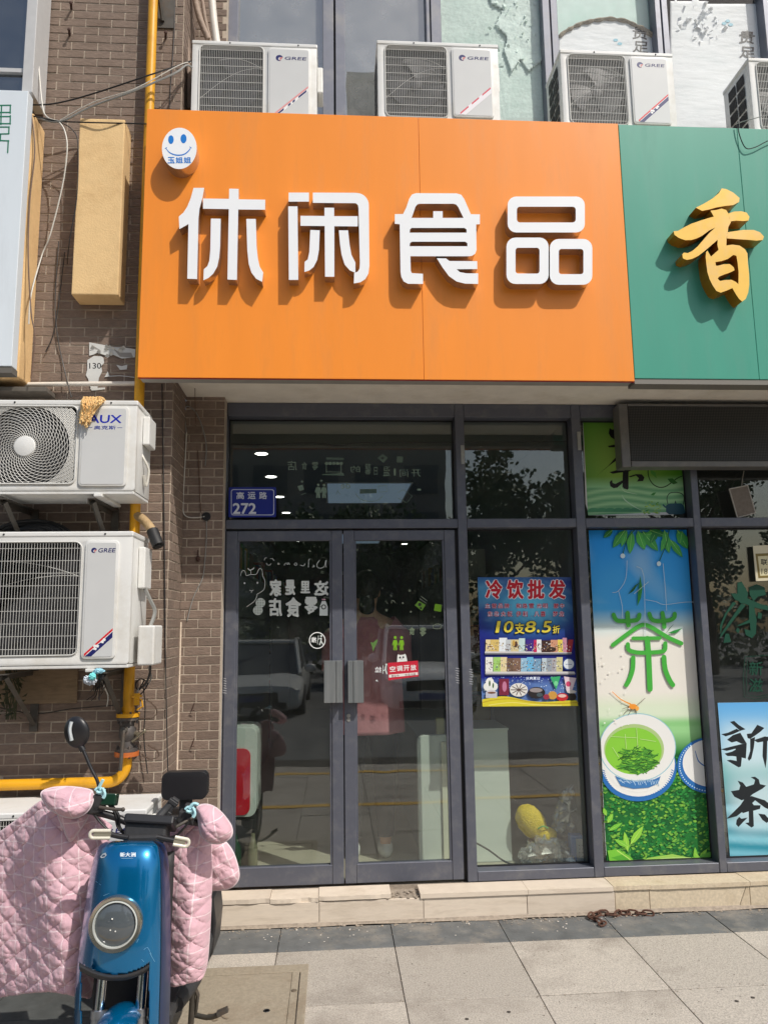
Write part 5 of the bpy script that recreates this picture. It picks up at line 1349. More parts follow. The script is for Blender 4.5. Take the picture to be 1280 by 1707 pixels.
for k in range(26):
    a = rad(100+k*5.2); x, y = 1183+51*math.cos(a), 1276+43*math.sin(a)
    if x < Xr(y)-1.5: pr.ell(x,y,1.2,1.2,srgb(190,220,240),6)
pr.line([(1158,1252),(1163,1268),(1172,1276),(1177,1277)],[1,1.8,2,1],PB)
# bowl and saucer
pr.up(); disc(1063,1280,64,56,PB); pr.up(); disc(1063,1274,61,54,POR)
for k in range(40):
    a = rad(6+k*4.3); x, y = 1063+57.5*math.cos(a), 1279+50.5*math.sin(a)
    if x > Xl(y)+1: pr.line([(x-1.6,y-.8),(x+1.2,y+1)],1.5,PB,2)
pr.up(); disc(1063,1265,58,56,POR)
pr.up(); disc(1062,1246,64,57,srgb(150,196,206)); pr.up(); disc(1062,1246,62.5,55.5,srgb(230,230,226))
pr.up(); disc(1056,1249,50,42,srgb(170,196,130)); pr.up()
q4 = arc(1055,1252,47,39,0,360,40)[:-1]; q4 = clipl(q4); pr.poly(q4, srgb(134,200,60)); pr.up()
pr.poly(clipl(arc(1056,1278,46,15,5,175,20)), POR) if False else None
# floating tea leaves
for k in range(170):
    r = math.sqrt(rp.random()); a = rp.uniform(0,6.28); x, y = 1062+31*r*math.cos(a), 1268+22*r*math.sin(a)+3*(1-r); b_ = rp.uniform(-1.0,1.0); l = rp.uniform(4,9)
    pr.line([(x-l*math.cos(b_),y-l*.6*math.sin(b_)),(x+l*math.cos(b_),y+l*.6*math.sin(b_))],1.4,mixc(srgb(16,70,24),srgb(90,170,60),rp.random()),2)
    if k % 40 == 39: pr.up()
for (x0_,y0_,x1_,y1_) in ((1041,1224,1043,1248),(1060,1214,1062,1246),(1018,1228,1060,1230),(1066,1232,1092,1236),(1030,1262,1020,1246)): pr.line([(x0_,y0_),(x1_,y1_)],.7,srgb(206,230,160),2)
pr.up(); pr.poly([(1024,1293),(1040,1300),(1062,1303),(1090,1299),(1100,1294),(1096,1306),(1080,1313),(1055,1315),(1034,1310)], srgb(60,120,180))
for k in range(22): pr.line([(1030+k*3.1,1299+rp.uniform(0,4)),(1034+k*3,1305+rp.uniform(-3,5))],1,srgb(180,206,226),2)
# brush-like green character made of vine strokes
GC = srgb(66,170,60)
v7 = lambda pts: [(960+x/2.844, 880+y/2.844) for (x, y) in pts]
pr.up()
for pts, w_ in (([(176,412),(185,432),(205,442),(270,440),(292,432),(298,412)],7),([(242,404),(244,440),(246,462)],7.5),([(345,408),(355,432),(380,442),(440,438),(462,425),(465,408)],7),([(407,404),(413,440),(416,470)],7),
               ([(172,556),(230,512),(290,470),(322,460),(360,475),(430,518),(496,548)],7),([(268,524),(395,523)],6),([(243,552),(248,578),(280,590),(330,592),(395,588),(418,578),(420,548)],7),
               ([(335,525),(342,620),(348,765)],9),([(268,615),(266,670),(250,720),(236,745)],7.5),([(414,613),(420,670),(440,720),(456,745)],8)):
    pr.line(v7(pts), w_, GC, 5)
pr.up()
for (x,y,l,a,w_) in ((1066,960,20,-75,8),(1065,1010,-1,0,0),): 
    if w_: pass
pr.poly(v7([(302,228),(312,290),(306,330),(288,372),(290,320)]), LEAFM).poly(v7([(298,258),(270,300),(244,316),(275,275)]), LEAFD).line(v7([(302,240),(298,320)]),.8,LEAFD,2)
pr.poly(v7([(462,455),(440,480),(424,500),(440,475)]), LEAFD).poly(v7([(502,475),(470,500),(430,500),(462,486)]), LEAFM)
# overhanging leaves
for (x,y,l,a,w_) in ((1041,884,36,125,15),(1044,884,30,108,9),(1062,885,34,70,17),(1070,886,42,52,17),(1100,886,28,165,14),(1112,888,34,110,11),(1116,900,36,55,12),(1128,884,36,62,18),(1095,884,26,120,12),(1020,884,20,140,10),(1052,886,38,95,14),(1082,884,30,20,12),(1136,886,22,100,12),(1106,884,40,78,14)):
    leafp(x,y,l,a,w_,mixc(srgb(30,120,60),srgb(80,180,80),rp.random()),srgb(150,220,120))
pr.line([(1056,884),(1044,900),(1037,925)],1.4,LEAFD).line([(1114,884),(1110,905),(1098,935)],1.4,LEAFD)
pr.up(); pr.ell(1037,927,4,4,srgb(206,230,236)); pr.ell(1097,940,3.6,4,srgb(206,230,236))
# cracks of the sheet and dragonfly
CR = srgb(196,214,222)
for pts in ([(1044,935),(1042,965),(1030,985),(1020,988)],[(1030,985),(1036,1010),(1036,1030)],[(1075,1000),(1092,1003),(1106,1008),(1140,1004),(1160,1004)],[(1104,940),(1108,985),(1110,1018)],[(1060,945),(1072,960),(1074,1060)],[(1056,990),(1080,970)]): pr.line(pts,.8,CR,3)
OR = srgb(236,150,50)
pr.line([(1018,1152),(1034,1166),(1050,1174)],[1,1.6,2.4],OR).ell(1054,1178,7,4.5,OR,14).ell(1061,1181,3,4,srgb(240,170,80),10)
for pts in ([(1050,1180),(1042,1186),(1038,1192)],[(1056,1182),(1060,1190)],[(1048,1178),(1036,1182)],[(1060,1176),(1074,1164)],[(1052,1182),(1046,1192)]): pr.line(pts,.7,srgb(90,60,40),2)
for k in range(26): x,y = qmap(rp.uniform(.02,.3),rp.uniform(.36,.58)); pr.ell(x,y,rp.uniform(.4,2.4),rp.uniform(.4,2),srgb(238,236,228),7)
pr.build('print', VINYL, tp_)

# upper green tea poster behind the display box
up_ = thing('tea_poster', 'upper green tea poster with black brush character and teapot, half hidden by the display', 'poster', U(1060,780,PY))
quad = [(971,691),(1145,690),(1150,852),(980,859)]
backing([(971,691),(1145,690),(1149,846),(1150,853),(1120,858),(1050,859),(982,859),(976,840)], PY, 'sheet', up_, M_SHEET, .0018)
pr = Print(PY-.0006,.0003)
def gcol(u, v):
    c = mixc(srgb(70,140,20), srgb(150,190,90), math.exp(-((u-.35)/.35)**2-((v-.45)/.4)**2)*1.0)
    if v > .62: c = mixc(c, srgb(150,206,150), (v-.62)/.1)
    if v > .72: c = mixc(c, mixc(srgb(70,150,100), srgb(170,214,160), .5+.5*math.sin(v*90+3*math.sin(u*6))), .75)
    return c
pr.grad(quad, 40, 50, gcol)
d8 = lambda pts: [(960+x/6.4, 680+y/6.4) for (x, y) in pts]
pr.up()
for k in range(6):
    x = 140+k*88; pr.poly(d8(arc(x+50, 1110+ (k%2)*10, 75, 46, 190, 350, 10)+[(x+125,1150),(x-20,1150)]) if False else d8([(max(100,p[0]), min(1140,p[1])) for p in arc(x+50,1110,70,44,180,360,12)]), mixc(srgb(84,160,110),srgb(60,130,90),k/6))
for outl in ([(358,212),(385,232),(440,222),(470,260),(450,330),(410,335),(370,310),(348,270)],[(340,405),(400,392),(470,385),(470,405),(400,420),(350,420)],[(470,450),(430,520),(340,620),(220,722),(260,690),(360,610),(430,560),(480,500)],[(355,684),(430,665),(560,648),(620,650),(560,680),(470,690),(390,702)],[(500,660),(560,655),(560,860),(548,872),(510,860),(495,840)],[(358,790),(385,765),(390,800),(420,810),(500,770),(520,780),(440,850),(400,856),(365,835)],[(560,730),(640,705),(700,708),(730,740),(715,780),(650,785),(670,750),(640,722),(580,740)]):
    pr.poly(d8(outl), BLACK)
for pts, w_ in (([(772,640),(768,690),(785,760),(830,820),(900,848),(970,830),(1050,770),(1110,735),(1180,715)],1.7),): pr.line(d8(pts), w_, srgb(30,70,30))
pr.poly(d8([(975,755),(1030,750),(1085,800),(1040,815),(1000,790)]), srgb(44,110,40)).poly(d8([(790,650),(850,690),(860,750),(800,700)]), srgb(80,150,60)).poly(d8([(795,930),(820,905),(855,900),(830,935)]), srgb(60,140,60))
for k in range(40): p = d8([(rp.uniform(720,900), rp.uniform(1000,1130))])[0]; pr.ell(p[0],p[1],rp.uniform(1,2.4),rp.uniform(.6,1.4),mixc(LEAFM,srgb(190,220,80),rp.random()),7)
pr.up(); pr.poly(d8([(960,1040),(1000,1020),(1120,1018),(1150,1040),(1165,1120),(1130,1135),(990,1135),(960,1110)]), srgb(30,80,96)).line(d8([(980,1030),(970,960),(1000,910),(1060,900),(1120,912),(1150,950),(1145,1030)]),1.3,srgb(40,60,50)).line(d8([(955,1060),(930,1035)]),2.5,srgb(30,80,96),2).poly(d8([(1060,985),(1072,1018),(1050,1018)]), srgb(30,60,70))
pr.line(d8([(490,930),(520,980),(600,1040),(690,1090)]),[.6,1.6,1.6,.5],srgb(190,220,190)).line(d8([(480,840),(520,890),(650,920)]),[.6,1.4,.5],srgb(190,220,180))
pr.build('print', VINYL, up_)

# right window: blue poster, contact card, faint green lettering, hanging board
bp_ = thing('tea_poster', 'blue poster 新茶 with black brush characters in the rightmost window', 'poster', U(1240,1310,PY))
quad = [(1196,1172),(1330,1170),(1352,1438),(1218,1444)]
backing(quad, PY, 'sheet', bp_, M_SHEET, .0018)
pr = Print(PY-.0006,.0003)
def bcol(u, v):
    c = mixc(srgb(96,170,226), srgb(150,200,220), v/.35)
    if v > .33: c = mixc(c, srgb(90,170,170), (v-.33)/.06)
    if v > .42: c = mixc(c, srgb(40,130,140), (v-.42)/.2)
    if v > .62: c = mixc(srgb(40,140,160), srgb(120,190,206), .5+.5*math.sin((v-.05*u)*70))
    c = mixc(c, (1,1,1), .12*mnoise.noise(Vector((u*30,v*60,2)))) if v>.6 else c
    for (cx_,cy_,rx_,ry_) in ((.36,.28,.36,.16),(.45,.62,.42,.18)): c = mixc(c, srgb(206,226,232), .8*math.exp(-(((u-cx_)/rx_)**4+((v-cy_)/ry_)**4)))
    return c
pr.grad(quad, 30, 70, bcol); pr.up()
e7 = lambda pts: [(1160+x/4.875, 1150+y/4.875) for (x, y) in pts]
for outl in ([(275,262),(310,254),(345,285),(402,322),(360,335),(330,310)],[(205,362),(260,350),(330,318),(360,335),(300,362),(240,380)],[(252,408),(300,370),(360,350),(412,438),(370,440),(330,420),(290,430)],[(200,485),(290,462),(380,440),(412,438),(410,480),(330,478),(250,498)],[(232,520),(290,505),(340,478),(410,480),(405,560),(360,550),(300,540),(255,540)],[(320,470),(350,470),(372,560),(365,625),(345,632),(300,605),(250,575),(280,570),(330,580)],
             [(498,285),(556,312),(520,345),(470,380),(440,400),(420,395),(412,360),(450,355)],[(440,400),(480,385),(470,470),(450,560),(430,580),(420,560),(440,500)],[(470,410),(560,380),(620,390),(620,410),(500,430)],[(545,410),(580,400),(575,560),(565,640),(540,540)],
             [(338,740),(380,755),(408,790),(470,770),(480,735),(445,712),(480,708),(510,730),(520,768),(570,780),(540,805),(460,850),(420,885),(370,900),(310,870),(284,826),(350,815),(360,780)],[(400,880),(450,865),(560,900),(660,980),(650,1000),(560,960),(480,900),(420,960),(330,1030),(245,1052),(290,1010),(360,940)],[(405,925),(450,912),(470,940),(525,940),(520,970),(465,985),(470,1110),(450,1122),(400,1085),(430,1080),(428,990),(380,1005),(355,970),(420,960)],[(330,1060),(350,1035),(370,1050),(420,1040),(380,1080),(345,1118),(325,1095)],[(505,1008),(560,1015),(600,1060),(575,1085),(540,1060)]):
    pr.poly(e7(outl), (0.012,0.016,0.02))
pr.build('print', VINYL, bp_)
cc = thing('contact_card', 'cream contact card with gold border at the right edge of the dark window', 'card', U(1275,938,PY))
CYY = .06
q = MB(); q.prism([[(1255,910),(1330,906),(1337,966),(1260,969)]], lambda x,y,Y: U(x,y,Y), CYY, CYY+.006); q.build('board', mat('cream_board', srgb(206,198,170), .6, ns=10, na=.05), cc, bevel=.001, seg=1)
pr = Print(CYY-.0006); pr.poly([(1259,923),(1330,920),(1335,961),(1264,964)], srgb(120,104,54)); pr.up().poly([(1263,927.5),(1330,924),(1331,957),(1267,960)], srgb(206,198,160)); pr.up().text('联', 1268,932,1279,942,BLACK,.02).text('18', 1269,948,1279,957.5,srgb(60,60,56),.0)
pr.build('lettering', PRINT, cc)
st = thing('window_lettering', 'faint dark green 茶 lettering and stamp on the dark rightmost window glass', 'lettering', U(1240,1020,PY))
pr = Print(PY+.0008,.0003); GF = srgb(6,66,48)
f7 = lambda pts: [(1140+x/3.879, 760+y/3.879) for (x, y) in pts]
for outl in ([(345,820),(372,812),(395,850),(415,890),(400,960),(360,950),(345,900)],[(302,890),(340,890),(430,930),(500,960),(545,970),(545,1000),(470,985),(400,960),(330,930)],[(420,960),(450,960),(470,1060),(465,1150),(440,1180),(400,1160),(390,1120),(430,1130),(425,1080),(360,1100),(340,1100),(420,1060)],[(370,955),(400,965),(330,1050),(250,1160),(228,1185),(240,1150),(300,1060)],[(315,945),(340,950),(280,1020),(250,1090),(236,1160),(232,1100),(265,1020)],[(268,1150),(290,1150),(305,1205),(255,1210)],[(345,1110),(362,1125),(350,1150),(335,1130)],[(480,1010),(505,1020),(500,1055),(475,1050)],[(420,850),(470,830),(520,850),(530,900),(480,910),(450,940),(425,900)]):
    pr.poly(f7(outl), GF)
for pts in ([(395,1300),(390,1560),(545,1560)],[(395,1300),(545,1290)],[(412,1320),(408,1545),(545,1545)]): pr.line(f7(pts), .8, GF, 2)
for (t_, y_) in (('新',1330),('滋',1440)): 
    p = f7([(420,y_),(510,y_+90)]); pr.text(t_, p[0][0],p[0][1],p[1][0],p[1][1], GF, .01)
pr.build('print', VINYL, st)
hb = thing('hanging_board', 'small brown board with pale edges hanging askew on the upper right window', 'board', U(1236,836,.03))
q = MB(); q.prism([[(1215.5,815),(1246,809),(1259,855),(1229,863)]], lambda x,y,Y: U(x,y,Y), .02, .034); q.build('panel', mat('brown_felt', srgb(118,108,98), .9, ns=60, na=.15), hb, bevel=.002)
q = MB()
for a, b in (((1215.5,815),(1229,863)),((1246,809),(1259,855)),((1229,863),(1259,855)),((1215.5,815),(1246,809))): q.tube([U(*a,.02),U(*b,.02)],.004,5)
q.tube([U(1236,811,.03),U(1238,795,.05),U(1240,785,.06)],.003,5)
q.build('edge', mat('pale_edge', srgb(176,170,160), .6), hb)

# ------------------------------------------------------------------ lettering and stickers on the doors (stuck inside, so read mirrored)
GP_ = 0.0352
WV = srgb(206,212,208)

def decal(name, label, cat, pr, group=None):
    o = pr.build(name, VINYL); return tag(o, label, cat, group)
GS1, GS2 = 'white stickers on the left door pane', 'small stickers on the right door pane'
c5_ = lambda pts: [(400+x/7.53, 920+y/7.53) for (x, y) in pts]
pr = Print(GP_)
for pts, w_ in (([(1085,105),(1078,150),(1082,192)],.9),([(1075,110),(1060,180),(1010,205),(970,190),(968,150),(1000,105)],.9),([(920,165),(935,185),(910,190)],.9),([(878,90),(862,110),(860,192)],.9),([(815,150),(800,175),(770,170),(755,165)],.9),([(700,135),(715,155),(700,172),(682,155),(700,135)],.8),([(625,160),(605,135),(598,162),(580,138),(555,165)],.8),([(495,150),(480,140),(475,155),(498,152)],.8),([(305,105),(318,78),(335,75)],.8),([(380,85),(405,85),(428,108)],.8),([(330,142),(350,165),(375,165),(390,148)],.8)): pr.line(c5_(pts), w_, WV, 4)
decal('window_lettering', 'white mirrored handwriting Welcome with a smile at the top of the left door pane', 'lettering', pr, GS1)
pr = Print(GP_)
for pts, w_ in (([(8,300),(22,245),(50,235),(70,260),(80,298),(130,285),(205,280),(235,222),(262,210),(280,240),(285,300),(312,360),(312,430),(290,485),(220,528)],.9),([(215,530),(205,580),(170,630),(85,688)],.9),([(120,480),(145,488),(170,478)],.8),([(145,488),(143,515)],.8),([(137,280),(137,235)],.9),([(137,232),(115,225),(102,210)],1.6),([(140,225),(165,215),(175,200)],1.6)): pr.line(c5_(pts), w_, WV, 4)
for (x,y) in ((58,393),(220,388)): q_ = c5_([(x,y)])[0]; pr.ell(q_[0],q_[1],1.5,1.6,WV,12)
decal('window_sticker', 'white line drawing of a cat with a sprout on its head, left door pane', 'sticker', pr, GS1)
pr = Print(GP_)
for ch, x0_, y0_, x1_, y1_ in (('家',370,345,520,560),('是',565,350,695,545),('里',760,365,880,520),('这',930,360,1115,550)):
    a, b = c5_([(x0_,y0_),(x1_,y1_)]); pr.text(ch, a[0],a[1],b[0],b[1], WV, .035, flip=True)
decal('window_lettering', 'upper row of thick white mirrored characters on the left door pane', 'lettering', pr, GS1)
pr = Print(GP_)
for ch, x0_, y0_, x1_, y1_ in (('店',362,580,530,808),('食',572,570,768,820),('零',808,565,975,785)):
    a, b = c5_([(x0_,y0_),(x1_,y1_)]); pr.text(ch, a[0],a[1],b[0],b[1], WV, .03, flip=True)
decal('window_lettering', 'lower row of thick white mirrored characters beside the bottle sticker', 'lettering', pr, GS1)
for (x,y,l) in ((258,640,'upper one of two round white waffle stickers by the cat drawing'),(225,735,'lower one of two round white waffle stickers by the cat drawing')):
    pr = Print(GP_-.0001*(y>700)); q_ = c5_([(x,y)])[0]; pr.ell(q_[0],q_[1],8,8,srgb(196,206,200),16); pr.up()
    for i in range(3):
        for k in range(3): pr.ell(q_[0]-4.4+i*4.4,q_[1]-4.4+k*4.4,1.1,1.1,srgb(40,60,56),6)
    decal('window_sticker', l, 'sticker', pr, GS1)
pr = Print(GP_); pr.poly(c5_([(1000,690),(1030,618),(1075,618),(1102,690),(1102,800),(998,800)]), srgb(206,214,212)); pr.poly(c5_([(1028,590),(1074,590),(1074,606),(1028,606)]), srgb(190,150,164)); q_ = c5_([(1050,692)])[0]; pr.up().ell(q_[0],q_[1],4.2,4.2,srgb(30,44,46)); pr.up().ell(q_[0],q_[1],2.6,2.6,WV); pr.poly(c5_([(998,686),(1020,686),(1020,692),(998,692)]), srgb(30,44,46))
decal('window_sticker', 'pale milk bottle sticker with pink cap on the left door pane', 'sticker', pr, GS1)
pr = Print(GP_); q_ = c5_([(970,1113)])[0]; pr.poly(arc(q_[0],q_[1],13.8,14,0,360,32)[:-1], srgb(232,234,232), [arc(q_[0],q_[1],12.3,12.5,0,360,32)[:-1][::-1]])
a, b = c5_([(893,1070),(960,1140)]); pr.text('推', a[0],a[1],b[0],b[1], srgb(232,234,232), .02, flip=True)
pr.line(c5_([(985,1055),(972,1160)]),.9,WV,2).ell(*c5_([(1020,1057)])[0],1.8,1.8,WV,10).line(c5_([(1020,1085),(1015,1120),(1000,1165)]),2,WV).line(c5_([(1018,1120),(1040,1160)]),1.8,WV,2).line(c5_([(1015,1085),(990,1095)]),1.4,WV,2)
decal('window_sticker', 'round white push sign with a figure, near the left door handle', 'sticker', pr, GS1)
g6 = lambda pts: [(590+x/7.53, 970+y/7.53) for (x, y) in pts]; GS = srgb(116,168,30)
def starp(pr, x, y, r, c_): q_ = g6([(x,y)])[0]; pr.poly([(q_[0]+(r if k%2==0 else r*.45)*math.cos(rad(-90+k*36)), q_[1]+(r if k%2==0 else r*.45)*math.sin(rad(-90+k*36))) for k in range(10)], c_)
for (x, y, l) in ((698,110,'tiny grey star sticker highest on the right door pane'),(407,355,'tiny grey star sticker lower left on the right door pane')):
    pr = Print(GP_); starp(pr, x, y, 3, srgb(120,130,110)); decal('window_sticker', l, 'sticker', pr, GS2)
for (x, y, l) in ((612,268,'tiny round grey dot sticker left of the green camera sticker'),(713,376,'tiny round grey dot sticker below the green camera sticker')):
    pr = Print(GP_); q_ = g6([(x,y)])[0]; pr.ell(q_[0],q_[1],1.6,1.6,srgb(130,140,120),10); decal('window_sticker', l, 'sticker', pr, GS2)
pr = Print(GP_); pr.line(g6([(472,265),(472,232),(500,240)]),.9,srgb(140,150,130),2).line(g6([(500,240),(518,262)]),.9,srgb(140,150,130),2); decal('window_sticker', 'tiny grey angled line sticker on the right door pane', 'sticker', pr, GS2)
pr = Print(GP_); pr.poly(g6([(762,295),(810,238),(900,290),(850,365)]), srgb(104,150,50)).line(g6([(845,185),(915,235)]),.9,srgb(130,140,120),2).line(g6([(825,212),(905,268)]),.9,srgb(130,140,120),2)
pr.up(); q_ = g6([(825,285)])[0]; pr.ell(q_[0],q_[1],2.8,2.8,(0.02,.03,.02)); q_ = g6([(838,330)])[0]; pr.ell(q_[0],q_[1],1.8,1.8,(0.02,.03,.02)); decal('window_sticker', 'green tilted box sticker with two dark circles on the right door pane', 'sticker', pr, GS2)
pr = Print(GP_); pr.poly(g6([(1018,275),(1100,290),(1092,378),(1002,362)]), GS); decal('window_sticker', 'plain bright green square sticker near the right edge of the right door pane', 'sticker', pr, GS2)
for ch, x0_,y0_,x1_,y1_ in (('食',690,568,765,668),('零',825,575,905,685)):
    pr = Print(GP_); a, b = g6([(x0_,y0_),(x1_,y1_)]); pr.text(ch, a[0],a[1],b[0],b[1], srgb(110,124,100), .01, flip=True); decal('window_lettering', 'small grey green mirrored character, %s of two on the right door pane' % ('left' if ch == '食' else 'right'), 'lettering', pr, GS2)
pr = Print(GP_)
for (x) in (517,597):
    q_ = g6([(x,700)])[0]; pr.ell(q_[0],q_[1],2.4,2.6,GS,12); pr.poly(g6([(x-22,732),(x+22,732),(x+34,790),(x+24,800),(x+18,765),(x+22,860),(x+4,860),(x,800),(x-6,860),(x-22,860),(x-18,765),(x-30,805),(x-38,790)]), GS)
decal('window_sticker', 'bright green sticker of a standing couple above the red notice', 'sticker', pr, GS2)
pr = Print(GP_); pr.line(g6([(990,580),(1000,550),(1040,530),(1090,545),(1085,580),(1040,592),(990,580)]),.8,srgb(110,120,100)); decal('window_sticker', 'grey outline cloud sticker at the right of the right door pane', 'sticker', pr, GS2)
pr = Print(GP_); pr.poly(g6([(205,755),(240,765),(265,740),(300,720),(285,780),(262,820),(240,880),(228,820)]), srgb(86,120,60)); decal('window_sticker', 'green leafy sprig sticker in front of the pink shirt', 'sticker', pr, GS2)
pr = Print(GP_); a, b = g6([(262,1068),(345,1140)]); pr.text('拉', a[0],a[1],b[0],b[1], srgb(226,226,226), .02, flip=True)
pr.line(g6([(365,1050),(362,1155)]),.9,WV,2).line(g6([(400,1060),(395,1100),(412,1155)]),2,WV).line(g6([(395,1100),(372,1115)]),1.4,WV,2).ell(*g6([(405,1040)])[0],1.8,1.8,WV,10).poly(g6([(268,1245),(288,1228),(305,1255),(290,1250)]), WV); decal('window_sticker', 'white pull sign with a figure left of the red notice', 'sticker', pr, GS2)
rn = thing('notice', 'small red notice 空调开放 stuck slightly askew on the right door pane', 'notice', U(670,1117,.033))
q = MB(); NY = .0335
q.prism([g6([(424,1020),(802,990),(810,1188),(432,1238)])], lambda x,y,Y: U(x,y,Y), NY, NY+.0012); q.build('sheet', mat('red_plastic', srgb(196,34,56), .4), rn)
pr = Print(NY-.0004,.0002)
for ch, x in (('空',448),('调',535),('开',622),('放',708)): a, b = g6([(x,1060-(x-448)*.07),(x+74,1130-(x-448)*.07)]); pr.text(ch, a[0],a[1],b[0],b[1], srgb(232,232,230), .02, rot=-4)
pr.poly(g6([(438,1168),(800,1136),(802,1170),(440,1204)]), srgb(226,222,216)); pr.up()
for ch, x in zip('营业中欢迎光临', (470,502,536,640,676,712,745)): a, b = g6([(x,1172-(x-448)*.085),(x+28,1200-(x-448)*.085)]); pr.text(ch, a[0],a[1],b[0],b[1], srgb(120,40,50), .01, rot=-5)
pr.poly(g6([(540,1008),(545,930),(552,908),(575,920),(625,915),(640,903),(655,925),(668,998)]), srgb(222,224,220)); pr.up()
for (x,y,r) in ((578,952,1.6),(618,948,1.6)): p = g6([(x,y)])[0]; pr.ell(p[0],p[1],r,r*1.1,BLACK,12)
pr.line(g6([(590,972),(600,968),(608,970)]),.6,srgb(120,110,110),2)
pr.build('print', PRINT, rn)
s3 = thing('window_lettering', 'grey mirrored drawings and words on the wide transom pane above the doors', 'lettering', U(590,795,GY))
pr = Print(GY+.0072, .0002); GW = srgb(176,190,178); h3 = lambda pts: [(460+x/4.267, 740+y/4.267) for (x, y) in pts]
for ch, x0_, y0_, x1_, y1_ in (('店',82,118,148,188),('食',182,128,222,182),('零',256,128,300,186),('的',530,155,598,202),('馨',632,140,676,218),('日',697,165,722,222),('温',762,158,812,230),('一',838,175,852,225),('间',880,180,940,236),('开',962,182,1030,232),('de',462,270,528,318)):
    a, b = h3([(x0_,y0_),(x1_,y1_)]); pr.text(ch, a[0],a[1],b[0],b[1], GW, .004, flip=True)
pr.poly(h3([(358,95),(482,98),(482,115),(356,112)]), srgb(120,134,124)).line(h3([(358,145),(358,205)]),1,GW,2).line(h3([(462,150),(464,208)]),1,GW,2).poly(h3([(330,215),(480,205),(486,226),(330,222)]), srgb(130,146,134)).line(h3([(360,198),(462,200)]),.8,GW,2)
for k in range(5): p = h3([(360+k*26,138)])[0]; pr.ell(p[0],p[1],3,2.6,GW,10)
for x in (300,342):
    p = h3([(x,293)])[0]; pr.ell(p[0],p[1],2.4,2.4,GW,10); pr.poly(h3([(x-14,308),(x+14,308),(x+24,345),(x+16,350),(x+12,330),(x+14,384),(x+2,384),(x,345),(x-3,384),(x-14,384),(x-12,330),(x-18,350),(x-24,342)]), GW)
pr.poly(h3([(722,100),(758,72),(796,98),(765,135)]), srgb(120,136,124), [h3([(745,100),(758,90),(770,100),(758,112)])]); pr.poly(h3([(858,88),(905,90),(902,134),(858,130)]), srgb(120,136,124))
pr.line(h3([(728,300),(786,296),(788,340),(732,342),(728,300)]),.7,GW,1).poly(h3([(596,322),(716,320),(716,350),(596,354)]), srgb(110,126,120)).line(h3([(568,355),(600,392),(660,408),(720,402),(758,372)]),.8,GW).line(h3([(870,345),(905,325),(968,370),(930,420),(870,385)]),.7,GW,1)
pr.poly(h3([(152,300),(190,290),(200,325),(168,335)]), GW).line(h3([(180,360),(215,350)]),.8,GW,2).line(h3([(440,330),(428,358)]),.7,GW,2).line(h3([(436,335),(458,360)]),.7,GW,2)
for (x,y) in ((1010,325),(1024,325),(322,262),(186,268)): p = h3([(x,y)])[0]; pr.ell(p[0],p[1],2,1.8,GW,8)
pr.build('print', VINYL, s3)
# small maker's stickers on the frame
for (x, y, l) in ((374.5,1145,'tiny white maker sticker on the left door stile'), (762,1128,'tiny worn maker sticker on the right door stile'), (785,1130,'tiny worn maker sticker on the frame right of the doors')):
    pr = Print(-.002 if x > 780 or x < 375.5 and False else .0105 if x < 765 else -.002)
    for k in range(7): pr.line([(x-3+RND.random()*2, y-14+k*4),(x+2+RND.random(), y-13+k*4)], 1.2, srgb(170,172,176), 2)
    o = pr.build('sticker', PRINT); tag(o, l, 'sticker')

M_BLK0 = mat('black_stand', (0.015,0.015,0.016), .6)
# ------------------------------------------------------------------ inside of the shop
M_IN = mat('shop_wall_paint', srgb(120,124,126), .8, ns=6, na=.06); M_CEIL = mat('shop_ceiling', srgb(112,116,116), .9)
M_FLR = mat('shop_floor_tile', srgb(190,182,164), .35, ns=4, na=.06)
q = MB(); q.box(-1.1, 1.52, .122, 9.2, .10, .150); tag(q.build('floor', M_FLR), kind='structure')
q = MB(); q.box(-1.2, 1.52, .145, 9.2, 2.93, 3.0); tag(q.build('ceiling', M_CEIL), kind='structure')
for nm, bx in (('wall',(-1.20,-1.1,.145,9.2,.1,3.0)),('wall',(-1.2,1.6,9.2,9.3,.1,3.0)),('wall',(1.52,1.60,.122,9.2,.1,3.0)),('wall',(-1.1,-.68,.122,.142,.1,3.0))):
    q = MB(); q.box(*bx); tag(q.build('wall', M_IN), kind='structure')
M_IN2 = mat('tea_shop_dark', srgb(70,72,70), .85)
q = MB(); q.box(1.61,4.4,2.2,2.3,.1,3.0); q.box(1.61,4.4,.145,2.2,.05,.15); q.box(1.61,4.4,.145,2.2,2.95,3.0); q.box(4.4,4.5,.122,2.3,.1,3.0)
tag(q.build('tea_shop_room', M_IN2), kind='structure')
EL = emit('downlight_glow', (1.0,.97,.92), 9.0); EP = emit('panel_glow', (.55,.74,1.0), .17)
for x, ys in ((-.54,(1.05,1.95,3.0,4.1,5.5,7.1)),(1.16,(5.5,6.6,7.6))):
    for y in ys:
        t = thing('downlight', 'lit round ceiling downlight, %s from the door in the %s row of the snack shop' % (('nearest','second','third','fourth','fifth','sixth')[ys.index(y)], 'left' if x < 0 else 'right'), 'ceiling light', (x,y,2.93), 'downlights in the snack shop ceiling')
        q = MB(); q.lathe((x,y,2.929),(0,0,-1),[(0,.062),(.004,.062),(.006,.05)],20); q.build('rim', WM := mat('lamp_white', srgb(220,220,220), .5), t)
        q = MB(); q.lathe((x,y,2.9225),(0,0,-1),[(0,.047),(.001,.0)],20); q.build('bulb', EL, t)
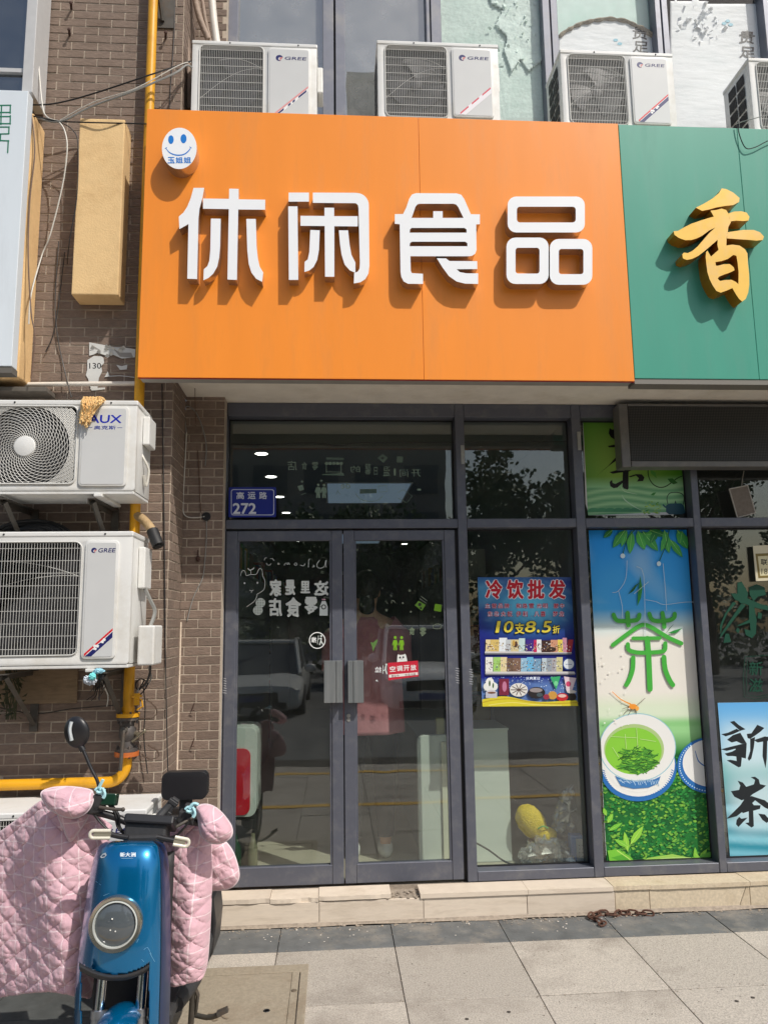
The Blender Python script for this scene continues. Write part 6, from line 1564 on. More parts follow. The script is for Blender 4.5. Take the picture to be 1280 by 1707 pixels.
for (x0_,x1_,y0_,y1_) in ((-.05,.72,2.25,3.35),(-.05,.72,6.2,7.4)):
    t = thing('panel_light', ('bluish square ceiling panel light seen through the transom above the doors' if y0_ < 4 else 'bluish square ceiling panel light deep in the shop, seen in the door tops'), 'ceiling light', ((x0_+x1_)/2,(y0_+y1_)/2,2.92), 'panel lights in the snack shop ceiling')
    q = MB(); q.box(x0_-.02,x1_+.02,y0_-.02,y1_+.02,2.918,2.928); q.build('frame', WM, t)
    q = MB(); q.box(x0_,x1_,y0_,y1_,2.914,2.917); q.build('diffuser', EP, t)
# counters
M_CNT = mat('counter_laminate', srgb(214,220,212), .4, ns=3, na=.03)
ct = thing('counter', 'white shop counter with rounded corner, behind the right door', 'counter', (.75,.45,.15))
ca, cb_ = U(697,1330,.42), U(760,1330,.42); zt_ = U(720,1226,.42).z
q = MB(); q.prism([[(ca.x,.151),(cb_.x+.02,.151),(cb_.x+.02,zt_)]+arc(ca.x+.05,zt_-.05,.05,.05,90,180,6)], lambda a,b,Y: Vector((a,Y,b)), .42, .47); q.build('front', M_CNT, ct, bevel=.004)
q = MB(); q.box(ca.x+.02, cb_.x+.3, .471, 2.2, .151, zt_-.03); q.build('body', mat('counter_body', srgb(150,156,156), .5), ct, bevel=.004)
q = MB(); e0 = U(737,1330,.415).x; q.box(e0, cb_.x+.019, .405, .4195, .152, zt_-.04); q.build('side_strip', mat('counter_cream', srgb(222,220,200), .45), ct, bevel=.003)
q = MB(); k0 = U(733,1207,.50); q.box(k0.x-.025,k0.x+.025,.47,.53,zt_-.028,k0.z+.04); o = q.build('payment_box', mat('khaki_plastic', srgb(176,172,128), .4), bevel=.004); tag(o, 'small khaki payment speaker standing on the white counter', 'speaker')
cab = thing('cabinet', 'pale cabinet standing behind the lower pane beside the doors', 'cabinet', (1.0,.4,.15))
a, b = U(797,1330,.34).x, U(850,1330,.34).x; zc = U(820,1214,.34).z
q = MB(); q.box(a-.1,b,.34,.75,.151,zc-.016); q.build('body', M_CNT, cab, bevel=.003)
q = MB(); q.box(a-.11,b+.004,.33,.76,zc-.0155,zc); q.build('top', M_CNT, cab, bevel=.003)
q = MB(); q.tube(spline([U(792,1405,.2),U(815,1418,.2),U(840,1436,.2),U(862,1444,.2)],5),.006,6); tag(q.build('cable', M_WB), 'black cable curving across the floor behind the lower pane', 'cable')
# clutter behind the lower pane
M_PLUSH = mat('yellow_plush', srgb(228,196,40), .95, ns=70, na=.18, bump=.8, bs=120)
pl = thing('plush_toy', 'yellow plush toy with green neck ribbon behind the lower pane', 'plush toy', U(895,1380,.30))
def plush(c, r, rz_, seed):
    mx = Matrix.Rotation(rad(rz_), 3, 'Y'); q = MB(); q.ell(c, r, 28, 18, 0, mx)
    q.v = [v + (v-Vector(c)).normalized()*.006*mnoise.noise(v*40+Vector((seed,0,0))) for v in q.v]; return q
plush(U(885,1370,.30), (.085,.075,.115), -38, 1).build('body', M_PLUSH, pl, smooth=60)
plush(U(909,1390,.28), (.072,.06,.042), 8, 2).build('head', M_PLUSH, pl, smooth=60)
q = MB(); q.tube(spline([U(897,1382,.23),U(905,1378,.215),U(913,1381,.23)],5),.005,6); q.build('ribbon', mat('green_ribbon', srgb(120,190,90), .7), pl)
q = MB(); tqs = [(891,1398),(930,1398),(930,1444),(892,1444)]; q.prism([tqs], lambda x,y,Y: U(x,y,Y), .24, .40); tag(q.build('carton', mat('cardboard', srgb(176,140,112), .85, ns=12, na=.08), bevel=.003), 'open brown carton under the yellow plush toy', 'carton')
M_BAG = bpy.data.materials.new('clear_plastic_bag'); M_BAG.use_nodes = True
nb = M_BAG.node_tree; nb.nodes.clear(); ob = nb.nodes.new('ShaderNodeOutputMaterial'); t1 = nb.nodes.new('ShaderNodeBsdfTransparent'); t1.inputs[0].default_value=(.9,.92,.92,1)
g1 = nb.nodes.new('ShaderNodeBsdfGlossy'); g1.inputs['Roughness'].default_value=.12; d1 = nb.nodes.new('ShaderNodeBsdfDiffuse'); d1.inputs[0].default_value=(.8,.82,.8,1)
m1_ = nb.nodes.new('ShaderNodeMixShader'); m1_.inputs[0].default_value=.35; nb.links.new(g1.outputs[0], m1_.inputs[1]); nb.links.new(d1.outputs[0], m1_.inputs[2])
m2_ = nb.nodes.new('ShaderNodeMixShader'); m2_.inputs[0].default_value=.45; nb.links.new(t1.outputs[0], m2_.inputs[1]); nb.links.new(m1_.outputs[0], m2_.inputs[2]); nb.links.new(m2_.outputs[0], ob.inputs[0])
def bag(label, pts, Y0, Y1, seed, amp=.035):
    xs=[p[0] for p in pts]; ys=[p[1] for p in pts]; P_ = spline([(a,b,0) for a,b in pts],4,True); c=(sum(xs)/len(xs),sum(ys)/len(ys)); N=len(P_); q = MB()
    def fn(u, v):
        k = u*N; i = int(k)%N; f_=k-int(k); a = P_[i]*(1-f_)+P_[(i+1)%N]*f_
        r = abs(v*2-1); s_ = 1 if v < .5 else -1
        x, y = c[0]+(a.x-c[0])*(1-(r)**2.2 if False else math.sin(math.pi*v)**.55), c[1]+(a.y-c[1])*math.sin(math.pi*v)**.55
        Y = Y0+(Y1-Y0)*v; p = U(x,y,Y); d = Vector((mnoise.noise(p*30+Vector((seed,0,0))), mnoise.noise(p*30+Vector((0,seed,0))), mnoise.noise(p*30+Vector((0,0,seed)))))
        return p+d*amp
    q.grid(fn, 56, 16); return tag(q.build('plastic_bag', M_BAG, smooth=12), label, 'plastic bag')
bag('crumpled clear plastic bag at the foot of the carton with the yellow plush', [(866,1422),(900,1398),(935,1402),(955,1424),(958,1440),(930,1448),(885,1448)], .16, .30, 1, .045)
bag('tall clear plastic bag of goods leaning behind the blue document box', [(945,1312),(962,1316),(975,1340),(976,1390),(950,1396),(920,1380),(925,1350)], .26, .42, 5, .03)
dc = thing('document', 'white printed card on a blue box standing behind the lower pane', 'document', U(968,1420,.2))
q = MB(); q.prism([[(951,1393),(1000,1393),(1000,1449),(953,1449)]], lambda x,y,Y: U(x,y,Y), .20, .26); q.build('box', mat('blue_card', srgb(50,120,190), .5), dc, bevel=.002)
pr = Print(.1990); pr.poly([(960,1399),(992,1399),(993,1449),(962,1449)], srgb(196,200,196)); pr.up()
for k in range(16): x, y = 966+(k%4)*5, 1410+(k//4)*6; pr.ell(x, y, .9, .8, (0.03,.03,.03), 6)
pr.build('print', PRINT, dc)
# shelves with goods deep inside
M_SHF = mat('shelf_white', srgb(170,172,170), .6)
def rack(x0_, x1_, y0_, y1_, label, seed):
    t = thing('shelf_rack', label, 'shelf rack', ((x0_+x1_)/2,(y0_+y1_)/2,.151)); r = random.Random(seed); q = MB()
    for k in range(6): z = .25+k*.36; q.box(x0_,x1_,y0_,y1_,z,z+.02)
    q.box(x0_,x0_+.02,y0_,y1_,.151,2.1); q.box(x1_-.02,x1_,y0_,y1_,.151,2.1); q.build('frame', M_SHF, t)
    cols = [mat('pack_'+n, c, .5) for n, c in (('red',srgb(160,40,40)),('yellow',srgb(190,160,60)),('green',srgb(60,120,60)),('blue',srgb(50,80,140)),('white',srgb(200,200,196)),('brown',srgb(110,76,50)))]
    q = MB()
    for k in range(6):
        z = .271+k*.36; y = y0_+.03
        while y < y1_-.1:
            w_ = r.uniform(.08,.2); h_ = r.uniform(.14,.28); q.box(x0_+.03,x1_-.03,y,y+w_-.01,z,z+h_, r.randrange(6)); y += w_
    q.build('packets', cols, t, kind='stuff'); return t
rack(-1.08,-.76,1.2,4.6,'shelf rack of packets along the left wall inside the snack shop',1)
rack(-1.08,-.76,5.0,8.6,'shelf rack of packets deep along the left wall inside the snack shop',2)
rack(.0,.3,5.2,8.6,'shelf rack of packets in the middle at the back of the snack shop',3)
rack(1.2,1.5,2.6,6.0,'shelf rack of packets along the right wall inside the snack shop',4)
# chain lying on the pavement
chn = thing('chain', 'rusty iron chain lying on the pavement at the foot of the step', 'chain', GZ(1020,1526,0))
q = MB(); m_ = 14
ring = [Vector((.021*math.cos(2*math.pi*k/m_)+(.009 if math.cos(2*math.pi*k/m_)>0 else -.009), .014*math.sin(2*math.pi*k/m_), 0)) for k in range(m_)]
q.tube(ring+[ring[0], ring[1]], .0055, 5, caps=False)
lk = q.build('link', mat('rusty_chain', srgb(92,64,52), .8, metal=.3, ns=60, na=.4), None, origin=(0,0,0), smooth=60); lkm = lk.data
path = [GZ(*p, .008) for p in ((992,1539),(1004,1541),(992,1534),(983,1530),(992,1526),(1008,1524),(1022,1526),(1038,1523),(1056,1524),(1072,1524),(1090,1525))]
sp = spline(path, 12); acc = 0; last = sp[0]; cnt = 0
for i in range(1, len(sp)):
    acc += (sp[i]-last).length; last = sp[i]
    if acc > .040:
        acc = 0; o = lk if cnt == 0 else bpy.data.objects.new('link', lkm)
        if cnt: COL.objects.link(o)
        d = sp[i]-sp[i-1]; o.parent = chn
        o.matrix_basis = Matrix.Translation(sp[i]-chn.location+Vector((0,0,.004 if cnt%2 else .002))) @ Euler((rad(68 if cnt%2 else 12)+RND.uniform(-.3,.3), RND.uniform(-.1,.1), math.atan2(d.y,d.x)+RND.uniform(-.2,.2))).to_matrix().to_4x4(); cnt += 1
# spots of gum and litter on the slabs
for k, (x, y) in enumerate(((778,1700),(848,1688),(1228,1670),(1255,1664))):
    p = GZ(x,y,0); q = MB(); q.lathe(p+Vector((0,0,.0012)),(0,0,1),[(0,.009),(.0008,.006),(.001,0)],10); o = q.build('gum_spot', mat('trodden_gum', srgb(72,66,60), .9)); tag(o, ('dark gum spot at the bottom edge, leftmost on the pale paving','dark gum spot right of the leftmost one on the pale paving','dark gum spot at the right, left one of a close pair','dark gum spot at the right, right one of a close pair')[k], 'gum spot', 'gum spots on the paving')

rb = thing('snack_box', 'red display box with white rounded edge inside the shop behind the left door', 'box', U(402,1300,.30))
c0, c1 = U(372,1214,.28), U(427,1362,.28)
q = MB(); q.prism([rrect(c0.x,c1.z,c1.x,c0.z,.05,5)], lambda a,b,Y: Vector((a,Y,b)), .28, .60); q.build('box_shell', mat('white_plastic_box', srgb(196,204,198), .45), rb, bevel=.012, seg=2)
d0, d1 = U(372,1249,.275), U(416.5,1360,.275)
q = MB(); q.prism([rrect(d0.x+.002,d1.z+.003,d1.x,d0.z,.045,5)], lambda a,b,Y: Vector((a,Y,b)), .270, .279); q.build('red_face', mat('red_plastic_box', srgb(196,16,40), .4), rb, bevel=.002)
q = MB(); q.prism([[(378,1366),(426,1366),(420,1450),(384,1450)]], lambda x,y,Y: U(x,y,Y), .30, .56); q.build('stand', M_BLK0, rb)
for k, (x, w_) in enumerate(((392,.035),(421,.03))):
    c = U(x,1445,.24); q = MB(); q.lathe((c.x,.24,.151),(0,0,1),[(0,w_),(.16,w_),(.21,.014),(.24,.013),(.24,0)],16); o = q.build('bottle', mat('green_bottle', srgb(24,64,44), .15) if k == 0 else mat('pale_bottle', srgb(120,118,96), .2), smooth=40); tag(o, ('dark green bottle standing in front of the red box stand','pale brown bottle standing right of the red box stand')[k], 'bottle')
# ------------------------------------------------------------------ blue electric scooter
sc_ = thing('electric_scooter', 'blue electric scooter with round headlight parked in front of the brick pier', 'scooter', (-.72,-1.3,0))
M_BLUE = mat('metallic_blue', srgb(0,110,164), .22, metal=.6, ns=300, na=.05, coat=.7)
M_BLK = mat('black_plastic', (0.016,0.016,0.018), .38, ns=40, na=.1); M_BLK2 = mat('matt_black_plastic', (0.03,0.03,0.032), .62, ns=60, na=.15)
M_CHR = mat('chrome_tube', srgb(210,210,214), .14, metal=1.0); M_TYRE = mat('tyre_rubber', (0.02,0.02,0.02), .85, ns=60, na=.2)
SXc = -.715
# front apron: rows (py, left px, right px, centre Y, edge Y)
rowsF = [(1402,186,262,-1.735,-1.70),(1406,172,271,-1.775,-1.70),(1416,162,277,-1.80,-1.70),(1440,154,281.5,-1.825,-1.70),(1480,146,283.5,-1.845,-1.70),(1520,140,284.5,-1.86,-1.70),(1560,134,285,-1.87,-1.71),(1600,129,285,-1.875,-1.72),(1640,125.5,284.5,-1.875,-1.72),(1690,123.5,283,-1.87,-1.72),(1760,124,281,-1.84,-1.70),(1830,130,276,-1.78,-1.66)]
SPF = spline([Vector((r[1],r[2],0)) for r in rowsF], 1)
def rowat(v):
    k = v*(len(rowsF)-1); i = min(int(k), len(rowsF)-2); f_ = k-i
    def cr(j):
        g = lambda n: rowsF[max(0,min(len(rowsF)-1,n))][j]
        p0,p1,p2,p3 = g(i-1),g(i),g(i+1),g(i+2); t=f_
        return .5*(2*p1+(p2-p0)*t+(2*p0-5*p1+4*p2-p3)*t*t+(3*p1-p0-3*p2+p3)*t**3)
    return [cr(j) for j in range(5)]
def apron(u, v, out=0.0):
    py, xl, xr_, Yc, Ye = rowat(v); s = u*2-1
    # flat front that turns sharply back near the sides, the right side longer
    e = abs(s)**6*0.66 + abs(s)**2*0.34
    Y = Yc+(Ye-Yc)*e - out
    return U(xl+(xr_-xl)*u, py, Y)
def vof(py):
    lo, hi = 0.0, 1.0
    for _ in range(40):
        m_ = (lo+hi)/2
        if rowat(m_)[0] < py: lo = m_
        else: hi = m_
    return lo
NU, NV = 84, 150
def keepF(u, v):
    py, xl, xr_ = rowat(v)[:3]; x = xl+(xr_-xl)*u
    top = 1606+20*(1-((x-190)/58.0)**2) if abs(x-190) < 60 else 0
    return not (134 < x < 249 and py > top)
M_NAVY = mat('navy_side_panel', srgb(14,44,86), .38, metal=.2, coat=.2)
US = 0.893
q = MB(); q.grid(apron, NU, NV, keep=lambda u, v: keepF(u, v) and u < US); o = q.build('front_apron', M_BLUE, sc_, smooth=50); sd = o.modifiers.new('thickness','SOLIDIFY'); sd.thickness=.004
q = MB(); q.grid(lambda u, v: apron(US+(1-US)*u, v), 14, NV); o = q.build('apron_side', M_NAVY, sc_, smooth=50); sd = o.modifiers.new('thickness','SOLIDIFY'); sd.thickness=.004
q = MB(); q.tube([apron(US, .03+.95*i/40, .0005) for i in range(41)], .0016, 5); q.build('panel_seam', M_BLK, sc_, smooth=60)
# dark lip under the apron and black well behind the fork
q = MB()
def lip(u, v):
    x = 133+117*u; t = 1606+20*(1-((x-190)/58.0)**2); s = (x-190)/58.0
    py = t-1+ (11+3*abs(s))*v; Y = -1.868 - .020*math.sin(v*math.pi) + .03*s*s
    return U(x, py, Y)
q.grid(lip, 30, 5); o = q.build('grille_lip', M_BLK2, sc_, smooth=60); sd = o.modifiers.new('thickness','SOLIDIFY'); sd.thickness=.006
a, b = U(128,1650,-1.70), U(281,1650,-1.70); q = MB(); q.box(a.x+.05, b.x-.05, -1.69, -1.62, .22, U(200,1420,-1.7).z); q.build('inner_cover', M_BLK2, sc_, bevel=.01)
# headlight: bezel, glowing-looking clear ring, smoked lens
hc = U(193,1541,-1.868); hr = .087
ax = Vector((0.02,-1.0,0.10)).normalized()
q = MB(); q.lathe(hc-ax*.0, ax, [(-.012,hr),(.006,hr),(.014,hr*.96),(.012,hr*.86),(.004,hr*.82)], 40); q.build('headlight_bezel', mat('dark_chrome', srgb(176,172,160), .2, metal=.9), sc_, smooth=40)
q = MB(); q.lathe(hc, ax, [(.002,hr*.84),(.012,hr*.83),(.013,hr*.78),(.004,hr*.77)], 40); q.build('light_ring', mat('clear_ring', srgb(186,190,186), .15), sc_, smooth=40)
hl = MB(); hl.lathe(hc, ax, [(.003,hr*.78),(.010,hr*.64),(.015,hr*.4),(.018,hr*.15),(.0185,0)], 40); hl.build('headlight', mat('smoked_lens', srgb(78,84,88), .08, coat=.6), sc_, smooth=60)
q = MB()
for dx, dz in ((-.012,-.014),(.004,-.018),(-.008,.02)): q.ell(hc+ax*.018+Vector((dx,0,dz)),(.003,.002,.003),8,6)
q.build('led_chip', mat('led_chip_white', srgb(226,226,220), .2), sc_)
# name and emblem on the apron (follows its surface)
class AP(Print):
    def _p(s, x, y):
        v = vof(y); r = rowat(v); return apron((x-r[1])/(r[2]-r[1]), v, .0015+s.l)
pr = AP(0, .0003); 
for ch, x in (('新',200),('大',209),('洲',218)): pr.text(ch, x, 1421.5, x+8.2, 1429, srgb(214,224,230), .03)
pr.line([(202,1431.3),(222,1431.3)], .5, srgb(150,190,214), 2)
pr.poly([(167,1429),(171,1424),(176,1422),(178,1426),(174,1430),(169,1431)], srgb(206,210,214)); pr.up().poly([(171,1428),(174,1425),(175,1428)], srgb(20,60,100))
for pts in ([(240,1584),(246,1580),(252,1592)],[(250,1590),(258,1604)],[(228,1572),(231,1566)],[(160,1470),(168,1476)],[(172,1494),(182,1490)],[(236,1600),(240,1604)],[(148,1560),(152,1572)]): pr.line(pts, .5, srgb(120,170,200), 2)
pr.build('lettering', PRINT, sc_)
# fork, fender, wheels
def wheel(c, r, w_, name='front_wheel'):
    q = MB(); n=36
    q.lathe(c-Vector((w_/2,0,0)), (1,0,0), [(0,r*.70),(0,r*.9),(w_*.2,r*.985),(w_*.5,r),(w_*.8,r*.985),(w_,r*.9),(w_,r*.70)], n)
    wt = q.build(name, M_TYRE, sc_, smooth=35)
    q = MB(); q.lathe(c-Vector((w_*.45,0,0)), (1,0,0), [(0,r*.2),(w_*.1,r*.22),(w_*.1,r*.62),(0,r*.7),(w_*.9,r*.7),(w_*.8,r*.62),(w_*.8,r*.22),(w_*.9,r*.2)], 24); q.build('rim', M_BLK, wt, smooth=35)
fx0, fx1 = U(171,1660,-1.78).x, U(238,1660,-1.78).x
wc = Vector(((fx0+fx1)/2+.012, -1.87, .185))
wheel(wc, .185, .085, 'front_wheel'); wheel(Vector((SXc,-.66,.20)), .20, .09, 'rear_wheel')
for x in (fx0, fx1):
    q = MB(); q.tube([(x,-1.73,.66),(x,-1.82,.34)],.0165,16); q.build('fork_tube', M_CHR, sc_, smooth=40)
    q = MB(); q.tube([(x,-1.814,.36),(x,-1.86,.20)],.024,14); q.tube([(x,-1.811,.372),(x,-1.817,.350)],.027,14); q.build('fork_slider', mat('fork_silver', srgb(150,150,152), .3, metal=.8), sc_, smooth=40)
q = MB()
def fen(u, v):
    a = rad(-60+150*u); r = .206+.012*math.sin(v*math.pi); s = (v*2-1)
    return Vector((wc.x+s*.066, wc.y+ -math.sin(a)*(r-.025*s*s), wc.z+math.cos(a)*(r-.025*s*s)))
q.grid(fen, 30, 14); o = q.build('front_fender', M_BLUE, sc_, smooth=60); sd=o.modifiers.new('thickness','SOLIDIFY'); sd.thickness=.004
# steering column, handlebar, console
zh_ = U(245,1366,-1.60).z
gl, gr = U(96,1340,-1.60), U(362,1378,-1.56)
q = MB(); q.tube([(SXc,-1.66,.5),(SXc,-1.61,zh_-.03)],.03,12); q.build('steering_column', M_BLK, sc_, smooth=40)
q = MB(); q.tube(spline([gl, U(150,1352,-1.62), U(190,1362,-1.62), (SXc,-1.61,zh_-.02), U(290,1368,-1.60), U(330,1372,-1.58), gr],5),.013,10); q.build('handlebar', M_BLK, sc_, smooth=40)
def tilt_box(c, hx, hy, hz, rx, ry, rz): return c, (hx,hy,hz), Euler((rad(rx),rad(ry),rad(rz))).to_matrix()
q = MB(); q.obox(*tilt_box(U(252,1372,-1.66), .088,.055,.016, -28,5,0)); q.build('display_console', M_BLK, sc_, bevel=.007, seg=2)
q = MB(); q.obox(*tilt_box(U(246,1386,-1.66), .075,.045,.035, -10,3,0)); q.build('console_base', M_BLK2, sc_, bevel=.01, seg=2)
q = MB(); q.obox(*tilt_box(U(240,1401,-1.67), .062,.05,.028, 0,0,0)); q.build('neck_cover', M_BLK2, sc_, bevel=.008, seg=2)
q = MB(); q.tube(spline([U(262,1366,-1.6), U(275,1352,-1.58), U(286,1340,-1.57)],4),.016,8); q.obox(*tilt_box(U(285,1345,-1.57),.014,.014,.034,0,35,0)); q.obox(*tilt_box(U(289,1338,-1.575),.019,.012,.008,0,35,0)); q.obox(*tilt_box(U(278,1354,-1.575),.019,.012,.008,0,35,0)); q.build('phone_holder', M_BLK2, sc_, bevel=.002, seg=1)
# turn signals: clear capsules with a slot
M_CAP = mat('clear_amber_cap', srgb(206,202,186), .2)
for (xa, ya, xb, yb, st_) in ((156,1391.5,184,1391.5,[(186,1392),(200,1395),(214,1397)]),(290,1402,309,1405.5,[(291,1402),(276,1399),(262,1396)])):
    A, B = U(xa,ya,-1.80), U(xb,yb,-1.79)
    q = MB(); d_ = (B-A).normalized(); nz = Vector((0,0,1))-d_*d_.z; nz.normalize()
    P_ = [A+nz*.012+d_*.02] ; loop = []
    L_ = (B-A).length
    left = xa < 200
    for k in range(13):
        a = rad(90+180*k/12) if left else rad(-90+180*k/12)
        c_ = A if left else B; loop.append(c_+d_*(.012*math.cos(a))+nz*(.012*math.sin(a)))
    if left: loop = [B+nz*.012]+loop+[B-nz*.012]
    else: loop = [A-nz*.012]+loop+[A+nz*.012]
    q.tube(loop, .0062, 8); t_ = q.build('turn_signal', M_CAP, sc_, smooth=50)
    q = MB(); q.obox((A+B)/2+Vector((0,.003,0)), (L_/2,.005,.008), Matrix((d_, Vector((0,1,0)), nz)).transposed()); q.build('reflector', mat('signal_inner', srgb(150,146,130), .3, metal=.4), t_)
    q = MB(); q.tube(spline([U(x,y,-1.76) for x,y in st_],4),.0095,8); q.build('signal_stalk', M_BLK, sc_, smooth=50)
# mirror on stalk, brake reservoir, levers, cables
mc = U(128,1221,-1.60); q = MB()
mx_m = Euler((rad(8),0,rad(-16))).to_matrix()
q.ell(mc,(.052,.024,.060),24,16,0,mx_m); q.build('mirror', M_BLK, sc_, smooth=60)
q = MB(); q.tube(spline([mc+Vector((-.012,-.026,.042)),mc+Vector((-.016,-.030,.012)),mc+Vector((-.008,-.028,-.026))],4),.007,6,rs=None); q.build('mirror_stripe', mat('silver_stripe', srgb(186,192,194), .35), sc_, smooth=60)
q = MB(); q.tube(spline([U(134,1244,-1.60),U(140,1254,-1.60),U(152,1282,-1.605),U(164,1308,-1.61),U(162,1340,-1.615)],4),.0065,8); q.tube([U(132,1240,-1.60),U(139,1252,-1.60)],.012,8); q.build('mirror_stalk', M_BLK, sc_, smooth=60)
q = MB(); q.obox(*tilt_box(U(183,1333,-1.62),.028,.022,.021,-12,4,0)); q.build('brake_reservoir', mat('dark_green_reservoir', srgb(20,50,36), .25), sc_, bevel=.005)
q = MB()
q.obox(*tilt_box(U(166,1338,-1.62),.02,.02,.03,0,0,0)); q.obox(*tilt_box(U(160,1348,-1.62),.026,.02,.014,0,-8,0)); q.obox(*tilt_box(U(312,1362,-1.59),.03,.024,.022,0,10,0)); q.obox(*tilt_box(U(318,1348,-1.59),.022,.018,.016,0,8,0)); q.build('switch_cluster', M_BLK2, sc_, bevel=.004)
q = MB(); q.tube(spline([U(166,1346,-1.64),U(184,1349,-1.66),U(204,1350,-1.665)],4),.006,8); q.ell(U(205,1350,-1.665),(.008,.008,.008),8,6); q.tube(spline([U(326,1360,-1.6),U(306,1372,-1.63),U(284,1384,-1.64)],4),.006,8); q.build('brake_lever', M_STEEL, sc_, smooth=60)
q = MB()
for pts in ([(180,1340),(192,1356),(196,1378),(208,1392)],[(186,1342),(198,1360),(200,1380),(214,1394)],[(152,1352),(170,1374),(190,1392),(206,1398)],[(300,1362),(284,1376),(270,1390)],[(316,1370),(296,1392),(280,1398)]):
    q.tube(spline([U(x,y,-1.63) for x,y in pts],5),.0048,6)
q.build('control_cable', M_WB, sc_, smooth=60)
# ribbons tied on both handlebar ends
M_RIB = mat('pale_blue_ribbon', srgb(170,214,220), .85, ns=30, na=.12)
for cpx in ((167,1316),(317,1348)):
    q = MB(); c = U(*cpx,-1.625); s_ = 1
    for k, (pts) in enumerate(([(-8,2),(-3,-2),(4,0),(8,3)],[(-2,-2),(2,-10),(5,-16)],[(0,0),(4,8),(8,14)],[(-6,4),(0,6),(6,2)],[(4,-2),(8,8),(5,15)])):
        if cpx[0] > 200 and k == 1: pts = [(-2,0),(6,-8),(14,-6)]
        q.tube(spline([U(cpx[0]+x,cpx[1]+y,-1.63-.004*k) for x,y in pts],4), .006, 5, rs=None)
    tag(q.build('ribbon', M_RIB, smooth=60), 'pale blue ribbon knotted on the mirror stalk of the scooter' if cpx[0] < 200 else 'pale blue ribbon knotted on the handlebar under the black backrest', 'ribbon')
# rear: body, seat, backrest, red box, footboard, stand
q = MB()
def body(u, v):       # u around, v along Y
    Y = -1.22+.72*v; a = 2*math.pi*u; hw = .115+.035*math.sin(v*math.pi*.9); top = .66+.05*v; bot = .30+.16*v
    ex = lambda c: math.copysign(abs(c)**.55, c)
    return Vector((SXc+hw*ex(math.cos(a)), Y, (top+bot)/2+(top-bot)/2*ex(math.sin(a))))
q.grid(body, 32, 20); q.build('rear_body', M_BLUE, sc_, smooth=50)
q = MB(); q.box(SXc-.13,SXc+.13,-1.19,-.52,.665,.735); q.build('seat', M_BLK2, sc_, bevel=.03, seg=3)
q = MB(); bc = U(309,1309,-.75); q.prism([rrect(bc.x-.108,bc.z-.064,bc.x+.108,bc.z+.064,.032,6)], lambda a,b,Y: Vector((a,Y,b)), -.775, -.715); q.build('backrest', M_BLK, sc_, bevel=.016, seg=3, smooth=50)
q = MB(); q.box(bc.x-.03,bc.x+.03,-.735,-.715,.70,bc.z-.05); q.build('backrest_bracket', M_BLK2, sc_, bevel=.003)
q = MB(); q.box(SXc-.135,SXc+.135,-1.62,-1.18,.225,.27); q.build('footboard', M_BLK2, sc_, bevel=.012)
q = MB()
def leg(u, v):
    a = -1+2*u; return Vector((SXc+a*.12, -1.60+.03*a*a-.05*(1-v), .30+.50*v))
q.grid(leg, 14, 10); o = q.build('leg_shield', M_BLK2, sc_, smooth=60); sd=o.modifiers.new('thickness','SOLIDIFY'); sd.thickness=.012
for s in (-1, 1):
    q = MB(); q.tube(spline([(SXc+s*.125,-1.50,.24),(SXc+s*.16,-1.2,.24),(SXc+s*.15,-.85,.34),(SXc+s*.14,-.55,.48)],5),.03,8); q.build('side_trim', M_BLK2, sc_, smooth=60)
    q = MB(); q.prism([[(-1.22,.40),(-1.1,.30),(-.75,.42),(-.55,.60),(-.80,.60),(-1.15,.56)]], lambda y,z,X: Vector((0,y,z)), 0, 0) if False else None
q = MB(); tp0 = U(352,1490,-1.0); 
fp = [(349,1488),(356,1500),(360,1540),(355,1590),(346,1608),(342,1595),(344,1540)]
q.prism([fp], lambda x,y,Y: U(x,y,Y), -1.02, -.80); q.build('side_fairing', M_BLK, sc_, bevel=.008)
q = MB(); q.prism([[(345,1585),(351,1583),(349,1600),(345,1604)]], lambda x,y,Y: U(x,y,Y), -1.030, -1.022); q.build('side_reflector', mat('white_reflector', srgb(196,196,196), .25), sc_)
q = MB(); q.tube([U(322,1650,-1.3),U(318,1710,-1.25),U(316,1740,-1.22)],.012,8); q.tube(spline([U(322,1692,-1.2),U(345,1697,-1.25),U(360,1694,-1.28),U(374,1686,-1.30)],4),.010,8); q.obox(*tilt_box(U(371,1687,-1.30),.022,.012,.008,0,-20,0)); q.tube([U(322,1640,-1.3),U(330,1660,-1.3),U(326,1690,-1.25)],.008,6); q.build('kick_stand', M_STEEL, sc_, smooth=50)
# ------------------------------------------------------------------ pink quilted wind cover hanging on the handlebars
M_QUILT = bpy.data.materials.new('pink_quilted_cloth'); M_QUILT.use_nodes = True
n_ = M_QUILT.node_tree; b_ = n_.nodes['Principled BSDF']; Ln = n_.links.new
b_.inputs['Roughness'].default_value = .9; b_.inputs['Specular IOR Level'].default_value = .15; b_.inputs['Sheen Weight'].default_value = .25
uvn = n_.nodes.new('ShaderNodeUVMap'); uvn.uv_map = 'UVMap'
sepx = n_.nodes.new('ShaderNodeSeparateXYZ'); Ln(uvn.outputs[0], sepx.inputs[0])
def gridline(out):
    fr = n_.nodes.new('ShaderNodeMath'); fr.operation='FRACT'; Ln(out, fr.inputs[0])
    s_ = n_.nodes.new('ShaderNodeMath'); s_.operation='SUBTRACT'; s_.inputs[1].default_value=.5; Ln(fr.outputs[0], s_.inputs[0])
    a_ = n_.nodes.new('ShaderNodeMath'); a_.operation='ABSOLUTE'; Ln(s_.outputs[0], a_.inputs[0])
    l_ = n_.nodes.new('ShaderNodeMath'); l_.operation='LESS_THAN'; l_.inputs[1].default_value=.032; Ln(a_.outputs[0], l_.inputs[0]); return l_.outputs[0]
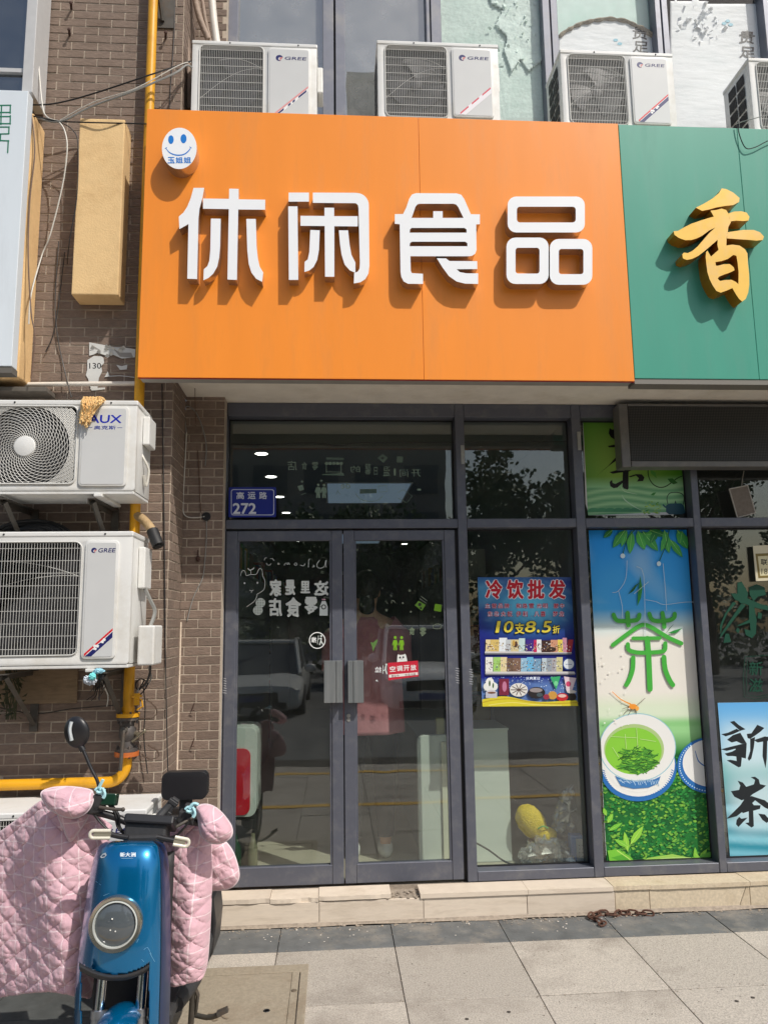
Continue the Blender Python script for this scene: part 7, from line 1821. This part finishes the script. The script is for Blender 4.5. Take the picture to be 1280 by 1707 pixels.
mxn = n_.nodes.new('ShaderNodeMath'); mxn.operation='MAXIMUM'; Ln(gridline(sepx.outputs[0]), mxn.inputs[0]); Ln(gridline(sepx.outputs[1]), mxn.inputs[1])
sc2 = n_.nodes.new('ShaderNodeMath'); sc2.operation='MULTIPLY'; sc2.inputs[1].default_value=.6; Ln(mxn.outputs[0], sc2.inputs[0])
nzq = n_.nodes.new('ShaderNodeTexNoise'); nzq.inputs['Scale'].default_value=14; nzq.inputs['Detail'].default_value=5
tcq = n_.nodes.new('ShaderNodeTexCoord'); Ln(tcq.outputs['Object'], nzq.inputs['Vector'])
mq0 = n_.nodes.new('ShaderNodeMix'); mq0.data_type='RGBA'; mq0.inputs[6].default_value=(*srgb(198,156,167),1); mq0.inputs[7].default_value=(*srgb(214,178,186),1); Ln(nzq.outputs[0], mq0.inputs[0])
mq = n_.nodes.new('ShaderNodeMix'); mq.data_type='RGBA'; Ln(sc2.outputs[0], mq.inputs[0]); Ln(mq0.outputs[2], mq.inputs[6]); mq.inputs[7].default_value=(*srgb(236,218,220),1)
Ln(mq.outputs[2], b_.inputs['Base Color'])
nz2 = n_.nodes.new('ShaderNodeTexNoise'); nz2.inputs['Scale'].default_value=300; Ln(tcq.outputs['Object'], nz2.inputs['Vector'])
nz3 = n_.nodes.new('ShaderNodeTexNoise'); nz3.inputs['Scale'].default_value=30; nz3.inputs['Detail'].default_value=4; Ln(tcq.outputs['Object'], nz3.inputs['Vector'])
adn = n_.nodes.new('ShaderNodeMath'); adn.operation='MULTIPLY_ADD'; adn.inputs[1].default_value=.12; Ln(nz2.outputs[0], adn.inputs[0]); Ln(nz3.outputs[0], adn.inputs[2])
bpn = n_.nodes.new('ShaderNodeBump'); bpn.inputs['Strength'].default_value=.45; bpn.inputs['Distance'].default_value=.012; Ln(adn.outputs[0], bpn.inputs['Height']); Ln(bpn.outputs[0], b_.inputs['Normal'])
M_PIPING = mat('pale_piping', srgb(214,196,200), .8)
def qh(x, z, rot=0.0, amp=.013, seed=0.0, spacing=.078):
    a, b = (x*.82+z)/spacing+seed, (x*.82-z)/spacing+seed*.7
    a += .15*mnoise.noise(Vector((x*6,z*6,seed))); b += .15*mnoise.noise(Vector((x*6,z*6,seed+9)))
    h = amp*(abs(math.sin(math.pi*a))*abs(math.sin(math.pi*b)))**.28
    w_ = .006*mnoise.noise(Vector((x*18,z*24,seed+3)))+.008*abs(mnoise.noise(Vector((x*30,z*44,seed+5))))+.004*abs(mnoise.noise(Vector((x*62-z*40,z*70,seed+8))))
    return h+w_
def uvset(o, uvs):
    me = o.data; l = me.uv_layers.new(name='UVMap')
    for p in me.polygons:
        for li in p.loop_indices: l.data[li].uv = uvs[me.loops[li].vertex_index]
def catmull2(net, u, v):
    nr, nc = len(net), len(net[0])
    def cr1(pts, t):
        k = t*(len(pts)-1); i = min(int(k), len(pts)-2); f_ = k-i; g = lambda n: pts[max(0,min(len(pts)-1,n))]
        p0,p1,p2,p3 = g(i-1),g(i),g(i+1),g(i+2)
        return .5*((2*p1)+(p2-p0)*f_+(2*p0-5*p1+4*p2-p3)*f_*f_+(3*p1-p0-3*p2+p3)*f_**3)
    return cr1([cr1([Vector(c) for c in r], u) for r in net], v)
wc_ = thing('wind_cover', 'pink checked quilted wind cover draped over the scooter handlebars', 'wind cover', (SXc,-1.5,.8))
def quilt_sheet(net, nu, nv, seed, tilt, fold=.02):
    q = MB(); base = []
    def fn(u, v):
        c = catmull2(net, u, v); p = U(c.x, c.y, c.z); base.append((p.x, p.z))
        d = qh(p.x, p.z, seed=seed) + fold*mnoise.noise(Vector((p.x*7+p.z*2, p.z*2.0, seed+20)))
        e = min(u, 1-u, v*1.5, (1-v))
        return p - Vector((0, d*min(1, e/.02), 0))
    q.grid(fn, nu, nv); n0 = len(q.v)
    o = q.build('quilted_apron', M_QUILT, wc_, smooth=180)
    k = 1/.058; ct_, st_ = math.cos(tilt), math.sin(tilt)
    uvset(o, [((x*ct_+z*st_)*k, (-x*st_+z*ct_)*k) for x, z in base])
    sd = o.modifiers.new('thickness','SOLIDIFY'); sd.thickness=.006; sd.offset = 1
    # piping along the borders
    q = MB()
    E_ = [fn(u/40, 1.0) for u in range(41)]; q.tube(E_, .004, 6); E_ = [fn(1.0, v/40) for v in range(41)]; q.tube(E_, .004, 6); E_=[fn(u/40, 0.0) for u in range(41)]; q.tube(E_, .004, 6)
    q.build('piping', M_PIPING, wc_, smooth=60)
netL = [[(-70,1440,-1.22),(-12,1398,-1.30),(32,1366,-1.38),(72,1336,-1.48),(108,1336,-1.545),(150,1350,-1.55),(185,1378,-1.50)],
        [(-70,1490,-1.24),(-12,1452,-1.33),(34,1426,-1.43),(74,1400,-1.54),(112,1400,-1.565),(150,1412,-1.56),(176,1425,-1.52)],
        [(-70,1570,-1.28),(-10,1540,-1.38),(38,1518,-1.46),(78,1502,-1.56),(115,1498,-1.60),(148,1500,-1.58),(168,1505,-1.52)],
        [(-70,1640,-1.28),(-10,1612,-1.38),(38,1598,-1.47),(78,1588,-1.57),(112,1583,-1.62),(140,1585,-1.60),(160,1590,-1.54)],
        [(-70,1690,-1.26),(-10,1664,-1.36),(36,1655,-1.46),(75,1652,-1.57),(105,1654,-1.62),(130,1658,-1.60),(150,1662,-1.54)]]
quilt_sheet(netL, 170, 170, 1.3, .12)
netR = [[(250,1372,-1.45),(280,1384,-1.50),(306,1378,-1.53),(332,1372,-1.53),(350,1378,-1.50)],
        [(258,1450,-1.48),(286,1450,-1.55),(314,1448,-1.58),(338,1445,-1.56),(352,1450,-1.52)],
        [(262,1540,-1.48),(290,1535,-1.56),(316,1530,-1.60),(338,1530,-1.57),(349,1535,-1.53)],
        [(264,1600,-1.48),(290,1600,-1.56),(315,1598,-1.60),(336,1595,-1.57),(345,1596,-1.53)],
        [(268,1638,-1.48),(290,1641,-1.55),(315,1637,-1.58),(334,1631,-1.56),(341,1618,-1.53)]]
quilt_sheet(netR, 90, 130, 4.1, -.05, .015)
def pillow(name, outl, Y, tf, tb, seed, tilt, quilt=.008, slope=0.0):
    P_ = spline([(a,b,0) for a,b in outl], 8, True); N=len(P_); c = sum(P_, Vector())/N; base=[]; q = MB()
    def fn(u, v):
        k = (u*N) % N; i = int(k)%N; f_=k-int(k); a = P_[i]*(1-f_)+P_[(i+1)%N]*f_
        r = math.sin(math.pi*v)**.8; fr_ = v < .5
        x, y = c.x+(a.x-c.x)*r, c.y+(a.y-c.y)*r
        th = (tf if fr_ else -tb)*math.sqrt(max(0,1-r*r))
        p = U(x, y, Y+slope*(y-c.y)/50.0-th); base.append((p.x,p.z))
        w_ = qh(p.x,p.z,seed=seed,amp=quilt)*(1-r**6) + .010*mnoise.noise(Vector((p.x*11,p.z*15,seed+30)))*(1-r**4)
        return p-Vector((0,w_ if fr_ else -w_*.5,0))
    q.grid(fn, 100, 48); o = q.build(name, M_QUILT, wc_, smooth=180)
    k = 1/.058; ct_, st_ = math.cos(tilt), math.sin(tilt); uvset(o, [((x*ct_+z*st_)*k, (-x*st_+z*ct_)*k) for x,z in base])
    q = MB(); ed = [fn(i/80, .5) for i in range(81)]; q.tube(ed, .0042, 6, caps=False); q.build('piping', M_PIPING, wc_, smooth=60)
pillow('sleeve', [(69,1324),(84,1315),(110,1312.5),(138,1315),(154,1321),(154,1338),(144,1354),(126,1363),(104,1360),(82,1346)], -1.64, .045, .03, 7.7, .15, .007, -.06)
pillow('sleeve', [(98,1356),(128,1360),(150,1350),(142,1370),(128,1390),(117,1402),(108,1384)], -1.585, .03, .02, 2.2, .1, .003)
pillow('sleeve', [(328,1347),(343,1342),(360,1348),(376,1364),(386,1381),(384,1396),(366,1406),(347,1403),(335,1390),(331,1366)], -1.62, .038, .03, 3.3, .3, .009, -.05)
pillow('side_flap', [(340,1398),(366,1398),(385,1416),(396,1445),(397,1466),(384,1480),(360,1484),(344,1480),(338,1440)], -1.46, .03, .02, 9.1, .4, .012)
# ------------------------------------------------------------------ across the street: seen only as reflections in the glass
M_BLD = mat('far_building_wall', srgb(150,146,140), .85, ns=2, na=.06); M_BLG = mat('far_building_glass', srgb(60,70,80), .15)
def building(label, x0, x1, y0, y1, h, nx, nz):
    t = thing('building', label, 'building', ((x0+x1)/2, y0, 0))
    q = MB(); q.box(x0,x1,y1,y0,-.1,h); q.box(x0-.3,x1+.3,y1-.3,y0+.3,h+.01,h+.8); q.build('wall', M_BLD, t)
    w_ = (x1-x0)/nx; g_ = h/nz; me = None
    for j in range(nz):
        for i in range(nx):
            if me is None:
                q = MB(); q.box(-w_*.34,w_*.34,-.02,.05,-g_*.3,g_*.3); o = q.build('window', M_BLG, None, origin=(0,0,0)); me = o.data
            else: o = bpy.data.objects.new('window', me); COL.objects.link(o)
            o.parent = t; o.location = (x0+w_*(i+.5)-(x0+x1)/2, .02, g_*(j+.5))
    return t
building('tall pale apartment block across the street, reflected in the upper windows', 1.8, 8, -62, -76, 54, 3, 16)
building('long low pale block across the street behind the trees', -30, 7, -41, -52, 15, 12, 5)
M_BARK = mat('tree_bark', srgb(92,76,62), .9, ns=10, na=.3, bump=.5, bs=20, stretch=(1,1,.3)); 
M_LEAF = mat('tree_leaf', (0.085,0.135,0.05), .6, ns=3, na=.4)
def tree(label, x, y, h, r, seed):
    rr = random.Random(seed); t = thing('street_tree', label, 'tree', (x,y,0), 'trees along the far side of the street')
    q = MB(); q.tube(spline([(x,y,-.1),(x+.05,y,h*.25),(x-.06,y+.05,h*.5),(x,y,h*.85)],4), .15, 10, rs=[.19-.011*i for i in range(13)])
    for k in range(9):
        a = rr.uniform(0,6.28); z = h*rr.uniform(.32,.7); q.tube([(x,y,z),(x+math.cos(a)*r*.4,y+math.sin(a)*r*.4,z+h*.1),(x+math.cos(a)*r*.8,y+math.sin(a)*r*.8,z+h*.18)],.06,6,rs=[.07,.045,.02])
    q.build('trunk', M_BARK, t, smooth=60)
    q = MB(); cl = [(Vector((x+rr.gauss(0,r*.42), y+rr.gauss(0,r*.42), h*rr.uniform(.38,.98))), rr.uniform(.5,1.0)) for _ in range(22)]
    for c, s in cl:
        for k in range(210):
            d = Vector((rr.gauss(0,1),rr.gauss(0,1),rr.gauss(0,.8))); p = c+d.normalized()*s*rr.random()**.4
            a = Vector((rr.gauss(0,1),rr.gauss(0,1),rr.gauss(0,1))).normalized()*.085; b = a.cross(Vector((rr.gauss(0,1),rr.gauss(0,1),rr.gauss(0,1)))).normalized()*.07
            q.add([p-a,p+b,p+a,p-b],[(0,1,2,3)])
    q.build('crown', M_LEAF, t)
for i, (x,y,h,r) in enumerate(((-9,-17,5.0,2.2),(-5.2,-18,4.9,2.2),(-1.2,-17.5,4.7,2.1),(2.2,-18.5,5.0,2.0),(4.6,-17,6.6,1.5),(6.8,-17,5.8,1.7),(11.5,-18,7.2,2.4))):
    tree(('first','second','third','fourth','fifth','sixth','seventh')[i]+' leafy street tree from the left across the road, seen as a reflection', x, y, h, r, 30+i)
# hedge behind the trees
q = MB(); rr = random.Random(4)
for k in range(9000):
    p = Vector((rr.uniform(-24,30), -22+rr.uniform(-1.0,1.0), rr.uniform(0,2.6))); a = Vector((rr.gauss(0,1),rr.gauss(0,1),rr.gauss(0,1))).normalized()*.16; b = a.cross(Vector((rr.gauss(0,1),rr.gauss(0,1),rr.gauss(0,1)))).normalized()*.11
    q.add([p-a,p+b,p+a,p-b],[(0,1,2,3)])
o = q.build('hedge', M_LEAF); tag(o, kind='stuff')
# parked cars facing the shop
M_CGL = mat('car_glass', (0.02,0.025,0.03), .06, coat=.5)
def car(label, x, yf, paint, suv):
    t = thing('parked_car', label, 'car', (x, yf, -.12), 'cars parked across the road')
    zb = -.12; H = 1.72 if suv else 1.46; L_ = 4.5; W_ = .91
    hood = .98 if suv else .80
    # body sections along the length from the front (d): half width, floor, top
    secs = [(0,.70,.32,.60),(.05,.80,.26,.70),(.18,.86,.22,hood-.12),(.5,.89,.20,hood-.03),(1.15,W_,.20,hood+.04),(2.2,W_,.20,hood+.05),(3.6,W_,.20,hood+.07),(4.3,.87,.24,hood+.05),(4.45,.80,.32,hood-.1),(4.5,.70,.4,hood-.3)]
    def sec(d, hw, z0, z1, n=20):
        r = []
        for k in range(n):
            a = 2*math.pi*k/n; ex = lambda c: math.copysign(abs(c)**.42, c)
            r.append(Vector((x+hw*ex(math.cos(a)), yf-d, zb+(z0+z1)/2+(z1-z0)/2*ex(math.sin(a)))))
        return r
    def loft(ss, name, m, n=20):
        q = MB(); rg = [sec(*s_, n) for s_ in ss]; b = 0
        q.v = [v for r in rg for v in r]
        for i in range(len(rg)-1):
            for k in range(n): k2=(k+1)%n; q.f.append([i*n+k,i*n+k2,(i+1)*n+k2,(i+1)*n+k]); q.m.append(0)
        q.f.append(list(range(n))); q.f.append([(len(rg)-1)*n+k for k in range(n)]); q.m += [0,0]
        return q.build(name, m, t, smooth=40)
    loft(secs, 'body', paint)
    roof0, roof1 = (1.75, 4.1) if suv else (2.05, 3.7)
    q = MB(); ring = []
    for (d, hw, z) in ((1.15,.80,hood+.02),(roof0,.68,H-.05),(roof0+.25,.66,H),(roof1-.3,.66,H-.01),(roof1,.66,H-.08),(4.38 if suv else 4.2,.76,hood+.05)):
        ring.append([Vector((x+s_*hw, yf-d, zb+z)) for s_ in (-1,1)])
    # roof slab and pillars painted, glass between
    A = ring
    q.add([A[1][0],A[1][1],A[2][1],A[2][0]],[(0,1,2,3)]); q.add([A[2][0],A[2][1],A[3][1],A[3][0]],[(0,1,2,3)]); q.add([A[3][0],A[3][1],A[4][1],A[4][0]],[(0,1,2,3)])
    for s_ in (0,1): q.tube([A[0][s_],A[1][s_]],.045,6); q.tube([A[4][s_],A[5][s_]],.05,6); q.tube([A[1][s_],A[2][s_],A[3][s_],A[4][s_]],.04,6)
    q.tube([A[1][0],A[1][1]],.035,6); q.build('roof', paint, t, smooth=40)
    e = Vector((0,0,-.012))
    q = MB(); q.add([A[0][0]+e,A[0][1]+e,A[1][1]+e,A[1][0]+e],[(0,1,2,3)]); q.build('windscreen', M_CGL, t)
    q = MB(); q.add([A[5][0]+e,A[5][1]+e,A[4][1]+e,A[4][0]+e],[(0,1,2,3)]); q.build('rear_window', M_CGL, t)
    for s_ in (0,1):
        q = MB(); q.add([A[0][s_]+e,A[1][s_]+e,A[2][s_]+e,A[3][s_]+e,A[4][s_]+e,A[5][s_]+e],[(0,1,2,3,4,5)]); q.build('side_window', M_CGL, t)
        sg_ = -1 if s_ == 0 else 1
        q = MB(); q.ell((x+sg_*.98,yf-1.45,zb+hood+.12),(.11,.07,.08),12,8); q.build('wing_mirror', paint, t, smooth=60)
        q = MB(); q.prism([[(x+sg_*.50,zb+hood-.26),(x+sg_*.84,zb+hood-.18),(x+sg_*.82,zb+hood-.36),(x+sg_*.54,zb+hood-.36)]], lambda a,b,Y: Vector((a,Y,b)), yf-.06, yf-.25); q.build('headlight', mat('car_lamp', srgb(220,224,226), .1), t)
        for d in (.85, 3.6):
            q = MB(); q.lathe((x+sg_*(W_+.01),yf-d,zb+.33),(-sg_,0,0),[(0,.20),(0,.30),(.02,.33),(.2,.33),(.2,.2)],24); wl = q.build('wheel', M_TYRE, t, smooth=35)
            q = MB(); q.lathe((x+sg_*(W_+.014),yf-d,zb+.33),(-sg_,0,0),[(0,.05),(.01,.08),(.015,.19),(.05,.2)],16); q.build('rim', M_GALV, wl, smooth=35)
    q = MB(); q.box(x-.46,x+.46,yf-.02,yf+.012,zb+hood-.40,zb+hood-.22); 
    for k in range(4): q.box(x-.45,x+.45,yf+.012,yf+.02,zb+hood-.39+k*.045,zb+hood-.375+k*.045)
    q.build('radiator_grille', M_DARK, t)
    q = MB(); q.box(x-.6,x+.6,yf-.02,yf+.008,zb+.28,zb+.40); q.build('lower_intake', M_DARK, t)
    q = MB(); q.box(x-.22,x+.22,yf+.0085,yf+.02,zb+.42,zb+.53); q.build('number_plate', mat('car_plate_blue', srgb(24,60,150), .4), t)
    return t
car('silver grey saloon parked across the road, reflected in the left door', -1.45, -9.2, mat('car_silver', srgb(206,206,202), .3, coat=.6), False)
car('white people carrier parked across the road, reflected in the right door', 1.75, -9.0, mat('car_white', srgb(240,240,238), .25, coat=.6), True)
car('dark saloon parked across the road, further left', -4.4, -9.3, mat('car_dark', srgb(44,46,50), .25, coat=.6), False)

# ------------------------------------------------------------------ the person standing inside, behind the right door
M_SKIN = mat('skin', srgb(206,160,134), .55, ns=8, na=.04); M_SHIRT = mat('dusty_pink_cotton', srgb(196,130,138), .9, ns=30, na=.06, bump=.3, bs=60)
M_LEG = mat('black_leggings', (0.015,0.015,0.017), .8); M_HAIR = mat('black_hair', (0.012,0.010,0.010), .5); M_SHOE = mat('white_shoe', srgb(220,220,216), .6)
px_, py_ = 0.225, 0.55; KP = 1.07; FZ = .15
ps = thing('person', 'person in loose pink shirt and black leggings standing inside behind the right door', 'person', (px_, py_, 0))
def skin_mesh(name, chain, edges, radii, m, parent, sub=2):
    me = bpy.data.meshes.new(name); me.from_pydata([tuple(Vector(c)-Vector(parent.location)) for c in chain], edges, []); o = bpy.data.objects.new(name, me); COL.objects.link(o); o.parent = parent
    o.modifiers.new('skin','SKIN'); 
    sk = me.skin_vertices[0].data
    for i, r in enumerate(radii): sk[i].radius = (r, r)
    sk[0].use_root = True
    s_ = o.modifiers.new('sub','SUBSURF'); s_.levels = sub; s_.render_levels = sub
    me.materials.append(m); return o
P_ = lambda dx, dy, z: (px_+dx, py_+dy, z)
jl, jr = P_(-.07,.30,1.06), P_(.09,.30,1.07)
V_ = [P_(0,0,.92),P_(0,-.01,1.10),P_(0,-.01,1.28),P_(0,0,1.40),P_(0,.01,1.47),P_(0,.03,1.56),P_(0,.03,1.64),
      P_(-.09,0,.86),P_(-.10,.01,.48),P_(-.10,-.02,.09),P_(-.10,.10,.045),
      P_(.09,0,.86),P_(.10,.01,.48),P_(.10,-.02,.09),P_(.10,.10,.045),
      P_(-.17,0,1.36),P_(-.20,.02,1.10),jl, P_(.17,0,1.36),P_(.20,.02,1.10),jr]
E_ = [(0,1),(1,2),(2,3),(3,4),(4,5),(5,6),(0,7),(7,8),(8,9),(9,10),(0,11),(11,12),(12,13),(13,14),(3,15),(15,16),(16,17),(3,18),(18,19),(19,20)]
Rr = [.13,.115,.12,.085,.05,.085,.075,.085,.055,.038,.03,.085,.055,.038,.03,.058,.043,.026,.058,.043,.026]
skin_mesh('body', V_, E_, Rr, M_SKIN, ps)
for jj, sg_ in ((jl,1),(jr,-1)):
    b = Vector(jj); ch = [b, b+Vector((sg_*.03,.015,.03))]; ed=[(0,1)]; rd=[.024,.026]
    for k in range(4):
        base = b+Vector((sg_*.025+sg_*.005*k,.02,.045-.022*k)); n0=len(ch); ln = (.034,.04,.038,.03)[k]
        ch += [base, base+Vector((sg_*ln*.6,.022,.004)), base+Vector((sg_*ln*1.1,.012,.004))]; ed += [(1,n0),(n0,n0+1),(n0+1,n0+2)]; rd += [.0095,.0088,.008]
    n0=len(ch); ch += [b+Vector((sg_*.01,-.012,.04)), b+Vector((sg_*.03,-.018,.055))]; ed += [(0,n0),(n0,n0+1)]; rd += [.011,.009]
    skin_mesh('hand', ch, ed, rd, M_SKIN, ps, 1)
q = MB(); hd = Vector(P_(0,.035,1.60))
q.ell(hd,(.076,.092,.112),24,18); q.ell(hd+Vector((0,.088,-.012)),(.012,.018,.02),10,8)
for s_ in (-1,1): q.ell(hd+Vector((s_*.077,0,-.01)),(.012,.024,.034),10,8)
q.build('head', M_SKIN, ps, smooth=60)
q = MB()
for s_ in (-1,1): q.ell(hd+Vector((s_*.030,.080,.014)),(.014,.008,.007),10,6)
q.build('eye', M_HAIR, ps); q = MB(); q.ell(hd+Vector((0,.084,-.055)),(.024,.008,.008),10,6); q.build('mouth', mat('lip', srgb(170,90,90), .5), ps)
q = MB(); q.ell(hd+Vector((0,-.018,.022)),(.088,.094,.108),24,16); q.ell(hd+Vector((0,-.065,-.09)),(.05,.04,.10),16,12); q.build('hair', M_HAIR, ps, smooth=60)
def shirt(u, v):
    a = 2*math.pi*u; z = 1.43-.70*v; w_ = .085+.115*min(1,v*3.4)**.7+.02*v; d = .075+.075*min(1,v*3)**.7+.03*v
    f_ = 1+.05*math.sin(a*7+v*3)*v
    return Vector((px_+w_*f_*math.cos(a), py_+d*f_*math.sin(a), z))
q = MB(); q.grid(shirt, 60, 30)
for (s_, el_) in ((-1,P_(-.20,.02,1.10)),(1,P_(.20,.02,1.10))):
    q.tube([P_(s_*.12,0,1.37),P_(s_*.2,.02,1.30),Vector(el_)], .09, 14, rs=[.085,.085,.085], caps=False)
o = q.build('shirt', M_SHIRT, ps, smooth=60); sd=o.modifiers.new('thickness','SOLIDIFY'); sd.thickness=.004
q = MB()
for s_ in (-1,1): q.tube([P_(s_*.085,0,.90),P_(s_*.10,.01,.48),P_(s_*.10,-.02,.12)],.09,14,rs=[.105,.072,.052])
q.build('leggings', M_LEG, ps, smooth=60)
for s_ in (-1,1):
    q = MB(); q.ell(P_(s_*.10,.04,.035),(.048,.125,.05),16,10); q.build('shoe', M_SHOE, ps, smooth=60)
ps.location = (px_, py_, FZ); ps.scale = (KP, KP, KP)

# remove the helper scene used for the lettering
bpy.data.scenes.remove(_TS)
